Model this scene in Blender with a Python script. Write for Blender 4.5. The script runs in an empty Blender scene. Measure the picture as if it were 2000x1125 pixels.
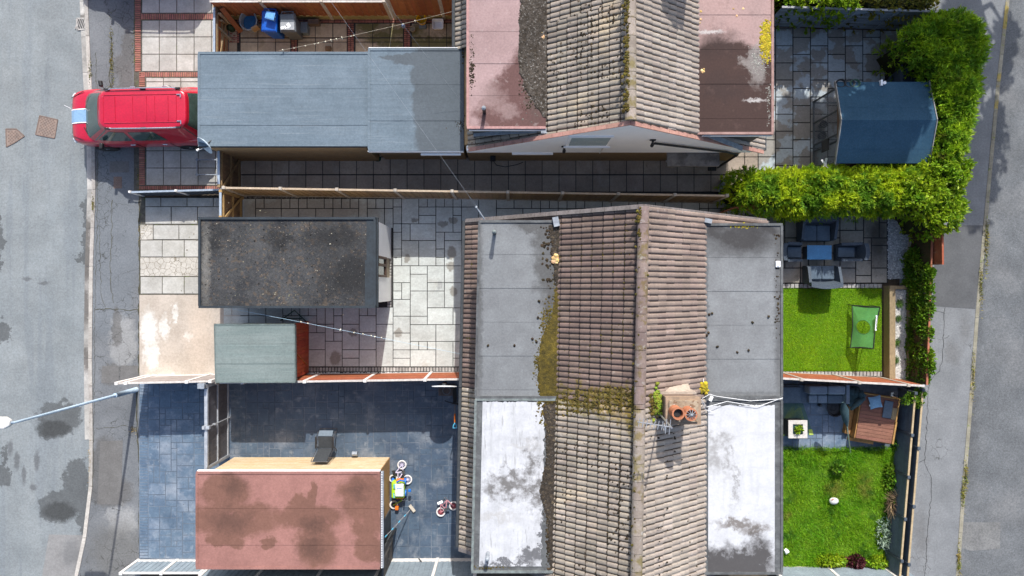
import bpy, math, random
import numpy as np
from mathutils import Vector, Matrix, noise as mnoise

# ---------------------------------------------------------------- camera, sky, sun, exposure
H, F = 23.4, 1333.33            # drone height (m) and focal length (px of a 2000 px wide frame)
SC = bpy.context.scene
COL = SC.collection
cam = bpy.data.cameras.new("camera"); camo = bpy.data.objects.new("camera", cam); COL.objects.link(camo)
camo.location = (0, 0, H); camo.rotation_euler = (0, 0, 0)
cam.sensor_width = 36; cam.lens = 36 * F / 2000; cam.clip_start = .1; cam.clip_end = 900
SC.camera = camo
SUN_EL, SUN_AZ = math.radians(41.5), math.radians(8.2)      # azimuth from +Y towards +X
world = bpy.data.worlds.new("World"); SC.world = world; world.use_nodes = True
_nt = world.node_tree; _nt.nodes.clear()
_sky = _nt.nodes.new("ShaderNodeTexSky"); _sky.sky_type = 'NISHITA'; _sky.sun_disc = False
_sky.sun_elevation = SUN_EL; _sky.sun_rotation = SUN_AZ; _sky.dust_density = 2.5; _sky.ozone_density = .7
_bg = _nt.nodes.new("ShaderNodeBackground"); _bg.inputs[1].default_value = .145
_out = _nt.nodes.new("ShaderNodeOutputWorld")
_nt.links.new(_sky.outputs[0], _bg.inputs[0]); _nt.links.new(_bg.outputs[0], _out.inputs[0])
sl = bpy.data.lights.new("sun", 'SUN'); sl.energy = 3.6; sl.angle = math.radians(.5); sl.color = (1, .975, .93)
so = bpy.data.objects.new("sun", sl); COL.objects.link(so); so.location = (6, 30, 30)
SD = Vector((math.sin(SUN_AZ) * math.cos(SUN_EL), math.cos(SUN_AZ) * math.cos(SUN_EL), math.sin(SUN_EL)))
so.rotation_euler = (-SD).to_track_quat('-Z', 'Y').to_euler()
SC.view_settings.view_transform = 'Standard'; SC.view_settings.look = 'None'
SC.view_settings.exposure = .58; SC.view_settings.gamma = 1
try: SC.cycles.max_bounces = 6; SC.cycles.diffuse_bounces = 3; SC.cycles.transparent_max_bounces = 12
except Exception: pass
R = random.Random(7); NR = np.random.default_rng(7)
rad = math.radians

# ---------------------------------------------------------------- helpers
def W(u, v, z=0.0):
    k = (H - z) / F
    return ((u - 1000) * k, (562.5 - v) * k, z)
def X(u, z=0.0): return (u - 1000) * (H - z) / F
def Y(v, z=0.0): return (562.5 - v) * (H - z) / F
ORG = {}

class MB:
    def __init__(s): s.v = []; s.f = []; s.m = []; s.mi = 0
    def add(s, vs, fs):
        o = len(s.v); s.v += [tuple(p) for p in vs]; s.f += [[i + o for i in f] for f in fs]; s.m += [s.mi] * len(fs); return s
    def poly(s, pts): return s.add(pts, [list(range(len(pts)))])
    def bx(s, x0, y0, z0, x1, y1, z1):
        if x0 > x1: x0, x1 = x1, x0
        if y0 > y1: y0, y1 = y1, y0
        return s.add([(x0,y0,z0),(x1,y0,z0),(x1,y1,z0),(x0,y1,z0),(x0,y0,z1),(x1,y0,z1),(x1,y1,z1),(x0,y1,z1)],
                     [[3,2,1,0],[4,5,6,7],[0,1,5,4],[1,2,6,5],[2,3,7,6],[3,0,4,7]])
    def box(s, c, d, rz=0, rx=0, ry=0):
        m = Matrix.Translation(c) @ Matrix.Rotation(rz,4,'Z') @ Matrix.Rotation(ry,4,'Y') @ Matrix.Rotation(rx,4,'X')
        a, b, e = d[0]/2, d[1]/2, d[2]/2
        vs = [m @ Vector(p) for p in [(-a,-b,-e),(a,-b,-e),(a,b,-e),(-a,b,-e),(-a,-b,e),(a,-b,e),(a,b,e),(-a,b,e)]]
        return s.add(vs, [[3,2,1,0],[4,5,6,7],[0,1,5,4],[1,2,6,5],[2,3,7,6],[3,0,4,7]])
    def prism(s, pts, z0, z1):
        n = len(pts)
        ar = sum(pts[i][0]*pts[(i+1)%n][1]-pts[(i+1)%n][0]*pts[i][1] for i in range(n))
        if ar < 0: pts = pts[::-1]
        return s.add([(p[0],p[1],z0) for p in pts]+[(p[0],p[1],z1) for p in pts],
                     [list(range(n))[::-1], list(range(n,2*n))]+[[i,(i+1)%n,n+(i+1)%n,n+i] for i in range(n)])
    def bar(s, p0, p1, w, h, up=(0,0,1)):
        p0, p1 = Vector(p0), Vector(p1); d = (p1-p0).normalized(); up = Vector(up)
        if abs(d.dot(up)) > .95: up = Vector((0,1,0))
        sd = d.cross(up).normalized(); u2 = sd.cross(d)
        vs = []
        for p in (p0, p1):
            for a, b in ((-1,-1),(1,-1),(1,1),(-1,1)): vs.append(p+sd*(a*w/2)+u2*(b*h/2))
        return s.add(vs, [[0,1,2,3],[7,6,5,4],[0,4,5,1],[1,5,6,2],[2,6,7,3],[3,7,4,0]])
    def tube(s, pts, r, n=8, cap=True):
        pts = [Vector(p) for p in pts]; rs = r if isinstance(r,(list,tuple)) else [r]*len(pts)
        vs = []; fs = []
        for i, p in enumerate(pts):
            d = (pts[min(i+1,len(pts)-1)]-pts[max(i-1,0)]).normalized()
            a = Vector((0,0,1)) if abs(d.z) < .9 else Vector((1,0,0))
            e1 = d.cross(a).normalized(); e2 = d.cross(e1)
            for k in range(n):
                t = 2*math.pi*k/n; vs.append(p+e1*(rs[i]*math.cos(t))+e2*(rs[i]*math.sin(t)))
        for i in range(len(pts)-1):
            for k in range(n): fs.append([i*n+k,i*n+(k+1)%n,(i+1)*n+(k+1)%n,(i+1)*n+k])
        if cap: fs.append(list(range(n))); fs.append([(len(pts)-1)*n+k for k in range(n)][::-1])
        return s.add(vs, fs)
    def lathe(s, prof, c=(0,0,0), n=20, m=None, sx=1, sy=1):
        vs = []; fs = []
        for r, z in prof:
            for k in range(n):
                t = 2*math.pi*k/n; vs.append(Vector((r*math.cos(t)*sx, r*math.sin(t)*sy, z)))
        if m: vs = [m @ v for v in vs]
        vs = [v+Vector(c) for v in vs]
        for i in range(len(prof)-1):
            for k in range(n): fs.append([i*n+k,i*n+(k+1)%n,(i+1)*n+(k+1)%n,(i+1)*n+k])
        if prof[0][0] > 1e-4: fs.append(list(range(n))[::-1])
        if prof[-1][0] > 1e-4: fs.append([(len(prof)-1)*n+k for k in range(n)])
        return s.add(vs, fs)
    def torus(s, c, r, r2, n=20, k=8, m=None):
        vs = []; fs = []
        for i in range(n):
            a = 2*math.pi*i/n
            for j in range(k):
                b = 2*math.pi*j/k; q = r+r2*math.cos(b)
                p = Vector((q*math.cos(a), q*math.sin(a), r2*math.sin(b)))
                vs.append((m @ p if m else p)+Vector(c))
        for i in range(n):
            for j in range(k): fs.append([i*k+j,((i+1)%n)*k+j,((i+1)%n)*k+(j+1)%k,i*k+(j+1)%k])
        return s.add(vs, fs)
    def lump(s, c, r, h, n=6, j=.3):
        a0 = R.random()*6; vs = []
        for lv, (q, z) in enumerate(((1,0),(.8,.6))):
            for k in range(n):
                t = a0+2*math.pi*k/n; rr = r*q*(1+R.uniform(-j,j)); vs.append((c[0]+rr*math.cos(t), c[1]+rr*math.sin(t), c[2]+h*z*(1+R.uniform(-j,j))))
        vs.append((c[0],c[1],c[2]+h))
        fs = [[k,(k+1)%n,n+(k+1)%n,n+k] for k in range(n)]+[[n+k,n+(k+1)%n,2*n] for k in range(n)]
        return s.add(vs, fs)
    def warp(s, fn): s.v = [fn(*p) for p in s.v]; return s
    def build(s, name, mats, parent=None, smooth=False, bevel=0, seg=2):
        me = bpy.data.meshes.new(name)
        if not isinstance(mats, (list, tuple)): mats = [mats]
        if parent is not None: o0 = ORG[parent.name]
        elif s.v:
            a = np.array(s.v); o0 = Vector(((a[:,0].min()+a[:,0].max())/2, (a[:,1].min()+a[:,1].max())/2, a[:,2].min()))
        me.from_pydata([(p[0]-o0[0], p[1]-o0[1], p[2]-o0[2]) for p in s.v], [], s.f)
        for m in mats: me.materials.append(m)
        if len(mats) > 1: me.polygons.foreach_set('material_index', s.m)
        if smooth: me.polygons.foreach_set('use_smooth', [True]*len(s.f))
        me.update()
        o = bpy.data.objects.new(name, me); COL.objects.link(o)
        if parent is not None: o.parent = parent
        else: o.location = o0
        ORG[o.name] = o0
        if bevel:
            b = o.modifiers.new('b','BEVEL'); b.width = bevel; b.segments = seg; b.limit_method = 'ANGLE'; b.angle_limit = rad(40)
        return o

def tag(o, label=None, cat=None, group=None, kind=None):
    if label: o['label'] = label
    if cat: o['category'] = cat
    if group: o['group'] = group
    if kind: o['kind'] = kind
    return o
def thing(name, label, cat, loc, group=None):
    o = bpy.data.objects.new(name, None); COL.objects.link(o); o.location = loc; o.empty_display_size = .2
    ORG[o.name] = Vector(loc); return tag(o, label, cat, group)
def copy_tree(o, parent=None):
    c = o.copy(); COL.objects.link(c); c.parent = parent
    for ch in o.children: copy_tree(ch, c)
    return c
def struct(mb, name, m, **k): return tag(mb.build(name, m, **k), kind='structure')

def blades(name, P, D, L, Wd, m, parent=None, bend=.25):
    """one mesh of N small tapering leaf/blade quads; P base, D unit direction, L length, Wd width (numpy)"""
    P = np.asarray(P, float); D = np.asarray(D, float); n = len(P)
    L = np.broadcast_to(L, n)[:,None]; Wd = np.broadcast_to(Wd, n)[:,None]
    rv = NR.normal(size=(n,3)); S = np.cross(D, rv); S /= np.linalg.norm(S,axis=1)[:,None]+1e-9
    N2 = np.cross(S, D)
    V = np.empty((n,4,3)); mid = P+D*L*.5+N2*L*bend*.5
    V[:,0] = P; V[:,1] = mid+S*Wd/2; V[:,2] = P+D*L; V[:,3] = mid-S*Wd/2
    V = V.reshape(-1,3)
    if parent is not None: o0 = np.array(ORG[parent.name])
    else: o0 = np.array([(V[:,0].min()+V[:,0].max())/2,(V[:,1].min()+V[:,1].max())/2,V[:,2].min()])
    V = V-o0
    me = bpy.data.meshes.new(name)
    me.vertices.add(4*n); me.loops.add(4*n); me.polygons.add(n)
    me.vertices.foreach_set('co', V.astype(np.float32).ravel())
    me.loops.foreach_set('vertex_index', np.arange(4*n,dtype=np.int32))
    me.polygons.foreach_set('loop_start', np.arange(0,4*n,4,dtype=np.int32))
    me.polygons.foreach_set('loop_total', np.full(n,4,dtype=np.int32))
    me.materials.append(m); me.update(calc_edges=True); me.validate()
    o = bpy.data.objects.new(name, me); COL.objects.link(o)
    if parent is not None: o.parent = parent
    else: o.location = o0
    ORG[o.name] = Vector(o0); return o

# ---------------------------------------------------------------- materials (all procedural)
MATS = {}
def mat(name, c1, c2=None, scale=3., rough=.85, island=0., bump=0., bscale=60., spec=.3, metal=0., speck=None, layers=(), coat=0., alpha=1., trans=0., con=(.35,.65), stretch=None, sub=0., grain=.13):
    m = bpy.data.materials.new(name); m.use_nodes = True; nt = m.node_tree; nd = nt.nodes; lk = nt.links
    bs = nd['Principled BSDF']; geo = nd.new('ShaderNodeNewGeometry'); pos = geo.outputs['Position']
    def cc(c): return (c[0],c[1],c[2],1)
    def ntex(sc, det=5, vec=None, ro=.6):
        t = nd.new('ShaderNodeTexNoise'); t.inputs['Scale'].default_value = sc; t.inputs['Detail'].default_value = det; t.inputs['Roughness'].default_value = ro
        lk.new(vec or pos, t.inputs['Vector']); return t
    def mrange(sock, a, b, lo=0., hi=1.):
        r = nd.new('ShaderNodeMapRange'); r.inputs[1].default_value = a; r.inputs[2].default_value = b; r.inputs[3].default_value = lo; r.inputs[4].default_value = hi
        lk.new(sock, r.inputs[0]); return r.outputs[0]
    def mth(op, a, b):
        n = nd.new('ShaderNodeMath'); n.operation = op
        for i, q in enumerate((a,b)):
            if isinstance(q,(int,float)): n.inputs[i].default_value = q
            else: lk.new(q, n.inputs[i])
        return n.outputs[0]
    def mix(f, a, b, bt='MIX'):
        n = nd.new('ShaderNodeMix'); n.data_type = 'RGBA'; n.blend_type = bt
        if isinstance(f,(int,float)): n.inputs[0].default_value = f
        else: lk.new(f, n.inputs[0])
        for i, q in ((6,a),(7,b)):
            if isinstance(q, tuple): n.inputs[i].default_value = cc(q)
            else: lk.new(q, n.inputs[i])
        return n.outputs[2]
    vecS = pos
    if stretch:
        mp = nd.new('ShaderNodeVectorMath'); mp.operation = 'MULTIPLY'; mp.inputs[1].default_value = stretch; lk.new(pos, mp.inputs[0]); vecS = mp.outputs[0]
    c = None
    if c2 is None: c2 = tuple(x*.75 for x in c1)
    t = ntex(scale, 6, vecS); c = mix(mrange(t.outputs[0], con[0], con[1]), c1, c2)
    if speck:
        for sp in (speck if isinstance(speck, list) else [speck]):
            t = ntex(sp[1], 2, None, .5); c = mix(mth('MULTIPLY', mrange(t.outputs[0], sp[2], sp[2]+.06), sp[3]), c, sp[0])
    for l in layers:
        if 'blobs' in l:
            dt = ntex(l.get('ds',1.2)*1.3, 8, None, .68); sub_ = nd.new('ShaderNodeVectorMath'); sub_.operation = 'SUBTRACT'; lk.new(dt.outputs['Color'], sub_.inputs[0]); sub_.inputs[1].default_value = (.5,.5,.5)
            ml = nd.new('ShaderNodeVectorMath'); ml.operation = 'SCALE'; ml.inputs['Scale'].default_value = l.get('amp',.5)*2.3; lk.new(sub_.outputs[0], ml.inputs[0])
            ad = nd.new('ShaderNodeVectorMath'); ad.operation = 'ADD'; lk.new(pos, ad.inputs[0]); lk.new(ml.outputs[0], ad.inputs[1])
            cur = None
            for (bx_, by_, rx_, ry_) in l['blobs']:
                s1 = nd.new('ShaderNodeVectorMath'); s1.operation = 'SUBTRACT'; lk.new(ad.outputs[0], s1.inputs[0]); s1.inputs[1].default_value = (bx_,by_,0)
                s2 = nd.new('ShaderNodeVectorMath'); s2.operation = 'MULTIPLY'; lk.new(s1.outputs[0], s2.inputs[0]); s2.inputs[1].default_value = (1/rx_,1/ry_,0)
                s3 = nd.new('ShaderNodeVectorMath'); s3.operation = 'LENGTH'; lk.new(s2.outputs[0], s3.inputs[0])
                cur = s3.outputs['Value'] if cur is None else mth('MINIMUM', cur, s3.outputs['Value'])
            e = l.get('edge',.1); f = mrange(cur, 1-e, 1+e, 1, 0)
            if 'brk' in l:
                b = ntex(l['brk'][0], 5); f = mth('MULTIPLY', f, mrange(b.outputs[0], l['brk'][1], l['brk'][2]))
        elif 'vor' in l:
            w = ntex(l.get('ds',3), 3); ml = nd.new('ShaderNodeVectorMath'); ml.operation = 'SCALE'; ml.inputs['Scale'].default_value = l.get('amp',.15); lk.new(w.outputs['Color'], ml.inputs[0])
            ad = nd.new('ShaderNodeVectorMath'); ad.operation = 'ADD'; lk.new(pos, ad.inputs[0]); lk.new(ml.outputs[0], ad.inputs[1])
            vt = nd.new('ShaderNodeTexVoronoi'); vt.feature = 'DISTANCE_TO_EDGE'; vt.inputs['Scale'].default_value = l['vor']; lk.new(ad.outputs[0], vt.inputs['Vector'])
            f = mrange(vt.outputs[0], 0, l.get('w',.03), 1, 0)
            if 'mask' in l:
                b = ntex(l['mask'][0], 3); f = mth('MULTIPLY', f, mrange(b.outputs[0], l['mask'][1], l['mask'][2]))
        else:
            v = pos
            if 'stretch' in l:
                mp = nd.new('ShaderNodeVectorMath'); mp.operation = 'MULTIPLY'; mp.inputs[1].default_value = l['stretch']; lk.new(pos, mp.inputs[0]); v = mp.outputs[0]
            b = ntex(l['noise'], l.get('det',5), v); f = mrange(b.outputs[0], l['lo'], l['hi'])
        f = mth('MULTIPLY', f, l.get('op',1.))
        c = mix(f, c, l['col'])
    if grain:
        g1 = ntex(17, 4, None, .75); g2 = ntex(.8, 5, None, .6)
        gm = mth('MULTIPLY', mrange(g1.outputs[0], .25, .75, 1-grain*1.5, 1+grain*1.5), mrange(g2.outputs[0], .3, .7, 1-grain*.7, 1+grain*.7))
        hg = nd.new('ShaderNodeHueSaturation'); lk.new(gm, hg.inputs['Value']); lk.new(c, hg.inputs['Color']); c = hg.outputs[0]
    if island:
        r = mrange(geo.outputs['Random Per Island'], 0, 1, 1-island, 1+island)
        hv = nd.new('ShaderNodeHueSaturation'); lk.new(r, hv.inputs['Value']); lk.new(c, hv.inputs['Color'])
        r2 = mrange(mth('FRACT', mth('MULTIPLY', geo.outputs['Random Per Island'], 7.31), 0), 0, 1, .5-island*.05, .5+island*.05); lk.new(r2, hv.inputs['Hue'])
        c = hv.outputs[0]
    lk.new(c, bs.inputs['Base Color'])
    bs.inputs['Roughness'].default_value = rough; bs.inputs['Metallic'].default_value = metal
    bs.inputs['Specular IOR Level'].default_value = spec; bs.inputs['Coat Weight'].default_value = coat; bs.inputs['Coat Roughness'].default_value = .08
    bs.inputs['Alpha'].default_value = alpha; bs.inputs['Transmission Weight'].default_value = trans
    if sub:
        tr = nd.new('ShaderNodeBsdfTranslucent'); lk.new(c, tr.inputs['Color']); ms = nd.new('ShaderNodeMixShader'); ms.inputs[0].default_value = sub
        lk.new(bs.outputs[0], ms.inputs[1]); lk.new(tr.outputs[0], ms.inputs[2]); lk.new(ms.outputs[0], nd['Material Output'].inputs['Surface'])
    if bump:
        t = ntex(bscale, 4); bp = nd.new('ShaderNodeBump'); bp.inputs['Strength'].default_value = 1.; bp.inputs['Distance'].default_value = bump
        lk.new(t.outputs[0], bp.inputs['Height']); lk.new(bp.outputs[0], bs.inputs['Normal'])
    MATS[name] = m; return m
def PB(z, *l): return [(X(u,z), Y(v,z), ru*(H-z)/F, rv*(H-z)/F) for (u,v,ru,rv) in l]

# ---------------------------------------------------------------- paving builders
def slab(mb, x0, y0, x1, y1, z0, z1, g):
    j = lambda: R.uniform(-.003,.003)
    x0 += g/2; y0 += g/2; x1 -= g/2; y1 -= g/2
    if x1-x0 < .02 or y1-y0 < .02: return
    b = min(.008, (x1-x0)/5, (y1-y0)/5); t = R.uniform(-.002,.002)
    mb.add([(x0,y0,z0),(x1,y0,z0),(x1,y1,z0),(x0,y1,z0),
            (x0+b+j(),y0+b+j(),z1+t),(x1-b+j(),y0+b+j(),z1+t),(x1-b+j(),y1-b+j(),z1+t),(x0+b+j(),y1-b+j(),z1+t)],
           [[4,5,6,7],[0,1,5,4],[1,2,6,5],[2,3,7,6],[3,0,4,7]])
def grid(mb, x0, y0, x1, y1, sx, sy, g=.012, z0=0, z1=.03, stag=0, vert=False):
    if x0 > x1: x0, x1 = x1, x0
    if y0 > y1: y0, y1 = y1, y0
    if vert:
        i = 0; x = x0
        while x < x1-.01:
            y = y0-(stag*sy if i%2 else 0)
            while y < y1-.01:
                slab(mb, x, max(y,y0), min(x+sx,x1), min(y+sy,y1), z0, z1, g); y += sy
            x += sx; i += 1
    else:
        i = 0; y = y0
        while y < y1-.01:
            x = x0-(stag*sx if i%2 else 0)
            while x < x1-.01:
                slab(mb, max(x,x0), y, min(x+sx,x1), min(y+sy,y1), z0, z1, g); x += sx
            y += sy; i += 1
def ashlar(mb, x0, y0, x1, y1, cell, sizes, g=.012, z0=0, z1=.03, seed=1):
    rr = random.Random(seed)
    nx = max(1, round((x1-x0)/cell)); ny = max(1, round((y1-y0)/cell)); cx = (x1-x0)/nx; cy = (y1-y0)/ny
    occ = [[False]*ny for _ in range(nx)]
    for j in range(ny):
        for i in range(nx):
            if occ[i][j]: continue
            sz = sizes[:]; rr.shuffle(sz)
            for (a,b) in sz+[(1,1)]:
                if i+a > nx or j+b > ny: continue
                if any(occ[i+p][j+q] for p in range(a) for q in range(b)): continue
                for p in range(a):
                    for q in range(b): occ[i+p][j+q] = True
                slab(mb, x0+i*cx, y0+j*cy, x0+(i+a)*cx, y0+(j+b)*cy, z0, z1, g); break
SZ = [(2,2),(3,2),(2,3),(2,2),(3,2),(1,2),(2,1),(1,1),(2,2)]
# ---------------------------------------------------------------- material library
m_soil = mat('soil', (.10,.075,.05), (.05,.04,.03), 6, bump=.01)
m_far = mat('ground_far', (.13,.15,.10), (.09,.11,.07), .4)
m_asph_l = mat('asphalt_pale', (.228,.246,.25), (.185,.202,.208), .7, .92, grain=.17, bump=.004, bscale=120, speck=((.36,.37,.37),60,.64,.35), layers=[
    dict(noise=.35, lo=.45, hi=.75, col=(.25,.26,.255), op=.6, stretch=(1,.25,1)),
    dict(noise=2.2, lo=.30, hi=.70, col=(.18,.21,.225), op=.22),
    dict(noise=9, lo=.62, hi=.70, col=(.12,.135,.145), op=.35),
    dict(noise=1.1, lo=.52, hi=.6, col=(.165,.185,.2), op=.5, stretch=(2.2,.12,1)),
    dict(blobs=PB(-.1,(118,815,46,32),(95,845,22,14),(3,650,20,24),(0,928,20,22),(12,905,6,40),(130,985,52,26),(150,945,28,50),(168,1000,18,60),(110,1000,30,18),(0,470,8,60),(165,505,24,10),(168,450,8,70)),
         col=(.085,.09,.092), amp=.5, ds=2.2, edge=.07, op=.85),
    dict(blobs=PB(-.1,(118,1000,34,18),(108,838,34,17)), col=(.045,.047,.047), amp=.3, ds=2, edge=.22, op=.8),
    dict(blobs=PB(-.1,(20,875,5,14),(33,900,5,17),(47,928,4,17),(65,952,6,7),(72,900,5,19),(52,545,8,4),(85,553,12,3)), col=(.11,.115,.12), amp=.10, ds=6, edge=.35, op=.85)])
m_asph_r = mat('asphalt_road', (.135,.142,.148), (.11,.117,.123), 1.2, .92, grain=.24, bump=.006, bscale=90, speck=[((.27,.27,.27),40,.60,.5),((.06,.06,.065),30,.63,.5)], layers=[
    dict(noise=.5, lo=.5, hi=.7, col=(.2,.2,.2), op=.5),
    dict(blobs=PB(-.1,(1895,780,14,160),(1910,560,10,120)), col=(.075,.077,.08), amp=.3, ds=3, edge=.5, op=.55)])
m_pave_l = mat('pavement_tarmac', (.165,.172,.18), (.13,.137,.145), 1.1, .9, grain=.18, bump=.004, bscale=110, speck=((.30,.30,.30),55,.63,.35), layers=[
    dict(blobs=PB(0,(215,470,60,150),(210,570,50,90)), col=(.15,.163,.177), amp=.2, ds=2, edge=.15, op=.9),
    dict(blobs=PB(0,(240,670,26,55),(240,1020,28,30),(232,1005,22,18)), col=(.27,.27,.265), amp=.45, ds=2.4, edge=.25, op=.8),
    dict(blobs=PB(0,(205,910,26,58),(228,640,10,40),(222,730,26,20),(180,330,14,42),(215,960,45,30)), col=(.105,.10,.095), amp=.3, ds=2.2, edge=.14, op=.7),
    dict(blobs=PB(0,(225,1080,50,60)), col=(.13,.125,.115), amp=.5, ds=3, edge=.4, op=.6),
    dict(blobs=PB(0,(246,150,14,40),(250,90,12,35),(236,130,12,24)), col=(.11,.105,.10), amp=.3, ds=3.5, edge=.2, op=.75),
    dict(vor=3.2, w=.035, amp=.35, ds=2.5, mask=(.9,.52,.58), col=(.035,.035,.03), op=.85),
    dict(vor=1.3, w=.012, amp=.4, ds=2., mask=(.5,.42,.55), col=(.05,.05,.045), op=.7)])
m_pave_r = mat('pavement_tarmac_grey', (.205,.212,.218), (.17,.177,.183), 1.5, .9, grain=.16, bump=.004, bscale=110, speck=((.30,.30,.30),60,.62,.3), layers=[
    dict(blobs=PB(0,(1885,640,10,30),(1860,690,16,20),(1800,1050,12,50)), col=(.14,.14,.14), amp=.4, ds=3, edge=.5, op=.7),
    dict(vor=2.8, w=.03, amp=.4, ds=2.5, mask=(.8,.58,.64), col=(.05,.05,.045), op=.85)])
m_kerb = mat('kerb_stone', (.46,.43,.39), (.34,.31,.28), 5, .9, island=.16, bump=.004, layers=[dict(noise=14, lo=.6, hi=.7, col=(.2,.17,.12), op=.5)])
m_gutter = mat('gutter_stone', (.44,.42,.39), (.30,.285,.265), 3, .9, island=.2, bump=.004, layers=[
    dict(blobs=PB(-.09,(165,505,14,50),(165,600,12,40),(165,450,14,30),(168,700,10,24),(165,40,14,14)), col=(.12,.11,.10), amp=.3, ds=4, edge=.3, op=.85)])
m_kerb_r = mat('kerb_mossy', (.30,.28,.22), (.22,.2,.15), 3, .9, island=.12, bump=.006, layers=[dict(noise=.7, lo=.60, hi=.66, col=(.40,.29,.06), op=.75), dict(noise=5, lo=.6, hi=.66, col=(.16,.2,.03), op=.7)])
m_weed = mat('verge_weed', (.16,.2,.03), (.3,.22,.04), 3, .8, island=.3)
m_joint = mat('joint_sand', (.12,.11,.09), (.07,.065,.055), 8, .95, layers=[dict(noise=3, lo=.58, hi=.66, col=(.09,.12,.02), op=.6)])
m_joint_d = mat('joint_dark', (.05,.05,.05), (.03,.03,.03), 8, .95)
m_joint_b = mat('joint_blue', (.19,.22,.26), (.05,.07,.10), .9, .9)
m_slab_w = mat('slab_pale', (.46,.445,.41), (.37,.355,.32), 2.5, .85, island=.10, bump=.003, speck=((.3,.29,.26),30,.66,.4), layers=[dict(noise=1.3, lo=.55, hi=.75, col=(.28,.265,.23), op=.5)])
m_brick_red = mat('brick_edging', (.36,.16,.12), (.27,.11,.085), 4, .9, island=.2, bump=.003)
m_slab_p = mat('passage_slab', (.38,.315,.255), (.30,.25,.205), 1.4, .75, island=.10, bump=.003, layers=[
    dict(noise=1.1, lo=.55, hi=.66, col=(.46,.41,.36), op=.45), dict(noise=6, lo=.6, hi=.75, col=(.12,.11,.09), op=.5)])
m_slab_y = mat('yard_slab', (.46,.37,.27), (.35,.28,.21), 2, .85, island=.12, bump=.003, layers=[
    dict(blobs=PB(0,(720,52,30,14),(790,62,40,14),(745,75,40,12),(845,85,70,14),(770,90,24,12)), col=(.09,.095,.02), amp=.45, ds=3, edge=.4, op=.8),
    dict(noise=2.5, lo=.55, hi=.7, col=(.2,.16,.08), op=.5)])
m_stone = mat('indian_stone', (.54,.57,.545), (.455,.475,.45), 1.6, .7, island=.07, bump=.003, stretch=(1,2.5,1), layers=[
    dict(noise=2.5, lo=.55, hi=.75, col=(.43,.425,.40), op=.6, stretch=(1,2,1)),
    dict(noise=.9, lo=.60, hi=.72, col=(.38,.34,.28), op=.45),
    dict(noise=18, lo=.66, hi=.72, col=(.30,.28,.24), op=.5),
    dict(blobs=PB(.03,(882,494,9,13),(880,520,8,9),(795,505,6,9),(885,569,8,9),(810,430,6,5),(865,437,10,6),(885,430,9,7),(778,650,8,9),(690,650,8,8),(655,700,10,14),(680,435,8,6)), col=(.24,.225,.195), amp=.12, ds=6, edge=.15, op=.85),
    dict(blobs=PB(.03,(857,558,3,9),(862,555,2,9)), col=(.25,.25,.25), amp=.1, ds=8, edge=.4, op=.6),
    dict(blobs=PB(.03,(600,410,135,24)), col=(.30,.27,.235), amp=.5, ds=2, edge=.25, op=.75)])
m_cobble = mat('cobble_edge', (.40,.39,.37), (.28,.27,.25), 6, .9, island=.22, bump=.004)
m_crazy = mat('crazy_stone', (.50,.47,.42), (.42,.39,.34), 3, .9, bump=.004, layers=[dict(vor=5.5, w=.05, amp=.12, ds=5, col=(.13,.105,.07), op=.95), dict(noise=2.2, lo=.62, hi=.66, col=(.16,.13,.08), op=.7)])
m_pad = mat('concrete_pad', (.47,.41,.35), (.39,.335,.28), 1.2, .85, bump=.003, bscale=90, speck=((.36,.31,.26),50,.64,.5), layers=[
    dict(blobs=PB(.02,(291,645,16,42),(296,690,16,30),(322,640,9,26),(342,612,5,20),(368,655,7,10),(330,742,70,8)), col=(.60,.575,.53), amp=.3, ds=4, edge=.22, op=.9),
    dict(noise=1.8, lo=.52, hi=.72, col=(.40,.345,.285), op=.7), dict(blobs=PB(.02,(392,650,26,70)), col=(.50,.41,.33), amp=.4, ds=2, edge=.5, op=.6)])
m_stamp = mat('stamped_concrete', (.125,.18,.245), (.08,.12,.175), 1.6, .55, island=.04, bump=.004, bscale=25, spec=.4, layers=[
    dict(noise=.9, lo=.50, hi=.70, col=(.30,.335,.385), op=.75), dict(noise=3.5, lo=.54, hi=.72, col=(.32,.35,.39), op=.5), dict(noise=10, lo=.66, hi=.70, col=(.05,.06,.08), op=.7),
    dict(blobs=PB(.02,(600,865,160,22),(860,1010,80,90),(830,900,60,20)), col=(.155,.16,.17), amp=.6, ds=2, edge=.4, op=.8)])
m_stamp_y = mat('stamped_concrete_yard', (.078,.115,.165), (.05,.075,.112), 1.6, .55, island=.05, bump=.004, bscale=25, spec=.4, layers=[dict(noise=1.1, lo=.52, hi=.72, col=(.22,.24,.265), op=.7), dict(noise=3.5, lo=.56, hi=.72, col=(.27,.29,.31), op=.55), dict(noise=10, lo=.66, hi=.70, col=(.03,.035,.045), op=.7)])
m_slab_g = mat('garden_slab', (.42,.48,.52), (.35,.39,.41), 1.4, .6, island=.10, bump=.003, layers=[
    dict(noise=1.15, lo=.46, hi=.50, col=(.24,.205,.165), op=.75), dict(noise=7, lo=.6, hi=.72, col=(.12,.11,.09), op=.5)])
m_slab_s = mat('seating_slab', (.37,.34,.29), (.26,.235,.195), 1.2, .75, island=.14, bump=.004, layers=[dict(blobs=PB(0,(1715,470,20,50)), col=(.05,.045,.04), amp=.3, ds=3, edge=.5, op=.8), dict(noise=6, lo=.58, hi=.7, col=(.11,.10,.07), op=.6)])
m_gravel_w = mat('white_gravel_base', (.45,.46,.46), (.28,.29,.29), 18, .9)
m_gstone = mat('gravel_chip', (.55,.55,.54), (.36,.36,.36), 3, .85, island=.35)
m_gstone_d = mat('gravel_chip_dark', (.20,.19,.18), (.10,.10,.10), 3, .85, island=.5)
m_lawn = mat('lawn_thatch', (.14,.26,.012), (.10,.19,.012), 5, .95)
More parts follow.
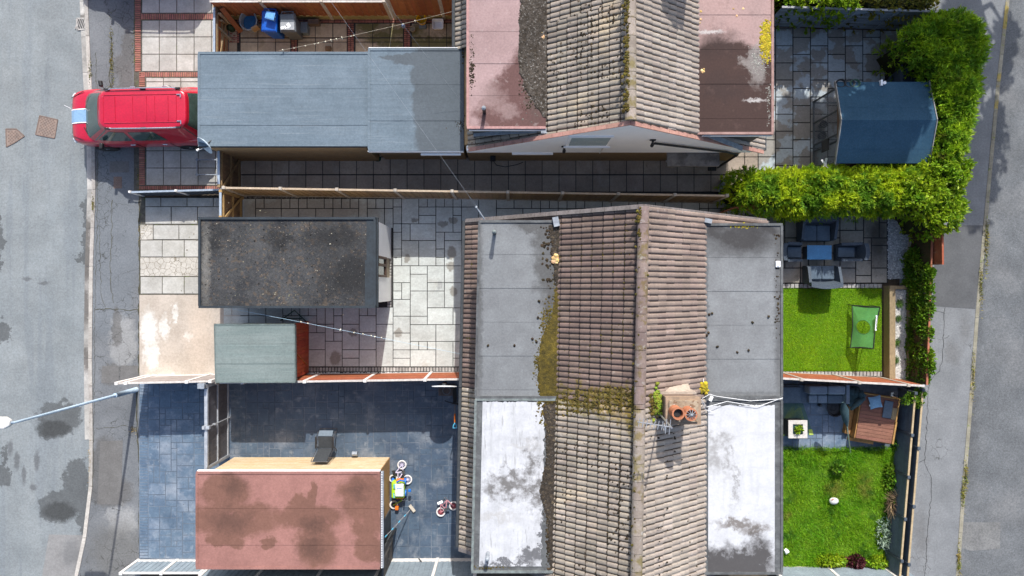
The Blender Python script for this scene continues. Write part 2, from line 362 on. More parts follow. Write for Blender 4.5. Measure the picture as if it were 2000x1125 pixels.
m_grass = mat('grass_blade', (.24,.50,.006), (.36,.58,.010), 1.1, .55, island=.28, sub=.4, grain=0, layers=[dict(noise=3.5, lo=.58, hi=.72, col=(.40,.38,.04), op=.6), dict(noise=1.3, lo=.50, hi=.66, col=(.17,.40,.008), op=.6)])
m_grass2 = mat('long_grass_blade', (.17,.40,.016), (.27,.47,.02), .9, .5, island=.35, sub=.42, grain=0, layers=[dict(blobs=PB(0,(1630,955,20,16),(1690,950,14,24),(1535,1005,8,10)), col=(.30,.27,.06), amp=.4, ds=2, edge=.5, op=.75), dict(noise=1.6, lo=.54, hi=.64, col=(.06,.19,.02), op=.85), dict(noise=2.7, lo=.62, hi=.7, col=(.42,.42,.06), op=.6)])

# ---------------------------------------------------------------- ground, roads, pavements
g = MB(); g.poly([(-150,-150,-.16),(150,-150,-.16),(150,150,-.16),(-150,150,-.16)]); struct(g, 'ground', m_far)
KL = [(166,-400),(168,0),(174,140),(181,260),(183,370),(178,520),(176,700),(178,860),(177,950),(165,1050),(148,1130),(110,1300),(60,1500)]
KR = [(1985,-400),(1968,0),(1950,160),(1934,330),(1922,460),(1908,620),(1898,760),(1884,930),(1876,1040),(1870,1130),(1855,1400)]
def strip(mb, pts, off0, off1, z): # ribbon between two offsets (px) of a polyline
    n = len(pts)
    mb.add([W(u+off0,v,z) for u,v in pts]+[W(u+off1,v,z) for u,v in pts], [[i,n+i,n+i+1,i+1] for i in range(n-1)])
def redo(mb, z0, drop): pass
def thick_ribbon(pts, o0, o1, z, mb):
    p = [W(u+o0,v,z)[:2] for u,v in pts]+[W(u+o1,v,z)[:2] for u,v in pts][::-1]; mb.prism(p, z-.14, z)
rd = MB(); pts = [W(u-4,v,0)[:2] for u,v in KL]; rd.prism([(-60,pts[0][1])]+pts+[(-60,pts[-1][1])], -.15, -.10)
rd.mi = 1
rd.prism([W(u,v)[:2] for u,v in ((92,1046),(168,1048),(140,1180),(70,1180))], -.15, -.094)       # patch
rdo = struct(rd, 'road', [m_asph_l, mat('asphalt_patch', (.25,.245,.24), (.21,.205,.20), 2, .9, bump=.004, bscale=100, layers=[dict(blobs=PB(-.1,(140,1080,18,30)), col=(.16,.16,.16), amp=.4, ds=3, edge=.4, op=.8)])])
rr_ = MB(); pts = [W(u+3,v,0)[:2] for u,v in KR]; rr_.prism(pts+[(60,pts[-1][1]),(60,pts[0][1])], -.15, -.10); rr_.mi = 1; rr_.prism([W(u,v)[:2] for u,v in ((1884,1022),(1958,1022),(1957,1074),(1900,1078),(1876,1070))], -.12, -.096); struct(rr_, 'road', [m_asph_r, mat('asphalt_repair', (.19,.19,.185), (.15,.15,.148), 2, .92, grain=.25, bump=.005, bscale=90)])
def crack(mb, pts, w=.02, z=.0045, jit=.03):
    P = [Vector(W(u,v,0)) for u,v in pts]; Q = []
    for a, b in zip(P, P[1:]):
        n = max(1,int((b-a).length/.12))
        for k in range(n): Q.append(a+(b-a)*(k/n)+Vector((R.uniform(-jit,jit),R.uniform(-jit,jit),0)))
    Q.append(P[-1])
    for a, b in zip(Q, Q[1:]):
        d = (b-a); 
        if d.length < 1e-4: continue
        sd = Vector((-d.y,d.x,0)).normalized()*w*R.uniform(.35,.8)
        mb.poly([(p.x,p.y,z) for p in (a-sd,b-sd,b+sd,a+sd)])
def kerb(pts, w_px, mb, z0, z1, ln, off=0, gap=.012):
    P = [Vector((X(u+off),Y(v))) for u,v in pts]; acc = []
    for a, b in zip(P, P[1:]):
        n = max(1, int((b-a).length/ln))
        for k in range(n): acc.append((a+(b-a)*(k/n), a+(b-a)*((k+1)/n)))
    for a, b in acc:
        if abs(a.y) > 14: continue
        d = (b-a).normalized(); sd = Vector((-d.y,d.x))*(w_px/57/2); a2 = a+d*gap/2; b2 = b-d*gap/2
        mb.prism([tuple(a2+sd),tuple(a2-sd),tuple(b2-sd),tuple(b2+sd)], z0, z1+R.uniform(-.003,.003))
kb = MB(); kerb(KL, 7, kb, -.14, .012, .9); struct(kb, 'kerb', m_kerb)
gt = MB(); kerb(KL[:8], 11, gt, -.14, -.085, 1.1, off=-10); struct(gt, 'gutter', m_gutter)
kb = MB(); kerb(KR, 7, kb, -.14, .012, .9); struct(kb, 'kerb', m_kerb_r)
pv = MB(); L = [W(u+4,v)[:2] for u,v in KL]; pv.prism(L+[(X(110),L[-1][1]),(X(274),Y(1300)),(X(274),Y(-400)),(X(274),L[0][1])], -.15, 0.0)
pv.mi = 1
for q in (((200,715),(232,715),(232,748),(198,748)),((236,714),(270,714),(270,746),(234,746)),((196,862),(240,860),(236,985),(190,985)),((214,315),(252,315),(252,337),(214,337))):
    pv.prism([W(u,v)[:2] for u,v in q], 0, .004)
pv.mi = 2
crack(pv, [(270,40),(271,140),(274,300),(272,390),(273,560),(272,600),(272,735)], .05, .006, .02); crack(pv, [(268,760),(268,860),(272,900),(272,1095)], .03, .006, .02)
crack(pv, [(217,60),(218,110),(214,150),(218,190)], .025); crack(pv, [(219,392),(218,450),(216,520),(217,560),(222,592)], .016); crack(pv, [(186,605),(215,603),(240,606),(270,605)], .018); crack(pv, [(195,440),(196,520),(198,580),(206,600)], .010); crack(pv, [(186,838),(215,835),(240,832),(268,836)], .012)
crack(pv, [(187,100),(189,180),(190,260),(190,420),(185,640),(183,860),(181,950)], .010, .006)
struct(pv, 'pavement', [m_pave_l, mat('tarmac_patch', (.125,.12,.115), (.15,.145,.14), 3, .9, bump=.004, bscale=90, speck=((.25,.24,.23),50,.63,.4)), mat('crack_dirt', (.045,.042,.035), (.09,.085,.05), 5, .95)])
pr = MB(); Rr = [W(u-3,v)[:2] for u,v in KR]; pr.prism([(X(1800),Rr[0][1])]+Rr+[(X(1720),Rr[-1][1])], -.15, 0.0)
pr.mi = 2
pr.prism([W(u,v)[:2] for u,v in ((1827,440),(1921,440),(1905,604),(1823,598))], 0, .0025)
pr.mi = 1
crack(pr, [(1845,600),(1842,660),(1840,700),(1835,725),(1815,745),(1812,800),(1808,870),(1806,900),(1820,940),(1816,1000),(1810,1060),(1806,1130)], .014)
crack(pr, [(1806,898),(1795,903)], .012); crack(pr, [(1823,606),(1845,612)], .01)
struct(pr, 'pavement', [m_pave_r, m_joint_d, mat('tarmac_dark', (.11,.112,.115), (.09,.092,.095), 2, .9, bump=.004, bscale=110)])
# ---------------------------------------------------------------- yards, drives and gardens (ground surfaces)
sb = MB(); sb.bx(X(272), Y(1300), -.15, X(1832), Y(-300), -.03); struct(sb, 'yard_ground', m_soil)
def base(u0,v0,u1,v1,m,name,z=.018): 
    b = MB(); b.bx(X(u0),Y(v1),-.028,X(u1),Y(v0),z); return struct(b, name, m)
def surf(name, fn, m, mj, u0, v0, u1, v1):
    b = MB(); b.bx(X(u0),Y(v1),-.028,X(u1),Y(v0),.020); b.mi = 1; fn(b); return struct(b, name, [mj, m])
# drive of the upper house: pale flags with brick edging
b = MB(); b.bx(X(262),Y(372),-.028,X(447),Y(-260),.018); b.mi = 1
for (v0,v1) in ((-250,26),(40,140),(152,362)):
    ys = Y(v1) if v0 > 100 else Y(v0)
    grid(b, X(278 if v1 < 150 else 286), Y(v1), X(447), Y(v0), .595, .59, .014, 0, .03)
b.mi = 2
for (v0,v1) in ((27,39),(141,151)): grid(b, X(276), Y(v1), X(447), Y(v0), .075, .215, .008, 0, .032)
grid(b, X(264), Y(140), X(276), Y(-250), .215, .075, .008, 0, .032); grid(b, X(272), Y(362), X(284), Y(141), .215, .075, .008, 0, .032)
grid(b, X(272), Y(371), X(447), Y(363), .075, .14, .008, 0, .032)
struct(b, 'driveway', [m_joint, m_slab_w, m_brick_red])
# drive of the middle house
b = MB(); b.bx(X(274),Y(578),-.028,X(470),Y(386),.018); b.mi = 1
grid(b, X(284), Y(438), X(470), Y(386), .9, .6, .016, 0, .03, stag=.4); grid(b, X(300), Y(468), X(470), Y(439), .88, .5, .014, 0, .03)
grid(b, X(275), Y(502), X(470), Y(469), .75, .58, .014, 0, .03); grid(b, X(275), Y(574), X(470), Y(540), .75, .59, .014, 0, .03)
b.mi = 2; b.bx(X(275),Y(539),-.02,X(470),Y(503),.026); b.bx(X(275),Y(468),-.02,X(299),Y(439),.022)
b.mi = 3; b.bx(X(273),Y(734),-.028,X(470),Y(576),.024)
struct(b, 'driveway', [m_joint, m_slab_w, m_crazy, m_pad])
# blue stamped concrete of the lower drive and yard
b = MB(); b.bx(X(272),Y(1095),-.028,X(934),Y(737),.017); b.mi = 1
ashlar(b, X(290), Y(1090), X(447), Y(740), .2, SZ, .008, 0, .024, 5); b.mi = 2; ashlar(b, X(447), Y(1090), X(933), Y(740), .2, SZ, .010, 0, .024, 6); b.mi = 1
grid(b, X(273), Y(1090), X(290), Y(740), .3, .1, .007, 0, .024)
struct(b, 'driveway', [m_joint_b, m_stamp, m_stamp_y])
b = MB(); b.bx(X(273),Y(1104),-.02,X(934),Y(1091),.01); struct(b, 'gravel_strip', mat('pale_gravel_strip', (.55,.48,.38), (.38,.30,.2), 9, .9, bump=.01, bscale=40, speck=((.7,.66,.6),25,.6,.7)))
# middle yard: pale stone flags, cobble edging
b = MB(); b.bx(X(437),Y(735),-.028,X(1435),Y(384),.018); b.mi = 1
ashlar(b, X(466), Y(446), X(768), Y(388), .3, SZ, .016, 0, .03, 11); ashlar(b, X(768), Y(716), X(935), Y(388), .292, SZ, .012, 0, .03, 23); ashlar(b, X(935), Y(446), X(1435), Y(388), .3, SZ, .016, 0, .03, 12)
ashlar(b, X(437), Y(716), X(768), Y(600), .292, SZ, .012, 0, .03, 31); 
b.mi = 2
grid(b, X(600), Y(726), X(935), Y(717), .105, .16, .014, 0, .034); grid(b, X(756), Y(600), X(767), Y(446), .16, .1, .014, 0, .033)
struct(b, 'patio', [m_joint_d, m_stone, m_cobble])
def chips(name, u0,v0,u1,v1,n,m,r0=.012,r1=.03,z=.0,parent=None):
    c = MB()
    for _ in range(n):
        u, v = R.uniform(u0,u1), R.uniform(v0,v1); r = R.uniform(r0,r1); c.lump((X(u),Y(v),z), r, r*.9, 5)
    o = c.build(name, m, parent); o['kind'] = 'stuff'; return o
chips('gravel', 470,382.5,1415,386.8, 1500, m_gstone_d, .02, .035, .015)
chips('gravel', 600,727.5,930,733, 900, m_gstone, .016, .03, .012)
# passage of the upper house
b = MB(); b.bx(X(437),Y(384),-.028,X(1520),Y(296),.018); b.mi = 1
grid(b, X(466), Y(341), X(1480), Y(296), .578, .60, .012, 0, .03); 
grid(b, X(466), Y(375), X(1450), Y(342), .578, .58, .012, 0, .03)
struct(b, 'path', [m_joint_d, m_slab_p])
# walled yard of the upper house (top)
b = MB(); b.bx(X(440),Y(300),-.028,X(912),Y(-60),.018); b.mi = 1
for (u0,u1) in ((447,464),(470,568),(582,678),(694,788),(804,896)):
    grid(b, X(u0), Y(74), X(u1), Y(46), .60, .53, .014, 0, .03); grid(b, X(u0), Y(118), X(u1), Y(75), .60, .62, .014, 0, .03)
b.mi = 2
for (u0,u1) in ((569,581),(679,693),(789,803)): grid(b, X(u0), Y(118), X(u1), Y(46), .11, .07, .008, 0, .032)
grid(b, X(450), Y(45), X(896), Y(36), .21, .075, .008, 0, .032); grid(b, X(449), Y(84), X(468), Y(46), .11, .07, .008, 0, .032)
struct(b, 'yard_paving', [m_joint_d, m_slab_y, m_brick_red])
# upper right garden paving
b = MB(); b.bx(X(1440),Y(388),-.028,X(1832),Y(30),.018); b.mi = 1
grid(b, X(1480), Y(340), X(1800), Y(52), .598, .585, .02, 0, .03, stag=.5, vert=True)
struct(b, 'garden_paving', [m_joint_d, m_slab_g])
# seating patio of the middle house
b = MB(); b.bx(X(1440),Y(553),-.028,X(1734),Y(389),.016); b.mi = 1
ashlar(b, X(1440), Y(553), X(1732), Y(391), .27, SZ, .026, 0, .03, 44)
b.mi = 2; grid(b, X(1500), Y(563), X(1722), Y(554), .15, .16, .014, 0, .036); grid(b, X(1500), Y(735), X(1722), Y(725), .12, .17, .014, 0, .04)
struct(b, 'patio', [m_joint_d, m_slab_s, m_cobble])
b = MB(); b.bx(X(1733),Y(545),-.02,X(1786),Y(405),.012); struct(b, 'gravel_bed', m_gravel_w); chips('gravel', 1733,405,1786,545, 2200, m_gstone, .012, .032, .01)
b = MB(); b.bx(X(1500),Y(724),-.02,X(1722),Y(564),.01); struct(b, 'lawn', m_lawn)
# lower right: blue patio and rough lawn
b = MB(); b.bx(X(1500),Y(880),-.028,X(1790),Y(740),.016); b.mi = 1; ashlar(b, X(1500), Y(880), X(1664), Y(740), .2, SZ, .012, 0, .024, 9); struct(b, 'patio', [m_joint_b, m_stamp])
b = MB(); b.bx(X(1500),Y(1110),-.02,X(1752),Y(872),.01); struct(b, 'lawn', m_lawn)
def grass(name, u0,v0,u1,v1,n,l0,l1,w,m,lean,mask=None, clump=0):
    P = np.zeros((n,3)); P[:,0] = NR.uniform(X(u0),X(u1),n); P[:,1] = NR.uniform(Y(v1),Y(v0),n); rag = NR.random(n) < .04; P[rag,1] += NR.choice([-1,1],rag.sum())*NR.uniform(0,.09,rag.sum())*0+np.where(P[rag,1] > (Y(v0)+Y(v1))/2, Y(v0)-P[rag,1]+NR.uniform(-.1,.05,rag.sum()), Y(v1)-P[rag,1]+NR.uniform(-.03,.1,rag.sum())); P[:,2] = .01
    D = NR.normal(size=(n,3))*lean; D[:,2] = 1
    L = NR.uniform(l0,l1,n)
    if clump:
        for i in range(n):
            q = Vector((P[i,0]*1.5,P[i,1]*1.5,0)); k = mnoise.noise(q); D[i,0] += clump*mnoise.noise(q+Vector((9,3,1))); D[i,1] += clump*mnoise.noise(q+Vector((2,17,5)))-.25; L[i] *= .75+max(-.4,k)*.9
    D /= np.linalg.norm(D,axis=1)[:,None]
    o = blades(name, P, D, L, w, m); o['kind'] = 'stuff'; return o
grass('grass', 1502,564,1721,724, 60000, .03,.06,.009, m_grass, 1.0)
grass('grass', 1502,874,1751,1108, 58000, .09,.22,.012, m_grass2, .9, clump=1.1)
# edge weeds along the kerbs
def weeds(name, pts, n, l, m):
    P = []; 
    for _ in range(n):
        i = R.randrange(len(pts)); u,v,su,sv = pts[i]; P.append((X(R.gauss(u,su)),Y(R.gauss(v,sv)),.0))
    D = NR.normal(size=(n,3))*.8; D[:,2] = 1; D /= np.linalg.norm(D,axis=1)[:,None]
    o = blades(name, P, D, NR.uniform(l*.5,l,n), .02, m); o['kind'] = 'stuff'; return o
weeds('weeds', [(1925,495,1.5,24),(1927,460,1.5,16),(1885,930,1.5,14),(1880,965,1.5,14),(1872,1095,1.5,16),(1900,735,1.2,25),(1915,560,1,20)], 1300, .12, m_weed)
weeds('weeds', [(218,90,2,24),(218,120,2,16),(263,80,2,30),(176,140,1.2,12),(272,345,2,10),(182,400,1,8),(277,375,4,3),(220,150,2,18)], 800, .07, m_weed)
weeds('weeds', [(275,455,3,8),(290,445,8,4),(175,900,1,20),(260,840,4,3)], 260, .06, mat('dry_leaf', (.45,.36,.18), (.3,.2,.07), 5, .8, island=.3))
# ---------------------------------------------------------------- houses
m_tileA = mat('tile_brown', (.18,.128,.106), (.135,.096,.08), 1.2, .8, island=.15, bump=.003, speck=[((.30,.25,.22),9,.66,.5),((.05,.045,.02),12,.68,.6)], layers=[
    dict(blobs=PB(5.8,(1200,775,70,18),(1130,772,40,12),(1240,785,26,22)), col=(.12,.09,.01), amp=.6, ds=3, edge=.5, op=.9, brk=(8,.36,.5))])
m_tileA2 = mat('tile_brown_faded', (.27,.205,.172), (.215,.162,.137), 1.2, .85, island=.12, bump=.003, speck=((.40,.35,.31),9,.66,.4))
m_tileB = mat('tile_buff', (.315,.27,.222), (.235,.20,.165), .9, .85, island=.17, bump=.003, speck=[((.48,.42,.36),8,.64,.5),((.055,.035,.018),7,.655,.9)], layers=[
    dict(blobs=PB(5.8,(1190,797,70,22),(1235,815,24,30),(1120,790,40,10)), col=(.13,.095,.010), amp=.6, ds=3, edge=.5, op=.95, brk=(8,.34,.48)),
    dict(noise=.8, lo=.55, hi=.7, col=(.43,.33,.21), op=.5)])
m_tileB2 = mat('tile_buff_clean', (.355,.305,.26), (.285,.24,.205), 1.3, .85, island=.12, bump=.003, speck=[((.50,.45,.40),8,.64,.4),((.10,.07,.05),9,.70,.6)])
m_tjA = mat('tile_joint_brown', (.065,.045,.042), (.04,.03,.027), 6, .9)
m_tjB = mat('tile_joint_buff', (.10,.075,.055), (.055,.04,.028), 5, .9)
m_ridge = mat('ridge_tile', (.33,.28,.235), (.25,.205,.17), 3, .9, island=.13, bump=.004, layers=[dict(noise=3.2, lo=.50, hi=.60, col=(.17,.13,.03), op=.7), dict(noise=7, lo=.6, hi=.66, col=(.45,.43,.4), op=.5)])
m_ridgeA = mat('ridge_tile_brown', (.26,.195,.17), (.19,.14,.125), 3, .9, island=.13, bump=.004, layers=[dict(noise=3.2, lo=.52, hi=.62, col=(.15,.11,.03), op=.7), dict(noise=7, lo=.6, hi=.66, col=(.4,.38,.35), op=.4)])
m_moss_d = mat('moss_dark', (.05,.034,.018), (.026,.02,.012), 5, .95, island=.5)
m_moss_o = mat('moss_olive', (.105,.078,.012), (.055,.042,.01), 5, .95, island=.4)
m_moss_y = mat('moss_yellow', (.42,.33,.02), (.28,.22,.02), 7, .95, island=.3)
m_moss_g = mat('moss_green', (.16,.27,.02), (.22,.22,.03), 7, .95, island=.3)
m_verge = mat('verge_mortar', (.46,.25,.20), (.38,.2,.16), 6, .9, island=.1, bump=.003)
m_vergeg = mat('verge_grey', (.22,.19,.18), (.15,.13,.12), 6, .9, island=.1, bump=.003)
m_white = mat('white_upvc', (.90,.90,.90), (.86,.865,.87), 2, .35, spec=.4, grain=.03)
m_whitew = mat('white_paint_weathered', (.72,.71,.69), (.58,.56,.53), 6, .7, bump=.002)
m_black = mat('black_plastic', (.02,.02,.022), (.03,.03,.03), 5, .45)
m_dark = mat('dark_trim', (.045,.05,.055), (.07,.075,.08), 5, .6, bump=.002)
m_lead = mat('lead_flashing', (.32,.35,.38), (.2,.22,.25), 6, .5, bump=.004)
m_glass = mat('window_glass', (.05,.07,.07), (.04,.05,.055), 3, .04, spec=.8)
m_brickbuff = mat('brick_buff', (.34,.23,.12), (.27,.175,.09), 5, .9, bump=.004, stretch=(2,2,9), layers=[dict(noise=9, lo=.56, hi=.62, col=(.42,.30,.16), op=.6, stretch=(.5,.5,3))])
m_brickpale = mat('brick_pale', (.62,.50,.34), (.56,.40,.22), 2, .9, bump=.004, stretch=(1,1,7), layers=[dict(noise=4, lo=.56, hi=.62, col=(.70,.60,.44), op=.7, stretch=(.6,.6,6)), dict(noise=3, lo=.60, hi=.66, col=(.45,.28,.12), op=.6, stretch=(.6,.6,6))])
m_brickor = mat('brick_orange', (.50,.30,.13), (.42,.24,.10), 6, .9, bump=.004, stretch=(1,1,7))
m_render = mat('house_wall', (.4,.33,.25), (.34,.28,.2), 4, .9, bump=.004)
m_felt_pk = mat('felt_pink', (.345,.24,.232), (.285,.195,.188), 1.4, .9, bump=.003, bscale=140, speck=((.5,.36,.34),60,.62,.4), layers=[
    dict(blobs=PB(4.65,(1030,165,48,66),(1012,225,82,44),(1048,100,24,80),(1020,190,66,56)), col=(.095,.045,.04), amp=.4, ds=1.6, edge=.12, op=.9), dict(blobs=PB(4.65,(1044,70,24,150)), col=(.085,.07,.06), amp=.25, ds=3, edge=.25, op=.85),
    dict(noise=5, lo=.6, hi=.7, col=(.42,.36,.34), op=.3), dict(blobs=PB(4.65,(960,190,24,26),(990,215,20,16)), col=(.27,.19,.18), amp=.4, ds=3, edge=.4, op=.7)])
m_felt_br = mat('felt_brown', (.38,.255,.235), (.31,.215,.20), 1.6, .9, bump=.003, bscale=140, speck=((.46,.36,.33),60,.62,.4), layers=[
    dict(blobs=PB(4.65,(1420,150,90,72),(1430,185,130,92),(1400,240,70,50),(1480,225,60,50)), col=(.036,.019,.015), amp=.35, ds=1.5, edge=.09, op=.94),
    dict(blobs=PB(4.65,(1400,85,40,26),(1410,170,40,20)), col=(.04,.026,.024), amp=.6, ds=2, edge=.5, op=.6),
    dict(blobs=PB(4.65,(1480,125,16,40),(1465,122,14,16)), col=(.24,.215,.20), amp=.5, ds=4, edge=.4, op=.8),
    dict(noise=3, lo=.58, hi=.66, col=(.12,.075,.065), op=.25), dict(blobs=PB(4.65,(1475,196,18,3),(1385,62,26,3)), col=(.5,.47,.45), amp=.12, ds=8, edge=.5, op=.8)])
m_felt_gl = mat('felt_grey_left', (.195,.205,.21), (.155,.16,.165), 1.3, .9, bump=.003, bscale=140, speck=((.30,.31,.32),60,.62,.45), layers=[
    dict(blobs=PB(4.65,(1088,505,42,115),(1062,442,60,18),(1084,660,24,110)), col=(.07,.068,.066), amp=.4, ds=2, edge=.2, op=.75),
    dict(blobs=PB(4.65,(936,600,6,200)), col=(.07,.07,.07), amp=.15, ds=5, edge=.5, op=.6), dict(noise=1.5, lo=.55, hi=.7, col=(.14,.145,.15), op=.5)])
m_felt_gr = mat('felt_grey_right', (.205,.215,.22), (.165,.17,.175), 1.3, .9, bump=.003, bscale=140, speck=((.31,.32,.33),60,.62,.45), layers=[
    dict(blobs=PB(4.65,(1448,462,80,34),(1400,450,34,18),(1500,450,24,18)), col=(.035,.032,.032), amp=.35, ds=2, edge=.55, op=.88),
    dict(blobs=PB(4.65,(1378,600,5,200),(1520,600,7,200),(1450,782,90,14)), col=(.07,.07,.07), amp=.15, ds=5, edge=.5, op=.6), dict(noise=1.5, lo=.55, hi=.7, col=(.14,.145,.15), op=.5)])
m_felt_dk = mat('felt_dark', (.115,.12,.122), (.07,.072,.075), 2, .9, bump=.003, bscale=120, layers=[dict(noise=5, lo=.5, hi=.65, col=(.17,.18,.18), op=.5)])
m_trim_gg = mat('trim_verdigris', (.20,.235,.225), (.12,.13,.13), 8, .8, bump=.003)
m_paint_l = mat('roof_paint_left', (.53,.535,.55), (.44,.445,.46), 3, .6, bump=.002, grain=.06, layers=[
    dict(noise=2.2, lo=.48, hi=.72, col=(.34,.345,.35), op=.6, stretch=(3,.35,1)), dict(noise=5, lo=.58, hi=.68, col=(.22,.215,.21), op=.5, stretch=(3,.4,1)),
    dict(blobs=PB(4.66,(985,950,48,22),(1040,905,14,30),(1052,965,16,40),(1000,930,26,10),(1030,950,30,12)), col=(.12,.112,.105), amp=.8, ds=3, edge=.55, op=.9, brk=(3,.36,.52)),
    dict(blobs=PB(4.66,(1040,1085,30,12),(990,1100,60,5),(1062,1040,6,50)), col=(.10,.10,.105), amp=.5, ds=4, edge=.3, op=.9),
    dict(blobs=PB(4.66,(1020,870,30,4),(965,1010,40,6)), col=(.4,.39,.38), amp=.5, ds=4, edge=.6, op=.8)])
m_paint_r = mat('roof_paint_right', (.55,.555,.57), (.48,.485,.50), 3, .6, bump=.002, grain=.06, layers=[
    dict(noise=2, lo=.52, hi=.75, col=(.4,.41,.42), op=.55, stretch=(3,.35,1)), dict(noise=1.2, lo=.58, hi=.62, col=(.45,.455,.46), op=.4, stretch=(.3,3,1)),
    dict(blobs=PB(4.66,(1405,855,22,8),(1420,890,7,40),(1435,945,5,40),(1395,890,14,34)), col=(.27,.265,.26), amp=.45, ds=3.5, edge=.5, op=.8, brk=(4,.34,.52)),
    dict(blobs=PB(4.66,(1440,1022,34,9),(1475,1035,26,9)), col=(.15,.13,.115), amp=.4, ds=4, edge=.55, op=.9),
    dict(blobs=PB(4.66,(1445,1105,80,34),(1400,1108,50,36),(1480,1100,30,50)), col=(.055,.05,.048), amp=.6, ds=2.5, edge=.4, op=.95)])

def tiles(mb, xa, za, xb, zb, y0, y1, course=.325, tw=.30, rh=.031, pan=.6, jw=.022):
    d = Vector((xb-xa, 0, zb-za)); Ls = d.length; d.normalize(); n = Vector((-d.z*(1 if d.x > 0 else -1), 0, abs(d.x)))
    prof = [(0,0),(.018,.75),(.04,1),(.08,1),(.104,.75),(.124,0),(.15,0),(.168,.75),(.19,1),(.23,1),(.254,.75),(.274,0),(.30,0)]
    s = Ls
    while s > 0.02:
        s0 = max(0, s-course-.04); y = y1
        while y > y0+.02:
            jz = R.uniform(-.005,.005); js = R.uniform(-.010,.010); tilt = R.uniform(-.006,.006)
            A = []; B = []; C = []; J = []; K = []; top = max(0, s-course)
            for w, h in prof:
                yy = y-w*tw/.30*.985
                if yy < y0-.01: yy = y0-.01
                b0 = Vector((xa,yy,za))+d*(s0+js)+n*(h*rh*.9+.008+jz)
                b1 = Vector((xa,yy,za))+d*(s+js)+n*(h*rh+.040+jz+tilt*w)
                A.append(b0); B.append(b1); C.append(b1-n*.030); f = lambda q: b0+(b1-b0)*((q-s0)/(s-s0+1e-6))+n*.003
                J.append(f(top-.012)); K.append(f(min(s,top+jw*R.uniform(.6,1.3))))
            m = len(prof); fs = []; ms = []
            def q4(a,b,c,e): return [a,b,c,e][::-1] if d.x > 0 else [a,b,c,e]
            for i in range(m-1):
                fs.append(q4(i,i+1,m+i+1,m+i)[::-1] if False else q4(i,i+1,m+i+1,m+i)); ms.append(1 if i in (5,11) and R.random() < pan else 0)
                fs.append(q4(m+i,m+i+1,2*m+i+1,2*m+i)); ms.append(1)
            mb.add(A+B+C, fs); mb.m[-len(fs):] = ms
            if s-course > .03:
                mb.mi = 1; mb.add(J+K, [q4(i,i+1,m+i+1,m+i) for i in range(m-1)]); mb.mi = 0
            y -= tw
        s -= course
def slope_pt(xr, zr, xe, ze, t, y): return (xr+(xe-xr)*t, y, zr+(ze-zr)*t)
def ridge(mb, x, z, y0, y1, r=.135):
    y = y1
    while y > y0:
        e = max(y0, y-.45); vs = []; fs = []
        for yy, rr in ((y-.006,r*R.uniform(.97,1.03)),(e+.006,r*1.03)):
            for k in range(9):
                t = math.pi*k/8; vs.append((x+rr*math.cos(t)*1.05, yy, z-.05+rr*math.sin(t)*.95))
        fs = [[k,k+1,9+k+1,9+k] for k in range(8)]+[list(range(9)),list(range(9,18))[::-1]]
        mb.add(vs, fs); y -= .45
def felt(mb, x0, y0, x1, y1, z, w, alongx=True, gap=.012):
    """felt roof: lapped strips over a deck"""
    mb.bx(x0,y0,z-.09,x1,y1,z-.012)
    if alongx:
        y = y1; i = 0
        while y > y0+.01:
            e = max(y0, y-w); zz = z+(.004 if i%2 else 0)
            mb.add([(x0,e+gap/2,zz),(x1,e+gap/2,zz),(x1,y,zz-.006),(x0,y,zz-.006),(x0,e+gap/2,z-.012),(x1,e+gap/2,z-.012)],[[0,1,2,3],[4,5,1,0]]); y = e; i += 1
    else:
        x = x0; i = 0
        while x < x1-.01:
            e = min(x1, x+w); zz = z+(.004 if i%2 else 0)
            mb.add([(x,y0,zz),(e-gap/2,y0,zz-.006),(e-gap/2,y1,zz-.006),(x,y1,zz),(e-gap/2,y0,z-.012),(e-gap/2,y1,z-.012)],[[0,1,2,3],[4,1,0,4][:0] or [1,4,5,2]]); x = e; i += 1
def rim(mb, x0, y0, x1, y1, z, w=.06, h=.035, sides='nsew'):
    if 'n' in sides: mb.bx(x0,y1-w,z-.13,x1,y1+.012,z+h)
    if 's' in sides: mb.bx(x0,y0-.012,z-.131,x1,y0+w,z+h+.001)
    if 'w' in sides: mb.bx(x0-.012,y0+w,z-.132,x0+w,y1-w,z+h-.001)
    if 'e' in sides: mb.bx(x1-w,y0+w,z-.133,x1+.012,y1-w,z+h-.002)
def skew(x,y,z):
    t = max(0,min(1,(5.3-x)/2)); return (x+.0205*(y-2)*t, y, z)
ident = lambda x,y,z: (x,y,z)

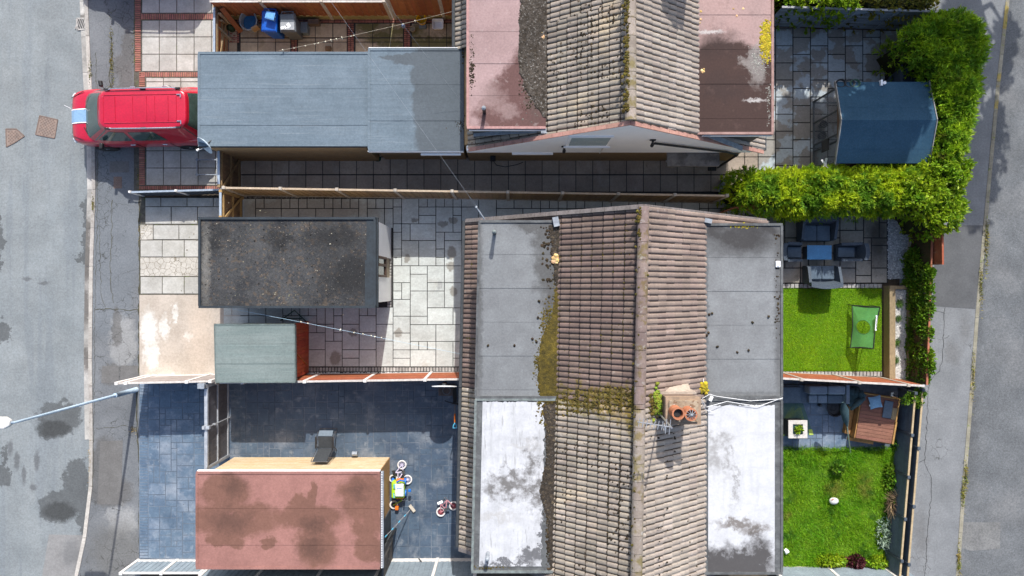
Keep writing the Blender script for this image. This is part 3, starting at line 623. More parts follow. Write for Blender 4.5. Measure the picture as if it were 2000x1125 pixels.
def house(name, label, yN, yS, xr, zr, xl, xe, ze, mL, mR, mRidge, wallm, fn, group=None, vm=None, verge='', jm=None, cut=None):
    h = thing(name, label, 'house', (xr,(yN+yS)/2,0), group)
    b = MB(); wl, wr = xl+.28, xe-.28; ins = .16
    sl = (zr-ze)/(xr-xl)
    zz = lambda x: zr-.06-abs(x-xr)*sl-.02-(.14 if x <= xr else 0)
    y0, y1 = yS+(ins if 's' in verge else 0), yN-(ins if 'n' in verge else 0)
    sec = [(wl,-.02),(wr,-.02),(wr,zz(wr)),(xr,zz(xr)),(wl,zz(wl))]
    b.add([(x,y0,z) for x,z in sec]+[(x,y1,z) for x,z in sec], [[0,1,2,3,4],[9,8,7,6,5]]+[[i,5+i,5+(i+1)%5,(i+1)%5] for i in range(5)])
    b.warp(fn).build('wall', wallm, h)
    for (x1, mm) in ((xl,mL),(xe,mR)):
        t = MB()
        if cut and x1 == xl: tiles(t, xr, zr-.15, cut[1], ze+(cut[1]-xl)*sl-.1, yS, cut[0]-.005, pan=.95, jw=.04)
        lo_ = .13 if x1 == xl else .0
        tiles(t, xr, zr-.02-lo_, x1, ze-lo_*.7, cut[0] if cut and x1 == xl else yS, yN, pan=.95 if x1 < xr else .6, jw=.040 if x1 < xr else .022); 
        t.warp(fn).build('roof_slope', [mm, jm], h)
    t = MB(); ridge(t, xr, zr+.03, yS, yN); t.warp(fn).build('ridge', mRidge, h, smooth=False)
    for (x1, s) in ((xl,-1),(xe,1)):
        yS_ = cut[0] if cut and x1 == xl else yS
        t = MB(); t.tube([(x1+s*.05,yS_,ze-.03),(x1+s*.05,yN,ze-.03)], .055, 8); t.bx(x1-s*.06-.01,yS_+.01,ze-.2,x1-s*.06+.01,yN-.01,ze-.02)
        t.warp(fn).build('gutter', m_dark, h)
    for sd in verge:
        t = MB(); yy = yN if sd == 'n' else yS-.055
        for x1 in (xl, xe):
            n = 16; zz1 = ze
            if cut and x1 == xl: x1, zz1 = cut[1], ze+(cut[1]-xl)*sl
            for k in range(n):
                p = Vector(slope_pt(xr,zr-.03,x1,zz1,k/n,yy)); q = Vector(slope_pt(xr,zr-.03,x1,zz1,(k+.97)/n,yy)); t.bar(p,q,.11,.05)
        t.warp(fn).build('verge', vm or m_vergeg, h)
    return h
def dormer(h, x0, x1, y0, y1, z, mroof, wallm, trim, front, fn=ident, sheet=.93, alongx=True, paint=None, flash=True):
    """front: -1 faces west, +1 faces east (the open side); the other edge dies into the tiles"""
    b = MB(); xa = x0+.1 if front < 0 else x0-.35; xb = x1+.35 if front < 0 else x1-.1
    b.bx(xa, y0+.1, 2.55, xb, y1-.1, z-.10); d = b.warp(fn).build('dormer', wallm, h)
    f = MB(); felt(f, x0, y0, x1, y1, z, sheet, alongx); f.warp(fn).build('dormer_roof', mroof, d)
    t = MB(); rim(t, x0, y0, x1, y1, z, .055, .028, 'ns'+('w' if front < 0 else 'e')); t.warp(fn).build('roof_trim', trim, d)
    if paint:
        p = MB(); px0,py0,px1,py1 = paint[0]; N = 40; top = [(px0+(px1-px0)*k/N, py1+R.uniform(-.03,.02)) for k in range(N+1)]
        rgt = [(px1+(R.uniform(-.05,.04) if front < 0 else 0), py0+(py1-py0)*k/60) for k in range(1,60)]; p.prism([(px0,py0),(px1,py0)]+rgt+top[::-1], z-.005, z+.008); p.warp(fn).build('roof_paint', paint[1], d)
    g_ = MB()
    # windows in the dormer front
    xf = xa-.012 if front < 0 else xb+.012
    n = max(1,int((y1-y0)/2.2))
    for k in range(n):
        c = y0+(y1-y0)*(k+.5)/n; w = MB(); w.bx(xf-.03,c-.75,3.35,xf+.03,c+.75,z-.25); wo = w.warp(fn).build('window', m_white, d)
        w = MB()
        for q in (-.37,.37): w.bx(xf+front*.033-.004,c+q-.31,3.43,xf+front*.033+.004,c+q+.31,z-.33)
        w.warp(fn).build('pane', m_glass, wo)
    return d
def lumps(pts, name, m, parent, fn=ident, n=6):
    b = MB()
    for x,y,z,r,hh in pts: b.lump((x,y,z), r, hh, n)
    o = b.warp(fn).build(name, m, parent); o['kind'] = 'stuff'; return o

# middle house (brown tiles, grey felt dormers) and the lower half of the same pair (buff tiles, painted dormers)
XR, ZR, XL, XE, ZE = 3.3, 6.3, -1.42, 7.75, 2.6
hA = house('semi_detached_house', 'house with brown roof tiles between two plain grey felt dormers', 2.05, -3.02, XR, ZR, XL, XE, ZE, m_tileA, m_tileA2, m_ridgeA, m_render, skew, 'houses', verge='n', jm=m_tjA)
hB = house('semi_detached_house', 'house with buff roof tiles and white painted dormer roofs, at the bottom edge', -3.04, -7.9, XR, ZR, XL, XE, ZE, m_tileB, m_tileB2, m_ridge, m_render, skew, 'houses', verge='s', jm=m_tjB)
ZD = 4.65
dA1 = dormer(hA, X(935,ZD), X(1094,ZD), -3.02, Y(431,ZD), ZD, m_felt_gl, m_dark, m_felt_dk, -1, skew)
dA2 = dormer(hA, X(1374,ZD), X(1528,ZD), -3.02, Y(437,ZD), ZD, m_felt_gr, m_dark, m_felt_dk, 1)
dB1 = dormer(hB, X(935,ZD), X(1094,ZD), Y(1118,ZD), -3.04, ZD, m_felt_dk, m_dark, m_trim_gg, -1, skew, paint=((X(950,ZD),Y(1106,ZD),X(1072,ZD),-3.12), m_paint_l))
dB2 = dormer(hB, X(1374,ZD), X(1528,ZD), -7.85, -3.04, ZD, m_felt_dk, m_dark, m_felt_dk, 1, paint=((X(1383,ZD),-7.8,X(1513,ZD),-3.22), m_paint_r))
# wall-plate trims and flashing at the gable corners of the grey dormers
t = MB(); t.box((X(1086,4.75),Y(433,4.75),4.72),(.16,.26,.10),.2); t.build('flashing', m_lead, hA); t = MB(); t.box((X(1384,4.75),Y(431,4.75),4.70),(.2,.12,.08),-.2); t.build('flashing', m_lead, hA)
# moss beds lying in the valleys between flat roofs and tiles
m_bed_d = mat('moss_bed_dark', (.055,.042,.03), (.025,.021,.017), 9, .95, grain=.4, bump=.02, bscale=30, speck=[((.13,.10,.06),14,.60,.7),((.12,.12,.12),24,.62,.6)])
m_bed_o = mat('moss_bed_olive', (.11,.08,.012), (.05,.04,.012), 8, .95, grain=.4, bump=.02, bscale=30, speck=((.17,.12,.02),16,.6,.6))
def bed(par, wl, m, fn=ident):
    # wl: list of (v, u_left, u_right)
    L, Rr_ = [], []
    for (v0,a0,b0),(v1,a1,b1) in zip(wl,wl[1:]):
        n = max(1,int((v1-v0)/3))
        for k in range(n):
            t = k/n; v = v0+(v1-v0)*t; w = 5*mnoise.noise(Vector((v*.06,a0,1)))+3*mnoise.noise(Vector((v*.25,a0,2)))
            L.append((X(a0+(a1-a0)*t+w,ZD),Y(v,ZD))); Rr_.append((X(b0+(b1-b0)*t,ZD),Y(v,ZD)))
    b = MB(); n = len(L); vs = [(x,y,ZD+.002) for x,y in L]+[(x+.04,y,ZD+.02) for x,y in L]+[(x,y,ZD+.024) for x,y in Rr_]
    fs = [[i,n+i,n+i+1,i+1] for i in range(n-1)]+[[n+i,2*n+i,2*n+i+1,n+i+1] for i in range(n-1)]
    b.add(vs, [f[::-1] for f in fs]); o = b.build('moss_bed', m, par); o['kind'] = 'stuff'
bed(hB, [(790,1058,1096),(850,1066,1094),(900,1066,1092),(960,1052,1090),(1020,1070,1088),(1112,1073,1086)], m_bed_d)
bed(hA, [(570,1084,1097),(620,1078,1096),(660,1058,1095),(700,1050,1094),(740,1050,1093),(788,1056,1092)], m_bed_o)
bed(hA, [(440,1072,1098),(500,1078,1098),(560,1083,1097)], m_bed_d)
# soil vent pipes
def vent(par, u, v, z0, hgt, r, mm, fn=ident):
    x, y = X(u,z0+hgt), Y(v,z0+hgt); b = MB(); b.tube([(x,y,z0-.02),(x,y,z0+hgt)], r, 14); b.tube([(x,y,z0+hgt-.02),(x,y,z0+hgt+.05)], r*1.18, 14); o = b.build('vent_pipe', mm, par, smooth=False)
    c = MB(); c.lathe([(r*1.18,0),(r*1.1,.04),(.02,.07),(0,.07)], (x,y,z0+hgt+.05), 14); c.build('vent_cap', m_trim_gg if mm is m_dark else m_lead, o); return o
vent(hA, 965, 453, ZD, .5, .05, m_dark); vent(hB, 952, 1090, ZD, .35, .05, m_lead)
# moss in the roof valleys and on the tiles
def ell(n, u, v, su, sv, z, r0, r1, hk=.7):
    out = []
    while len(out) < n:
        uu, vv = R.gauss(u,su), R.gauss(v,sv)
        if abs(uu-u) > 2.2*su or abs(vv-v) > 2.2*sv: continue
        if z == ZD and (v > 300 and (vv < 435 or vv > 1112) or v < 300 and vv > 247): continue
        out.append((X(uu,z), Y(vv,z), z-.01, R.uniform(r0,r1), R.uniform(r0,r1)*hk))
    return out
def lim(P, x1): return [p for p in P if p[0] < x1]
P = ell(2000,1070,695,8,42,ZD,.010,.038)+ell(300,1086,560,3,70,ZD,.012,.035)+ell(350,1076,640,8,26,ZD,.012,.035)+ell(260,1054,710,7,22,ZD,.012,.03)
lumps(P, 'moss', m_moss_o, hA)
P = ell(90,1075,470,9,50,ZD,.02,.06)+[(X(u,ZD),Y(v,ZD),ZD,.04,.05) for u,v in ((1005,675),(1053,588),(1051,620),(953,675),(1385,614),(1391,612),(1378,640),(1384,650),(1380,655),(1401,677),(1440,688),(1462,684),(1501,618),(1470,630),(1048,668),(1040,662))]+ell(60,1519,560,3,60,ZD,.015,.04)
lumps(P, 'moss_clump', m_moss_d, hA)
bed(hA, [(438,1374,1376),(439,1374,1377)], m_bed_d) if False else None
lumps(ell(80,1455,441,14,2.5,ZD,.012,.03), 'moss', m_moss_y, hA)
P = ell(3600,1077,930,5,120,ZD,.012,.045)+ell(300,1068,800,9,18,ZD,.012,.04)+ell(300,1068,960,7,40,ZD,.012,.03)
lumps(P, 'moss', m_moss_d, hB, skew if False else ident)
lumps(ell(110,1063,795,8,20,ZD,.02,.06)+ell(60,960,1108,16,2,ZD,.015,.03), 'moss', m_moss_o, hB)
def roofpts(n, xr, zr, xe, ze, y0, y1, r0, r1, t0=0, t1=1, dens=None):
    out = []
    d = Vector((xe-xr,0,ze-zr)); Ls = d.length
    while len(out) < n:
        t = R.uniform(t0,t1); y = R.uniform(y0,y1)
        if R.random() < .75: t = (math.floor(t*Ls/.325)+R.choice((.0,.04,.08)))*.325/Ls + (Ls%.325)/Ls
        if dens and not dens(t,y): continue
        if not (t0 <= t <= t1): continue
        r = R.uniform(r0,r1); dz = -.085 if xe < xr else .03; p = slope_pt(xr,zr+dz,xe,ze+dz*.8,t,y); out.append((p[0],p[1],p[2]-.005,r,r*.8))
    return out
mn = lambda s, th, ox=0: (lambda t,y: mnoise.noise(Vector((t*5+ox,y*s,3.3))) > th)
lumps(roofpts(1000,XR,ZR,XL,ZE,-7.8,-3.3,.012,.036,.03,.46,mn(1.1,.05)), 'moss_spots', m_moss_d, hB, skew)
lumps(roofpts(2600,XR,ZR,XL,ZE,-3.9,-2.5,.014,.04,.02,.42,lambda t,y: abs(y+3.0-(.25-t)*1.0) < .38*R.random()), 'moss', m_moss_o, hB, skew)
lumps(roofpts(420,XR,ZR,XL,ZE,-2.9,1.9,.01,.022,.03,.46,mn(1.1,.0)), 'moss_spots', m_moss_o, hA, skew)
lumps(roofpts(260,XR,ZR,XL,ZE,-7.8,1.9,.018,.04,.88,.99,mn(2,-.1)), 'eave_moss', m_moss_o, hA, skew)
lumps(roofpts(40,XR,ZR,XE,ZE,-7.8,-3.3,.015,.03,.03,.42), 'moss_spots', m_moss_d, hB)
lumps([(3.3+R.gauss(-.06,.07),R.uniform(-7.8,2),ZR+.07,R.uniform(.015,.04),.03) for _ in range(110)]+[(3.2+R.gauss(0,.04),R.uniform(1.2,2),ZR+.06,.04,.04) for _ in range(25)], 'ridge_moss', m_moss_o, hA, skew)
# chimney on the party wall
ch = MB(); cx0,cx1,cy0,cy1 = 3.82,4.63,-3.34,-2.72
ch.bx(cx0,cy0,4.8,cx1,cy1,6.42); ch.mi = 1; ch.bx(cx0-.03,cy0-.03,6.42,cx1+.03,cy1+.03,6.56); ch.mi = 2
ch.prism([(cx0+.05,cy0+.05),(cx1-.05,cy0+.05),(cx1-.05,cy1-.05),(cx0+.05,cy1-.05)], 6.56, 6.62)
chim = ch.build('chimney', [mat('chimney_brick', (.22,.15,.11), (.14,.10,.08), 6, .9, bump=.005, stretch=(1,1,4)), mat('chimney_cap', (.36,.25,.17), (.24,.18,.13), 5, .9, bump=.005), mat('flaunching', (.36,.29,.21), (.22,.17,.12), 4, .95, bump=.02, bscale=14, layers=[dict(noise=7, lo=.56, hi=.6, col=(.16,.09,.05), op=.8), dict(noise=12, lo=.64, hi=.67, col=(.6,.58,.55), op=.7)])], hB)
m_terr = mat('terracotta', (.44,.17,.085), (.34,.13,.07), 6, .85, bump=.002)
for k,(u,v) in enumerate(((1325,808),(1350,810))):
    x,y = X(u,7.0),Y(v,7.0); p = MB(); p.lathe([(.15,0),(.135,.3),(.155,.32),(.155,.40),(.115,.40),(.105,.1),(0,.1)], (x,y,6.60), 24); po = p.build('chimney_pot', m_terr, chim, smooth=False)
    if k:
        w = MB()
        for q in range(5):
            a = q*.63; w.tube([(x+.13*math.cos(a),y+.13*math.sin(a),7.0),(x,y,7.07),(x-.13*math.cos(a),y-.13*math.sin(a),7.0)], .006, 6)
        w.build('bird_guard', m_lead, po)
    else:
        w = MB(); w.tube([(x,y,6.72),(x,y,6.9)], .10, 12); w.build('flue_liner', m_black, po)
t = MB(); t.bx(cx0-.02,cy1+.0,5.0,cx1+.1,cy1+.05,5.9); t.add([(cx0-.1,cy1+.24,5.42),(cx1+.1,cy1+.24,4.95),(cx1,cy1,5.8),(cx0,cy1,5.9),(cx0-.1,cy1+.20,5.2),(cx1+.1,cy1+.2,4.75)],[[0,1,2,3],[4,5,1,0],[0,3,4],[1,5,2]])
t.build('mortar_fillet', mat('mortar', (.45,.37,.30), (.34,.28,.23), 6, .9, bump=.01), chim)
lumps([(3.68+R.gauss(0,.05),R.gauss(-2.95,.13),6.02,R.uniform(.03,.07),.07) for _ in range(90)], 'moss', m_moss_g, chim)
lumps(ell(60,1270,790,9,16,6.1,.02,.05), 'moss', m_moss_o, chim)
lumps(ell(60,1375,757,3.5,5,4.8,.03,.07,1.3), 'plant_clump', m_moss_y, hA)
# TV aerial
m_alu = mat('aluminium', (.62,.63,.64), (.5,.5,.52), 8, .35, metal=.7)
ae = MB(); ax0,ax1,ay0,ay1,az = X(1245,7.75),X(1310,7.75),Y(824,7.75),Y(834,7.75),7.75
ae.tube([(ax0,ay0,az),(ax1,ay1,az)], .014, 6)
for k in range(9):
    t_ = .05+.92*k/8; x = ax0+(ax1-ax0)*t_; y = ay0+(ay1-ay0)*t_; L_ = .10 if k < 7 else .17; ae.tube([(x-.02,y-L_,az+.015),(x+.02,y+L_,az+.015)], .009, 6)
ae.torus((ax1-.16,ay1,az+.03),.09,.01,12,6,Matrix.Rotation(rad(90),4,'Y'))
ae.tube([(cx0-.05,cy0+.12,6.0),(ax1,ay1,7.85)], .02, 8); ae.build('aerial', m_alu, chim)
# white aerial cables and junction box
cb = MB(); z = 4.8
def cab(pts, r=.007): 
    P = [Vector(p) for p in pts]; Q = []
    for a,b in zip(P,P[1:]): Q += [a+(b-a)*(k/4) for k in range(4)]
    cb.tube(Q+[P[-1]], r, 6)
cab([W(1372,778,5.6),W(1386,770,4.9),W(1400,774,4.75),W(1465,783,4.72),W(1528,779,4.70)]); cab([W(1370,780,5.6),W(1380,795,4.9),W(1420,784,4.74),W(1480,794,4.72),W(1529,777,4.69)]); cab([W(1371,786,5.4),W(1378,800,4.8),W(1396,806,4.73)]); cab([W(1374,740,4.8),W(1374,752,4.78)],.012)
cb.box(W(1388,778,4.85),(.08,.14,.10),-.4); cb.build('aerial_cable', m_white, hA)
# debris on the grey dormer, bracket, white clip
lumps(ell(16,1085,508,3,5,ZD+.03,.03,.07), 'dead_leaves', mat('dead_leaf', (.55,.33,.10), (.6,.42,.25), 6, .8, island=.4), hA)
t = MB(); t.bx(*W(1514,522,ZD)[:2],ZD,*W(1523,510,ZD)[:2],ZD+.06); t.bx(*W(1516,520,ZD)[:2],ZD+.06,*W(1520,514,ZD)[:2],ZD+.08); t.build('vent_cowl', m_white, hA, bevel=.01)
t = MB(); t.tube([W(930,404,4.85),W(946,428,4.66)], .02, 8); t.tube([W(929,403,4.86),W(931,406,4.86)], .035, 8); t.build('cable_bracket', m_lead, hA)

# upper house with the white gable
XR2, XL2, XE2 = X(1232,6.3), X(889,2.6), X(1491,2.6); YG = 4.20
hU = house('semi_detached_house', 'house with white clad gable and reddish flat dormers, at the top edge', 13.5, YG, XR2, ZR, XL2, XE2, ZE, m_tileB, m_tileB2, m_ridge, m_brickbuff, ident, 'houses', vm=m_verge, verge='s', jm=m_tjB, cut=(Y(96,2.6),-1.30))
dU1 = dormer(hU, X(912,ZD), X(1066,ZD), Y(251,ZD), 13.2, ZD, m_felt_pk, m_dark, mat('trim_pink', (.42,.24,.22), (.34,.19,.18), 6, .8), -1, sheet=.88)
dU2 = dormer(hU, X(1357,ZD), X(1510,ZD), Y(262,ZD), 13.2, ZD, m_felt_br, m_dark, mat('trim_brown', (.36,.23,.20), (.26,.16,.14), 6, .8), 1, sheet=.95)
t = MB(); t.bx(X(916,ZD),Y(252,ZD)-.03,ZD-.12,X(1060,ZD),Y(252,ZD)-.018,ZD-.02); t.build('fascia', m_white, hU); t = MB(); t.bx(X(1372,ZD),Y(263,ZD)-.03,ZD-.12,X(1508,ZD),Y(263,ZD)-.018,ZD-.02); t.build('fascia', m_white, hU)
for q in (0,1):
    t = MB(); t.bar(*((W(925,262,3.6),W(1060,253,4.5)) if q == 0 else (W(1385,264,4.5),W(1450,290,3.4))),.14,.02); t.build('flashing', m_lead, hU); t = MB(); t.box(W(1063,256,4.6) if q == 0 else W(1380,262,4.6),(.18,.14,.08)); t.build('flashing', m_lead, hU)
# white boarded cladding
cl = MB(); zb = 2.37; pitch = .15; sl2 = (ZR-ZE)/(XR2-XL2)
z = zb
while z < ZR-.3:
    z1 = min(z+pitch, ZR-.2); hw0 = (ZR-.14-z)/sl2; hw1 = max(.02,(ZR-.14-z1)/sl2)
    hw0 = min(hw0, XR2-XL2-.35); hw1 = min(hw1, XR2-XL2-.35)
    a,b_,c_,d_ = (XR2-hw0,z),(XR2+hw0,z),(XR2+hw1,z1-.004),(XR2-hw1,z1-.004)
    yf = YG-.015
    cl.add([(a[0],yf-.012,a[1]),(b_[0],yf-.012,b_[1]),(c_[0],yf,c_[1]),(d_[0],yf,d_[1]),(a[0],yf+.13,a[1]),(b_[0],yf+.13,b_[1]),(c_[0],yf+.13,c_[1]),(d_[0],yf+.13,d_[1])],
           [[0,1,2,3],[0,4,5,1],[3,2,6,7],[0,3,7,4],[1,5,6,2]]); z += pitch
cl.build('gable_cladding', m_white, hU)
YG0 = YG; YG = YG-.05
gx, gz0, gz1 = X(1150,4.0), 3.62, 4.62
t = MB(); t.bx(gx-.62,YG-.02,gz0-.1,gx+.62,YG+.1,gz1+.06); t.bx(gx-.68,YG-.07,gz0-.14,gx+.68,YG-.02,gz0-.10); wo = t.build('window', m_white, hU)
t = MB(); t.bx(gx-.54,YG-.028,gz0-.02,gx+.54,YG-.021,gz1); t.build('pane', mat('window_pane', (.42,.50,.51), (.34,.42,.43), 2, .25, spec=.6), wo)
t = MB(); t.bx(gx+.5,YG-.012,2.4,gx+.53,YG+.02,3.5); t.build('cable_trunking', m_whitew, hU)
def bracket(u,v,z):
    x,y,_ = W(u,v,z); b = MB(); b.tube([(x,YG+.02,z),(x,YG-.12,z)], .035, 10); b.tube([(x,YG-.10,z),(x,YG-.12,z-.14)], .05, 10); b.box((x,YG+.01,z),(.16,.03,.10)); b.build('security_light', m_black, hU)
bracket(1275,268,4.2); bracket(1102,283,3.3)
t = MB(); t.tube([(X(1278,3.9),YG-.03,3.95),(X(1420,2.75),YG-.03,2.72),(X(1445,2.6),YG-.05,2.4),(X(1452,2.6),YG-.02,.05)], .035, 10); t.build('downpipe', m_black, hU)
t = MB(); t.bx(X(1000,2.3),YG-.03,2.24,X(1080,2.3),YG+.05,2.36); t.build('soffit_board', m_white, hU)
# window and door under the gable, concrete porch slab
t = MB(); t.bx(X(1300),4.30,.05,X(1345),4.41,2.1); do = t.build('door', m_white, hU); t = MB(); t.bx(X(1306),4.29,1.1,X(1339),4.30,1.95); t.build('door_pane', m_glass, do)
t = MB(); t.bx(X(1303,2.3),Y(325,2.3),2.2,X(1405,2.3),4.36,2.32); t.build('porch_canopy', mat('porch_concrete', (.22,.205,.19), (.13,.12,.11), 2, .9, bump=.006, layers=[dict(noise=2.2, lo=.5, hi=.62, col=(.07,.065,.06), op=.7), dict(noise=5, lo=.62, hi=.7, col=(.4,.39,.37), op=.6)]), hU, bevel=.012)
bed(hU, [(-120,1018,1068),(60,1014,1068),(120,1012,1068),(170,1022,1068),(205,1046,1068),(232,1062,1068)], mat('moss_bed_grey', (.085,.072,.06), (.035,.027,.02), 10, .95, grain=.45, bump=.02, bscale=30, speck=[((.24,.23,.21),18,.60,.7),((.04,.03,.02),11,.58,.8)]))
vent(hU, 945, 212, ZD, .42, .05, m_black)
P = ell(3000,1042,80,13,62,ZD,.010,.035)
P = [p for p in P if p[0] < X(1066,ZD)+.02 and p[0] > X(1008,ZD)]+ell(200,922,125,3,28,ZD,.012,.03)
lumps(P, 'moss', m_moss_d, hU)
P = [p for p in ell(500,1045,120,12,60,ZD,.012,.035) if p[0] < X(1066,ZD)]
lumps(P, 'moss', mat('moss_grey', (.20,.185,.16), (.12,.105,.09), 6, .95, island=.5), hU)
lumps([p for p in ell(420,1497,82,6,20,ZD,.02,.045) if p[0] < X(1509,ZD)], 'moss', m_moss_y, hU)
lumps([p for p in ell(220,1482,122,10,16,ZD,.012,.03)+ell(120,1502,200,3,40,ZD,.01,.025)+ell(90,960,247,30,1.5,ZD,.01,.025) if p[0] < X(1509,ZD)], 'moss', mat('lichen_grey', (.33,.32,.29), (.2,.2,.17), 6, .95, island=.4), hU)
lumps(roofpts(1100,XR2,ZR,XL2,ZE,4.3,10,.012,.035,.03,.46,mn(1.3,.05,4)), 'moss_spots', m_moss_d, hU)
lumps(roofpts(80,XR2,ZR,XL2,ZE,6.8,10,.02,.04,.86,.99), 'eave_moss', m_moss_d, hU)
lumps([(XR2-.09+R.gauss(0,.05),R.uniform(4.4,8),ZR+.07,R.uniform(.02,.055),.04) for _ in range(210)], 'ridge_moss', m_moss_o, hU)
lumps(ell(5,1374,138,3,3,ZD,.03,.05)+ell(4,1372,35,6,12,ZD,.03,.05)+ell(3,1440,25,6,12,ZD,.03,.04)+ell(5,1060,72,2,5,ZD,.05,.07), 'dead_leaves', MATS['dead_leaf'], hU)
# upper house chimney just out of frame (its shadow falls on the right slope)
ch = MB(); ch.bx(4.05,8.75,4.5,4.85,9.5,6.75); uc = ch.build('chimney', MATS['chimney_brick'], hU); p = MB(); p.lathe([(.15,0),(.135,.3),(.155,.40),(.115,.40),(0,.1)], (4.3,9.1,6.75), 16); p.lathe([(.15,0),(.135,.3),(.155,.40),(.115,.40),(0,.1)], (4.6,9.1,6.75), 16); p.build('chimney_pot', m_terr, uc)
# walls of the front of the middle house seen past the dormers: nothing else shows
# ---------------------------------------------------------------- garages and sheds
m_felt_blue = mat('felt_blue_grey', (.145,.185,.22), (.12,.156,.188), 1.2, .9, bump=.003, bscale=150, speck=((.23,.28,.31),70,.62,.45), layers=[
    dict(noise=3, lo=.42, hi=.66, col=(.105,.14,.168), op=.6, stretch=(.18,3,1)), dict(noise=5, lo=.56, hi=.68, col=(.20,.235,.26), op=.45, stretch=(.12,4,1)),
    dict(blobs=PB(2.5,(860,190,52,200),(830,120,60,14),(800,112,60,6),(840,150,40,30),(905,270,50,40)), col=(.085,.098,.11), amp=.25, ds=1.5, edge=.06, op=.85),
    dict(noise=6, lo=.62, hi=.7, col=(.10,.12,.13), op=.5)])
m_felt_moss = mat('felt_black_mossy', (.062,.062,.063), (.036,.037,.04), 1.5, .95, bump=.01, bscale=50, speck=[((.10,.095,.09),22,.6,.6),((.10,.075,.055),9,.56,.6),((.10,.10,.03),25,.68,.6)], grain=.3, layers=[
    dict(blobs=PB(2.5,(685,540,55,46),(655,465,50,24),(420,470,24,30),(550,470,30,14)), col=(.02,.02,.021), amp=.6, ds=2, edge=.5, op=.85), dict(blobs=PB(2.5,(402,515,8,80)), col=(.2,.19,.17), amp=.2, ds=4, edge=.5, op=.5)])
m_felt_flat = mat('felt_edge_dark', (.035,.045,.055), (.028,.034,.04), 4, .8, bump=.003)
m_felt_green = mat('felt_green_grey', (.20,.235,.222), (.175,.208,.196), 1.4, .9, bump=.003, bscale=150, speck=((.22,.28,.26),70,.62,.4), layers=[dict(noise=2.5, lo=.42, hi=.66, col=(.135,.18,.172), op=.6, stretch=(.2,3,1)), dict(noise=5, lo=.56, hi=.68, col=(.24,.285,.27), op=.45, stretch=(.12,4,1))])
m_felt_red = mat('felt_red_brown', (.31,.152,.128), (.26,.126,.106), 1.4, .9, bump=.003, bscale=150, speck=((.44,.25,.22),70,.62,.4), layers=[
    dict(blobs=PB(2.5,(440,960,50,36),(455,1015,90,36),(440,1055,40,14),(600,1010,70,26),(620,1060,40,50),(590,990,26,20),(710,970,50,50),(715,1020,34,40),(720,1070,30,24),(525,1060,12,14),(610,970,10,30)), col=(.15,.075,.052), amp=.42, ds=1.4, edge=.16, op=.82),
    dict(blobs=PB(2.5,(450,1015,36,22),(612,1025,22,14),(610,1070,26,20),(700,955,20,16),(455,950,18,20)), col=(.095,.05,.038), amp=.4, ds=2.5, edge=.6, op=.8),
    dict(noise=4, lo=.6, hi=.72, col=(.26,.12,.10), op=.4)])
m_felt_navy = mat('felt_navy', (.036,.085,.135), (.03,.074,.12), 2, .95, spec=.1, bump=.003, bscale=150, speck=((.09,.13,.165),40,.6,.4))
m_shedred = mat('shed_boards_red', (.42,.09,.04), (.33,.065,.03), 5, .8, island=.12, bump=.003)
m_sheddk = mat('shed_boards_dark', (.09,.055,.04), (.06,.04,.03), 5, .8, island=.15)
m_conc = mat('concrete', (.30,.28,.26), (.23,.215,.2), 4, .9, bump=.004)
m_conc_w = mat('concrete_pale', (.62,.59,.55), (.5,.47,.43), 4, .9, bump=.003)

def flat_garage(name, label, u0,v0,u1,v1,z, wallm, roofm, trimm, ins=(.16,.16,.16,.16), sheet=1.0, alongx=True, rimh=.03, sides='nsew', base_z=0):
    x0,x1,y0,y1 = X(u0,z),X(u1,z),Y(v1,z),Y(v0,z); t = thing(name, label, 'garage', ((x0+x1)/2,(y0+y1)/2,0))
    b = MB(); w,e,s,n = ins; b.bx(x0+w,y0+s,-.02,x1-e,y1-n,z-.10); b.build('wall', wallm, t)
    f = MB(); felt(f, x0,y0,x1,y1,z,sheet,alongx); r = f.build('roof', roofm, t)
    if rimh:
        f = MB(); rim(f, x0,y0,x1,y1,z,.06,rimh,sides); f.build('roof_trim', trimm, r)
    return t, (x0,y0,x1,y1)
g1,_ = flat_garage('garage', 'long garage with plain blue grey felt roof beside the red car', 387,102,718,285,2.5, m_brickbuff, m_felt_blue, m_felt_blue, sheet=1.12, ins=(.2,.12,.0,.16), rimh=.012, sides='nsw')
t = MB(); z=2.5; t.bx(X(386,z),Y(285.5,z)-.02,z-.14,X(718,z),Y(285.5,z)-.004,z-.01); t.build('gutter_board', m_dark, g1)
g2,_ = flat_garage('garage', 'square extension with half wet blue grey felt roof against the white gabled house', 719,95,906,294,2.62, m_brickbuff, m_felt_blue, m_felt_blue, sheet=1.1, ins=(.05,.1,.22,.16), rimh=.014, sides='nsw')
t = MB(); z=2.62; t.bx(X(718,z),Y(294,z)-.03,z-.2,X(905,z),Y(294,z)-.014,z-.0); t.build('fascia', m_white, g2); t = MB(); t.bx(X(720,z),Y(94.5,z)+.014,z-.15,X(895,z),Y(94.5,z)+.03,z+.012); t.build('fascia', m_white, g2)
t = MB(); t.bx(X(822,2.4),Y(301,2.4)-.03,2.3,X(900,2.4),Y(301,2.4)+.02,2.42); t.build('window_lintel', m_white, g2)
lumps(ell(50,900,245,4,14,2.62,.01,.025)+ell(14,870,200,20,40,2.62,.01,.02), 'moss', m_moss_d, g2)
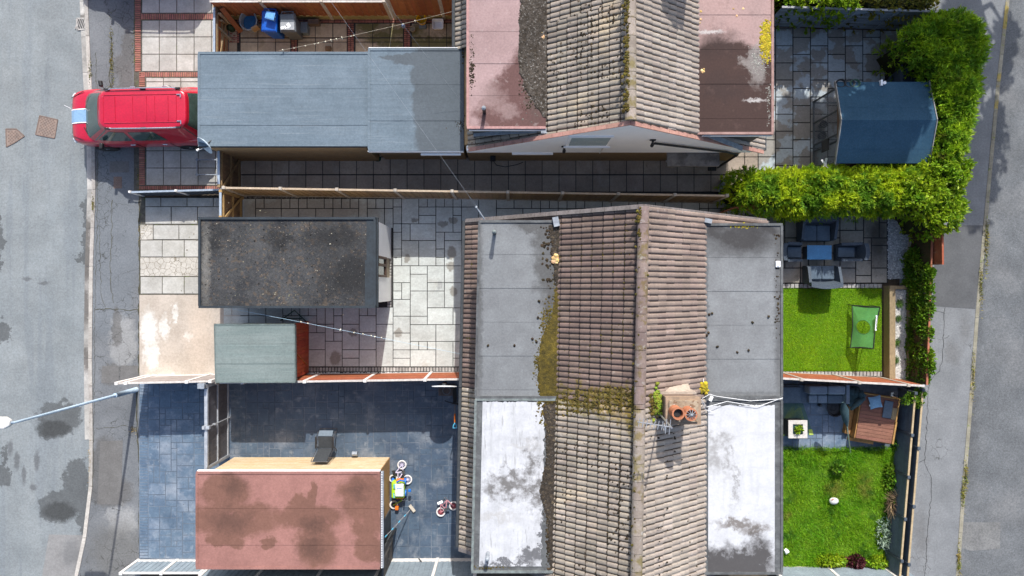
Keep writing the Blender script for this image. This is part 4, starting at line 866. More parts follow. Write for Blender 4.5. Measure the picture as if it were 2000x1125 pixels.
# mossy garage of the middle house
g3,(x0,y0,x1,y1) = flat_garage('garage', 'garage with black mossy gravelled felt roof and white framed rear wall', 389,425,734,601,2.5, m_render, m_felt_moss, m_felt_flat, ins=(.16,.02,.16,.16), sheet=6, rimh=.05)
t = MB(); t.bx(X(716,2.5),y0+.06,2.49,x1-.06,y1-.06,2.51); t.bx(X(716,2.5)-.05,y0+.06,2.49,X(716,2.5),y1-1.3,2.507); t.build('felt_apron', m_felt_flat, g3)
chp = MB()
for _ in range(1800):
    x = R.uniform(x0+.07,X(716,2.5)); y = R.uniform(y0+.07,y1-.07)
    if mnoise.noise(Vector((x*.8,y*.8,5)))+R.uniform(-.5,.5) < -.2: continue
    r = R.uniform(.008,.022)*(1.5 if R.random()<.12 else 1); chp.lump((x,y,2.49), r, r, 5)
o = chp.build('roof_gravel', mat('roof_chips', (.085,.078,.07), (.035,.035,.037), 22, .9, island=.8, speck=((.40,.36,.29),9,.62,.7)), g3); o['kind'] = 'stuff'
lumps(ell(30,550,582,24,7,2.5,.012,.035)+ell(70,500,540,90,50,2.5,.008,.025)+ell(50,470,470,60,36,2.5,.008,.025), 'moss', mat('moss_buff', (.24,.205,.15), (.07,.06,.035), 12, .95, island=.6), g3)
t = MB(); gx = X(758,0)+.0
gx = x1-.02; t.bx(gx-.002,y0+.16,.02,gx+.05,y0+.95,2.38); t.bx(gx-.002,y1-1.15,.02,gx+.05,y1-.1,2.38); t.build('rear_panel', m_white, g3)
t = MB(); t.bx(gx-.002,y0+.95,.9,gx+.07,y0+1.02,2.38); t.bx(gx-.002,y1-1.22,.9,gx+.07,y1-1.15,2.38); t.bx(gx,y0+1.02,.9,gx+.06,y1-1.22,1.0); t.bx(gx,y0+1.02,2.3,gx+.06,y1-1.22,2.38); t.bx(gx,y0+1.3,1.0,gx+.06,y0+1.38,2.3); wf = t.build('window_frame', mat('brown_frame', (.13,.075,.05), (.09,.05,.035), 6, .6), g3)
t = MB(); t.bx(gx+.004,y0+1.02,1.0,gx+.02,y0+1.3,2.3); t.bx(gx+.004,y0+1.38,1.0,gx+.02,y1-1.22,2.3); t.build('pane', m_glass, wf)
t = MB(); t.bx(x1+.01,y0-.01,2.36,x1+.06,y1+.01,2.46); t.bx(x1+.02,y0+.02,2.46,x1+.05,y1-.02,2.475); t.build('gutter', m_felt_flat, g3)
# green shed
zz = 2.1; t1 = thing('shed', 'small shed with pale green felt roof and red boarded end', 'shed', (X(500),Y(690),0))
sx0,sx1,sy0,sy1 = X(421,zz),X(577,zz),Y(747,zz),Y(633,zz)
t = MB(); t.bx(sx0+.1,sy0+.08,-.01,sx1-.22,sy1-.08,zz-.12); t.build('wall', m_sheddk, t1)
t = MB()
y = sy0+.05
while y < sy1-.08: t.bx(sx1-.22,y,.02,sx1-.198+R.uniform(0,.004),y+.112,zz-.04); y += .118
t.build('end_boards', m_shedred, t1)
t = MB(); t.bar((sx1-.18,sy0+.35,.3),(sx1-.18,sy0+.95,1.7),.05,.03); t.build('handle', mat('rusty_bar', (.42,.16,.04), (.3,.1,.03), 9, .6), t1)
t = MB(); sl3 = .18
felt(t, sx0,sy0,sx1,sy1,zz,.62,True); t.warp(lambda x,y,z: (x,y,z+(y-sy0)*.05)).build('roof', m_felt_green, t1)
t = MB(); rim(t, sx0,sy0,sx1,sy1,zz,.025,.006); t.warp(lambda x,y,z: (x,y,z+(y-sy0)*.05)).build('roof_trim', mat('green_trim', (.15,.19,.18), (.11,.13,.12), 6, .8), t1)
t = MB(); t.tube([(sx0-.03,sy0-.05,2.0),(sx0-.03,sy1+.02,2.1)], .03, 8); t.tube([(sx0-.03,sy0-.05,0),(sx0-.03,sy0-.05,2.0)], .03, 8); t.build('gutter', mat('timber_grey', (.33,.28,.23), (.22,.18,.15), 8, .85, bump=.002), t1)
# red-brown garage
g4,(x0,y0,x1,y1) = flat_garage('garage', 'garage with stained red brown felt roof and pale brick side wall', 383,922,742,1111,2.5, m_brickpale, m_felt_red, m_felt_red, sheet=1.12, ins=(.16,.16,.16,.16), rimh=.015)
t = MB(); t.bx(x1-.158,y0+.1,.01,x1-.142,y1-.17,2.4); t.build('end_wall', m_brickor, g4)
t = MB(); t.bx(x0+.02,y1+.013,2.36,x1,y1+.045,2.46); t.build('fascia', m_white, g4)
t = MB(); t.bx(x1+.015,y0,2.36,x1+.10,y1,2.44); t.build('gutter', m_lead, g4)
t = MB()
y = y0
while y < y1: t.bx(x1+.035,y,2.44,x1+.06,y+.03,2.452); y += .075
t.build('gutter_clips', m_white, g4)['kind'] = 'stuff'
t = MB(); t.bx(x1-.142,y0+.25,.02,x1-.10,y0+1.05,2.05); t.build('door', m_dark, g4)
t = MB(); t.tube([(x1+.06,y0+.35,2.36),(x1+.06,y0+.35,.02)], .04, 8); t.build('downpipe', m_black, g4)
# navy roofed garden building with an open mesh front
nb = thing('summer_house', 'garden building with pitched navy felt roof and wire mesh front', 'summer house', (11.6,5.2,0))
nx0,nx1,ny0,ny1,nr = 10.17,13.10,3.92,6.48,5.18; ze2,zr2 = 1.94,2.34
t = MB()
for (a,b,za,zb_) in ((ny1,nr,ze2,zr2),(nr,ny0,zr2,ze2)):
    N_=3
    for k in range(N_):
        ya,yb = a+(b-a)*k/N_, a+(b-a)*(k+1)/N_; z1,z2 = za+(zb_-za)*k/N_, za+(zb_-za)*(k+1)/N_; o_ = .004*(k%2)
        t.add([(nx0,ya,z1+o_),(nx1,ya,z1+o_),(nx1,yb,z2+o_),(nx0,yb,z2+o_),(nx0,ya,z1-.05),(nx1,ya,z1-.05),(nx1,yb,z2-.05),(nx0,yb,z2-.05)],[[3,2,1,0],[4,5,6,7],[0,1,5,4],[2,3,7,6],[0,4,7,3],[1,2,6,5]])
t.build('roof', m_felt_navy, nb)
t = MB()
for xx in (nx0-.012,nx1+.012):
    t = MB(); t.bar((xx,ny1+.02,ze2-.02),(xx,nr,zr2-.02),.024,.10); t.bar((xx,nr,zr2-.02),(xx,ny0-.02,ze2-.02),.024,.10); t.build('barge_board', mat('grey_board', (.34,.33,.31), (.25,.24,.23), 6, .8) if 'grey_board' not in MATS else MATS['grey_board'], nb)
if 0: t.build('barge_board', mat('grey_board', (.34,.33,.31), (.25,.24,.23), 6, .8), nb)
t = MB(); t.bx(nx0+.15+.9,ny0+.12,.02,nx1-.12,ny0+.16,ze2-.03); t.bx(nx0+1.05,ny1-.16,.02,nx1-.12,ny1-.12,ze2-.03); t.bx(nx1-.14,ny0+.16,.02,nx1-.10,ny1-.16,ze2-.03); t.bx(nx0+1.02,ny0+.16,.02,nx0+1.06,ny1-.16,ze2-.03); t.build('wall', m_sheddk, nb)
t = MB(); xf = 10.32
for yy in (ny0+.1,ny0+.75,nr-.3,nr+.45,ny1-.12): t.bx(xf-.03,yy-.02,.02,xf+.03,yy+.02,ze2-.06)
for zz_ in (.05,ze2-.06): t.bx(xf-.028,ny0+.1,zz_-.02,xf+.028,ny1-.12,zz_+.02)
t.bar((xf,ny1-.14,.02),(nx0+1.02,ny1-.14,.02),.05,.05); t.bar((xf,ny1-.14,ze2-.06),(nx0+1.02,ny1-.14,ze2-.06),.05,.05)
t.build('mesh_frame', mat('grey_frame', (.16,.18,.19), (.12,.13,.14), 6, .6, metal=.2), nb)
t = MB(); y = ny0+.1
while y < ny1-.12: t.bx(xf-.003,y,.05,xf+.003,y+.004,ze2-.06); y += .06
z = .1
while z < ze2-.08: t.bx(xf-.0025,ny0+.1,z,xf+.0025,ny1-.12,z+.004); z += .06
t.build('wire_mesh', m_lead, nb)
t = MB(); t.poly([(10.20,ny0+.3,ze2+.04),(10.20,ny1-.3,ze2+.04),(10.20,nr,zr2-.07)]); t.poly([(10.215,nr,zr2-.07),(10.215,ny1-.3,ze2+.04),(10.215,ny0+.3,ze2+.04)]); t.build('gable_board', mat('gable_brown', (.22,.13,.08), (.16,.1,.07), 6, .8), nb)
t = MB(); t.bx(10.10,4.42,1.55,10.13,4.78,1.60); t.bx(10.10,4.42,1.15,10.13,4.46,1.60); t.bx(10.10,4.74,1.15,10.13,4.78,1.6); t.bx(10.10,4.42,1.12,10.13,4.78,1.16); t.bx(10.105,4.46,1.16,10.12,4.74,1.55)
t.build('framed_sign', m_black, nb)
def pot(name,label,u,v,r,h,m,cat='plant pot'):
    x,y,_ = W(u,v,0); b = MB(); b.lathe([(r*.75,.03),(r,.03+h),(r*.88,.03+h),(r*.8,.03+h*.7),(0,.03+h*.7)], (x,y,0), 18); return tag(b.build(name,m), label, cat)
pot('plant_pot','dark round pot behind the mesh front, nearer the fence side',1602,246,.13,.24,m_black); pot('plant_pot','dark round pot behind the mesh front, nearer the hedge side',1601,267,.13,.22,m_dark)
b = MB(); z_ = 1.4
for k in range(3):
    a = 2.1*k+.5; b.bar((10.1,4.0,z_),(10.1+.02*k,4.0+.19*math.cos(a),z_+.19*math.sin(a)),.07,.02)
    b.bar((10.08,4.0,z_),(9.95+.05*k,4.0+.14*math.sin(a*2),z_+.06),.06,.02)
tag(b.build('garden_windmill', m_white), 'small white windmill ornament on the mesh fronted building', 'ornament')
for k,(u,mm,lab) in enumerate(((1643,m_black,'black coil of hose at the roof edge corner of the navy roof'),(1661,m_dark,'black coil in the middle of three loops on the navy roof edge'),(1671,mat('hose_green', (.06,.13,.08), (.04,.09,.06), 5, .5),'green coil beside the black loops on the navy roof edge'))):
    b = MB()
    for q in range(3): b.torus((X(u,2.0),Y(162,2.0),1.955+.016*q),.10+.012*q,.014,16,6,Matrix.Scale(1.25,3,(1,0,0)))
    tag(b.build('hose_coil', mm), lab, 'hose', 'coils on the navy roof edge')
b = MB(); x,y,_ = W(1721,162,2.0); b.bx(x-.03,y-.09,1.93,x+.03,y+.09,2.05); b.lathe([(.04,0),(.05,.08),(0,.08)],(x+.10,y,1.95),10); tag(b.build('roof_clip', m_white), 'small white clip on the edge of the navy roof', 'clip')

# ---------------------------------------------------------------- fences
m_fbrown = mat('fence_tan', (.32,.22,.12), (.25,.17,.095), 4, .85, island=.14, bump=.003, stretch=(6,6,.6), layers=[dict(noise=1.2, lo=.5, hi=.7, col=(.22,.175,.13), op=.6)])
m_fred = mat('fence_red', (.34,.10,.045), (.27,.075,.035), 4, .85, island=.14, bump=.003, layers=[dict(noise=9, lo=.6, hi=.66, col=(.42,.22,.13), op=.7)])
m_forange = mat('fence_orange', (.34,.125,.05), (.27,.095,.04), 4, .85, island=.14, bump=.003)
m_fgrey = mat('fence_weathered', (.36,.31,.29), (.27,.23,.21), 5, .85, island=.12, bump=.003)
m_fblue = mat('fence_blue_wash', (.24,.30,.37), (.15,.17,.2), 3, .85, island=.08, bump=.003, stretch=(.4,3,3), layers=[dict(noise=3, lo=.58, hi=.66, col=(.13,.10,.08), op=.7, stretch=(.4,3,3))])
m_fslate = mat('fence_slate', (.24,.29,.33), (.20,.24,.275), 4, .7, island=.05, bump=.002)
m_fdark = mat('fence_charcoal', (.07,.085,.105), (.05,.06,.075), 4, .7, island=.12, bump=.002)
m_post = mat('concrete_post', (.46,.41,.35), (.36,.32,.27), 6, .9, island=.06, bump=.003)
m_postw = mat('concrete_post_white', (.72,.69,.66), (.6,.57,.54), 6, .9, island=.05, bump=.002)
m_rail = mat('fence_rail', (.50,.40,.29), (.40,.31,.22), 8, .85, island=.08, bump=.002)
m_railw = mat('fence_cap_pale', (.58,.54,.50), (.45,.41,.37), 8, .85, island=.06, bump=.002)

def fence(label, p0, p1, z, posts, bm, pm, rm, face=-1, gb=.28, boards='v', bw=.11, gm=None, group='garden fences', cap=True, posth=.05, nrail=2, ends=True, zs=None, postw=.10):
    """p0,p1: plan ends (x,y); posts: fractions along; face: which side carries the boards (+1 = left of p0->p1)"""
    p0 = Vector((p0[0],p0[1],0)); p1 = Vector((p1[0],p1[1],0)); d = (p1-p0); L = d.length; d.normalize(); n = Vector((-d.y,d.x,0))*face; up = Vector((0,0,1)); ang = math.atan2(d.y,d.x)
    f = thing('fence', label, 'fence', (p0+p1)/2, group)
    def bx(mb, s0, s1, o0, o1, z0, z1):
        a = [p0+d*s+n*o for s in (s0,s1) for o in (o0,o1)]; c = (a[0]+a[3])/2
        mb.box((c.x,c.y,(z0+z1)/2),(abs(s1-s0),abs(o1-o0),z1-z0),ang)
    fr = sorted(posts); 
    for t in fr:
        m = MB(); s = t*L; bx(m, s-postw/2, s+postw/2, -postw/2, postw/2, -.05, z+posth); m.build('post', pm, f, bevel=.008, seg=1)
    ed = ([0]+fr+[1]) if ends else fr; ed = sorted(set(ed))
    for a, b in zip(ed, ed[1:]):
        s0, s1 = a*L+(postw/2+.005 if a in fr else .0), b*L-(postw/2+.005 if b in fr else .0)
        if s1-s0 < .06: continue
        zt = z
        if gb:
            m = MB(); bx(m, s0, s1, -.025, .025, 0, gb); m.build('gravel_board', gm or pm, f)
        m = MB()
        if boards == 'v':
            k = 0; s = s0
            while s < s1-.01:
                e = min(s+bw, s1); o_ = .012 if k%2 else .0; bx(m, s+.001, e-.001, .004+o_, .018+o_, gb+.01, zt-.04+R.uniform(-.004,.004)); s += bw*.95 if False else bw; k += 1
        else:
            q = gb+.01
            while q < zt-.03:
                e = min(q+bw, zt-.02); 
                # lapped boards: lean each a little
                bx(m, s0, s1, .006, .02+.006, q+.002, e-.002); q += bw
        pn = m.build('panel', bm, f)
        m = MB()
        for k in range(nrail):
            zz_ = gb+.15+(zt-gb-.3)*k/max(1,nrail-1); bx(m, s0, s1, -.03, .003, zz_-.03, zz_+.03)
        if nrail: m.build('rail', rm, pn)
        if cap:
            m = MB(); bx(m, s0, s1, -.026, .034, zt-.035, zt+.006); m.build('cap_rail', rm, pn)
    return f
def line(u0,v0,u1,v1,z,us):
    a, b = W(u0,v0,z), W(u1,v1,z); return (a[:2], b[:2], [ (u-u0)/(u1-u0) for u in us])
def fpx(label, u0,v0,u1,v1,z,us,**k):
    a,b,fr = line(u0,v0,u1,v1,z,us); return fence(label, a, b, z, fr, **k)
fpx('long tan boarded fence between the narrow path and the stone patio', 436,366.5,1424,382,1.8,[437,548,658,772,883,992,1099,1208,1318,1420], bm=m_fbrown, pm=m_post, rm=m_rail, face=-1, bw=.10, nrail=0, gb=.25)
fpx('red brown fence behind the green shed, pale posts leaning into view', 428,748,896,741,1.8,[474,595,713,830], bm=m_fred, pm=m_postw, rm=m_railw, face=1, boards='h', bw=.17, gb=.14, nrail=0, gm=m_postw)
fpx('weathered grey fence between cream concrete drive and blue drive', 226,749,412,745,1.82,[228,246,365,411], bm=m_fgrey, pm=m_postw, rm=m_railw, face=1, boards='h', bw=.15, gb=.30, nrail=0, gm=m_postw)
fpx('low blue grey picket fence across the front drives', 253,375,434,370,.82,[254,344,433], bm=m_fdark, pm=m_postw, rm=mat('rail_blue_grey', (.34,.40,.47), (.28,.33,.4), 6, .7), face=-1, bw=.085, gb=0, nrail=1, postw=.08)
fpx('red brown fence below the raised bed and small lawn', 1500,738,1806,754,1.8,[1565,1678,1774], bm=m_fred, pm=m_post, rm=m_railw, face=1, boards='h', bw=.17, gb=.14, nrail=0)
fpx('reddish ivy covered fence along the right pavement', 1824,400,1811,752,1.35,[], bm=mat('fence_mossy_brown', (.10,.06,.03), (.06,.06,.02), 4, .9, island=.2), pm=m_post, rm=mat('rail_red', (.42,.16,.09), (.33,.12,.07), 6, .8), face=-1, bw=.13, gb=.2, nrail=2)
a,b,_ = line(1788,768,1757,1140,.95,[]); 
fence('charcoal slatted fence beside the rough lawn and pavement', a, b, .95, [.0,.22,.44,.66,.88,1], bm=mat('fence_navy_slat', (.10,.13,.165), (.08,.105,.135), 4, .7, island=.1), pm=m_fdark, rm=mat('rail_yellow', (.46,.36,.22), (.36,.27,.16), 8, .85), face=-1, boards='h', bw=.16, gb=0, nrail=0)
a,b,_ = line(1803,762,1772,1140,.95,[]); 
fence('outer charcoal fence against the right pavement', a, b, .95, [.0,.3,.6,.9], bm=MATS['fence_navy_slat'], pm=m_fdark, rm=MATS['rail_yellow'], face=-1, boards='h', bw=.16, gb=0, nrail=0)
yb = Y(1094); fence('low slate panel fence with white posts at the bottom left', (X(270),yb), (X(421),yb), 1.08, [.01,.51,.99], bm=m_fslate, pm=m_postw, rm=m_postw, face=1, bw=.09, gb=.16, nrail=0, gm=m_postw)
fence('taller slate panel fence with white posts below the yard', (X(424),yb+.01), (X(934),Y(1091)), 1.8, [.005,.21,.43,.64,.845,.995], bm=m_fslate, pm=m_postw, rm=m_postw, face=1, bw=.09, gb=.28, nrail=0, gm=m_postw)
fence('slate panel fence with white posts below the rough lawn', (X(1500),Y(1106)), (X(1760),Y(1108)), 1.8, [.02,.44,.86], bm=m_fslate, pm=m_postw, rm=m_postw, face=1, boards='h', bw=.15, gb=.1, nrail=0, gm=m_post)
fence('orange brown fence behind the wheelie bins', (X(446),9.22), (X(770),9.22), 1.45, [.285,.63,.985], bm=m_forange, pm=m_post, rm=m_railw, face=-1, bw=.11, gb=.32, nrail=2, gm=mat('gravel_board_mossy', (.38,.30,.14), (.28,.24,.1), 4, .9, bump=.003))
fence('taller orange brown fence behind the yellow bucket', (X(772),9.23), (X(905),9.23), 1.85, [.01,.72], bm=m_forange, pm=m_post, rm=m_railw, face=-1, bw=.11, gb=.32, nrail=2, gm=MATS['gravel_board_mossy'])
fence('blue washed horizontal board fence at the top of the shaded garden', (X(1490),Y(52)), (X(1822),Y(62)), 1.66, [.2,.42,.64,.9], bm=m_fblue, pm=m_fblue, rm=mat('cap_greyblue', (.42,.42,.42), (.33,.33,.35), 6, .8), face=-1, boards='h', bw=.16, gb=.12, nrail=0, gm=m_sheddk)
fence('short red brown trellis panel beside the overgrown corner', (X(1778),Y(428)), (X(1779),Y(520)), 1.75, [], bm=m_fred, pm=m_fred, rm=m_fred, face=-1, bw=.4, gb=0, nrail=0)
# gates
def gate(label, a, b, z, bm, fm, face, z0=.06, brace=True, bw=.12):
    a = Vector((a[0],a[1],0)); b = Vector((b[0],b[1],0)); d = (b-a); L = d.length; d.normalize(); n = Vector((-d.y,d.x,0))*face; ang = math.atan2(d.y,d.x)
    g_ = thing('gate', label, 'gate', (a+b)/2, 'gates')
    m = MB(); s = 0
    while s < L-.01:
        e = min(s+bw, L); c = a+d*((s+e)/2); m.box((c.x,c.y,(z0+z)/2),(e-s-.004,.02,z-z0),ang); s += bw
    m.build('gate_boards', bm, g_)
    m = MB()
    for zz_ in (z0+.2,(z0+z)/2,z-.15): m.bar(tuple(a+n*.03+Vector((0,0,zz_))),tuple(b+n*.03+Vector((0,0,zz_))),.04,.09)
    if brace: m.bar(tuple(a+n*.055+Vector((0,0,z0+.2))),tuple(b+n*.055+Vector((0,0,z-.2))),.03,.08)
    m.build('brace', fm, g_)
    m = MB(); c = (a+b)/2; m.box((c.x,c.y,z+.012),(L,.07,.03),ang); m.build('top_rail', MATS['rail_blue_grey'], g_)
    for q in (a,b):
        m = MB(); m.box((q.x,q.y,z/2),(.09,.09,z+.06),ang); m.build('post', fm, g_)
    return g_
m_gbrown = mat('gate_brown', (.20,.12,.065), (.13,.08,.05), 5, .85, island=.15, bump=.003)
gate('brown boarded gate at the end of the narrow path', (X(427.5,1.8),Y(292,1.8)), (X(427.5,1.8),Y(363,1.8)), 1.8, m_gbrown, mat('gate_frame', (.30,.20,.10), (.2,.13,.07), 5, .85), 1)
gate('tan boarded gate between the long fence and the mossy garage', (X(431,1.8),Y(373,1.8)), (X(431,1.8),Y(424,1.8)), 1.8, m_gbrown, mat('gate_frame_tan', (.42,.28,.12), (.33,.21,.09), 5, .85), 1)
gate('low brown side gate in front of the bin yard', (X(446),9.2), (X(446),7.3), 1.1, m_forange, m_fbrown, 1)
# charcoal double gate with pale metal frame
gx_ = X(412,1.75); gd = thing('gate', 'charcoal double gate with pale metal frame on the blue drive', 'gate', (gx_,Y(835),0), 'gates')
ya, yb_ = Y(757,1.75), Y(912,1.75)
gx_ = X(447)
t = MB(); y = yb_
while y < ya-.01: t.bx(gx_-.012,y+.002,.08,gx_+.012,min(y+.10,ya)-.002,1.72); y += .10
t.build('gate_boards', mat('gate_charcoal', (.11,.11,.125), (.085,.085,.095), 4, .6, island=.06, layers=[dict(noise=3, lo=.6, hi=.66, col=(.2,.21,.23), op=.5)]), gd)
m_gmet = mat('gate_metal', (.48,.50,.53), (.36,.38,.41), 5, .45, metal=.3)
t = MB()
for zz_ in (.14,.95,1.70): t.bx(gx_+.013,yb_,zz_-.03,gx_+.05,ya,zz_+.03)
ym = (ya+yb_)/2
t.build('frame', m_gmet, gd)
t = MB(); t.bx(gx_-.04,ya,0,gx_+.05,ya+.1,1.9); t.build('post', m_gmet, gd); t = MB(); t.bx(gx_-.04,yb_-.1,0,gx_+.05,yb_,1.8); t.build('post', m_gmet, gd)
t = MB(); t.bx(gx_-.05,ya-.05,1.72,gx_+.05,yb_,1.76); t.build('top_rail', m_gmet, gd)
t = MB(); t.bx(gx_-.12,ym-.03,1.2,gx_+.10,ym+.03,1.3); t.tube([(gx_+.06,ym,.05),(gx_+.06,ym,1.75)],.018,8); t.bx(gx_+.02,ym-.05,1.72,gx_+.14,ym+.05,1.84); t.bx(gx_-.08,ym-.05,1.74,gx_,ym+.05,1.86); t.build('latch', m_gmet, gd)
t = MB(); t.bx(gx_-.16,ya+.0,1.86,gx_+.05,ya+.16,2.0); t.build('hinge_box', m_lead, gd)
# small red brown gate leaf beside the hedge
t = MB(); 
p,q = Vector(W(1414,412,1.4)),Vector(W(1494,404,1.4)); p.z = q.z = 0
for k in range(12):
    a,b = p+(q-p)*k/12,p+(q-p)*(k+.97)/12; off = Vector((0,.12*math.sin(k/12*3.1),0)); a = a+off; b = b+off
    t.box(((a.x+b.x)/2,(a.y+b.y)/2,.72),(( b-a).length,.03,1.35),math.atan2((b-a).y,(b-a).x))
tag(t.build('garden_screen', mat('screen_rust', (.25,.10,.045), (.18,.07,.035), 5, .85, island=.12)), 'short rust brown timber screen at the tip of the hedge', 'screen')
# ---------------------------------------------------------------- car
m_red = mat('car_red', (.48,.004,.028), (.46,.004,.026), 1, .28, spec=.5, coat=1.)
m_carglass = mat('car_glass', (.045,.085,.078), (.03,.055,.05), 3, .03, spec=.9, coat=.5)
m_stripe = mat('bonnet_stripe', (.22,.36,.52), (.21,.34,.5), 2, .3, coat=.6)
m_tyre = mat('tyre', (.02,.02,.02), (.03,.03,.03), 9, .9)
m_chrome = mat('chrome', (.7,.7,.72), (.6,.6,.62), 4, .2, metal=.9)
def make_car(label, group=None):
    c = thing('parked_car', label, 'car', (0,0,0), group)
    st = [(-2.30,.58,.70),(-2.27,.68,.84),(-2.20,.77,.96),(-2.08,.85,1.03),(-1.9,.895,1.08),(-1.6,.925,1.12),(-1.2,.94,1.12),(0,.945,1.13),(1.4,.945,1.14),(2.0,.93,1.14),(2.2,.89,1.12),(2.27,.84,1.02)]
    prof = [(.0,.28),(.80,.28),(.96,.36),(1.0,.55),(1.0,.74)]
    rings = []
    for x,w,zt in st:
        r = [(y*w,z) for y,z in prof]+[(.985*w,zt-.16),(.95*w,zt-.06),(.88*w,zt-.012),(.6*w,zt+.012),(0,zt+.025)]
        ring = [(x,-y,z) for y,z in r]+[(x,y,z) for y,z in r[-2:0:-1]]; rings.append(ring)
    b = MB(); n = len(rings[0]); vs = [p for r in rings for p in r]; fs = []
    for i in range(len(rings)-1):
        for k in range(n): fs.append([i*n+k,i*n+(k+1)%n,(i+1)*n+(k+1)%n,(i+1)*n+k])
    fs.append(list(range(n))[::-1]); fs.append([(len(rings)-1)*n+k for k in range(n)])
    b.add(vs, fs); body = b.build('body', m_red, c, smooth=True); body.modifiers.new('s','SUBSURF').render_levels = 1
    # greenhouse
    def lev(s):  # s 0..1 -> (z, xf, xr, B)
        if s < .88: q = s/.88; return (1.06+.70*q, -1.74+.90*q, 2.28-.30*q, .905-.235*q)
        q = (s-.88)/.12; return (1.76+.10*math.sin(q*1.57), -.84+.14*q*q, 1.98-.08*q*q, .67-.09*q*q)
    def ringpt(a, s, off=0.):
        z,xf,xr_,B = lev(s); cx = (xf+xr_)/2; A = (xr_-xf)/2+off; B += off; ca, sa = math.cos(a), math.sin(a); e = 2/5.5
        return (cx+A*math.copysign(abs(ca)**e,ca), B*math.copysign(abs(sa)**e,sa), z)
    g_ = MB(); S = [0,.2,.4,.6,.8,.88,.91,.94,.97,1.0]; NA = 48; vs = [ringpt(2*math.pi*k/NA,s) for s in S for k in range(NA)]; fs = []
    for i in range(len(S)-1):
        for k in range(NA): fs.append([i*NA+k,i*NA+(k+1)%NA,(i+1)*NA+(k+1)%NA,(i+1)*NA+k])
    o = len(vs); z,xf,xr_,B = lev(1); vs.append(((xf+xr_)/2,0,z+.015)); fs += [[(len(S)-1)*NA+k,(len(S)-1)*NA+(k+1)%NA,o] for k in range(NA)]
    g_.add(vs, fs); roof = g_.build('cabin', m_red, c, smooth=True)
    def xa(y, s, front, off=.006):
        z,xf,xr_,B = lev(s); A = (xr_-xf)/2+off; cx = (xf+xr_)/2; q = min(1,abs(y)/(B+off)); return cx+(-A if front else A)*(1-q**5.5)**(1/5.5)
    def panel(name, fn, nu, nv, m):
        p = MB(); vs = [fn(i/nu,j/nv) for j in range(nv+1) for i in range(nu+1)]; p.add(vs, [[j*(nu+1)+i,j*(nu+1)+i+1,(j+1)*(nu+1)+i+1,(j+1)*(nu+1)+i] for j in range(nv) for i in range(nu)]); return p.build(name, m, c, smooth=True)
    def front(i,j): s = .08+.72*j; z,_,_,B = lev(s); y = (i*2-1)*B*.93; return (xa(y,s,True),y,z)
    ws = panel('windscreen', front, 14, 6, m_carglass)
    def rear(i,j): s = .12+.72*j; z,_,_,B = lev(s); y = (i*2-1)*B*.9; return (xa(y,s,False),y,z)
    panel('rear_window', rear, 10, 4, m_carglass)
    for sd in (-1,1):
        for (x0,x1,sl0,sl1) in ((-1.22,-.12,.62,0),(.0,1.05,0,.25)):
            def side(i,j):
                s = .16+.62*j; z,xf,xr_,B = lev(s); x = (x0+sl0*j)+(x1-sl1*j-(x0+sl0*j))*i; A = (xr_-xf)/2; cx = (xf+xr_)/2; q = min(1,abs((x-cx)/A)); return (x, sd*(B+.006)*(1-q**5.5)**(1/5.5), z)
            panel('side_window', side, 8, 4, m_carglass)
        r = MB(); r.tube([(-.55,sd*.60,1.865),(-.35,sd*.625,1.91),(.6,sd*.635,1.915),(1.55,sd*.63,1.91),(1.78,sd*.61,1.865)], .02, 8); rr_ = r.build('roof_rail', m_chrome, c, smooth=True)
        for x in (-.52,.62,1.72): r = MB(); r.box((x,sd*.62,1.875),(.16,.05,.06)); r.build('rail_foot', m_black, rr_)
        r = MB(); r.box((-1.12,sd*1.02,1.18),(.11,.20,.14),sd*.15); r.build('mirror', m_black, c, bevel=.035, seg=2)
        r = MB()
        for x in (-.2,.85): r.box((x,sd*.955,.98),(.16,.03,.03))
        r.build('door_handle', m_chrome, c, bevel=.008)
        r = MB(); r.box((-2.10,sd*.70,.84),(.26,.18,.14),-sd*.55); r.build('headlight', mat('headlight', (.75,.77,.78), (.6,.62,.64), 5, .12, coat=1) if 'headlight' not in MATS else MATS['headlight'], c, bevel=.04)
        r = MB(); r.tube([(-1.72,sd*.08-.3*(sd<0),1.125),(-1.58,sd*.5-.1,1.16)], .012, 6); r.build('wiper', m_black, c)
        for x in (-1.42,1.38):
            w = MB(); m_ = Matrix.Rotation(rad(90),4,'X'); w.lathe([(.20,-.11),(.33,-.11),(.36,-.08),(.36,.08),(.33,.11),(.20,.11)], (x,sd*.84,.36), 24, m_); wh = w.build('wheel', m_tyre, c, smooth=False)
            w = MB(); w.lathe([(.205,-.10),(.19,0),(.205,.10)], (x,sd*.84,.36), 24, m_)
            for k in range(5): a = k*1.2566; w.bar((x,sd*.93,.36),(x+.19*math.cos(a),sd*.92,.36+.19*math.sin(a)),.05,.03)
            w.build('rim', m_chrome, wh)
    r = MB()
    for x in (-.28,.28,.72,.98,1.4,1.66): r.bar((x,-.40,1.878),(x,.40,1.878),.022,.012)
    for y in (-.44,.44): r.bar((-.62,y,1.874),(1.72,y,1.874),.022,.012)
    r.bar((-.66,-.40,1.868),(-.66,.40,1.868),.03,.012); r.build('roof_rib', m_red, c, bevel=.006)
    def hood(y0, y1, off):
        p = MB(); xs = [x for x,_,_ in st[:7]]; vs = []
        for x,w,zt in st[1:6]:
            for y in (y0,y1): vs.append((x+.01 if x < -2.25 else x, y, zt+.03+off))
        p.add(vs, [[2*i,2*i+1,2*i+3,2*i+2] for i in range(4)]); return p
    p = hood(-.20,.20,.006); sp = p.build('bonnet_stripe', m_stripe, c); 
    p = hood(-.235,-.205,.005); p.mi = 0; q = hood(.205,.235,.005); p.add(q.v, q.f); p.build('stripe_edge', m_white, sp)
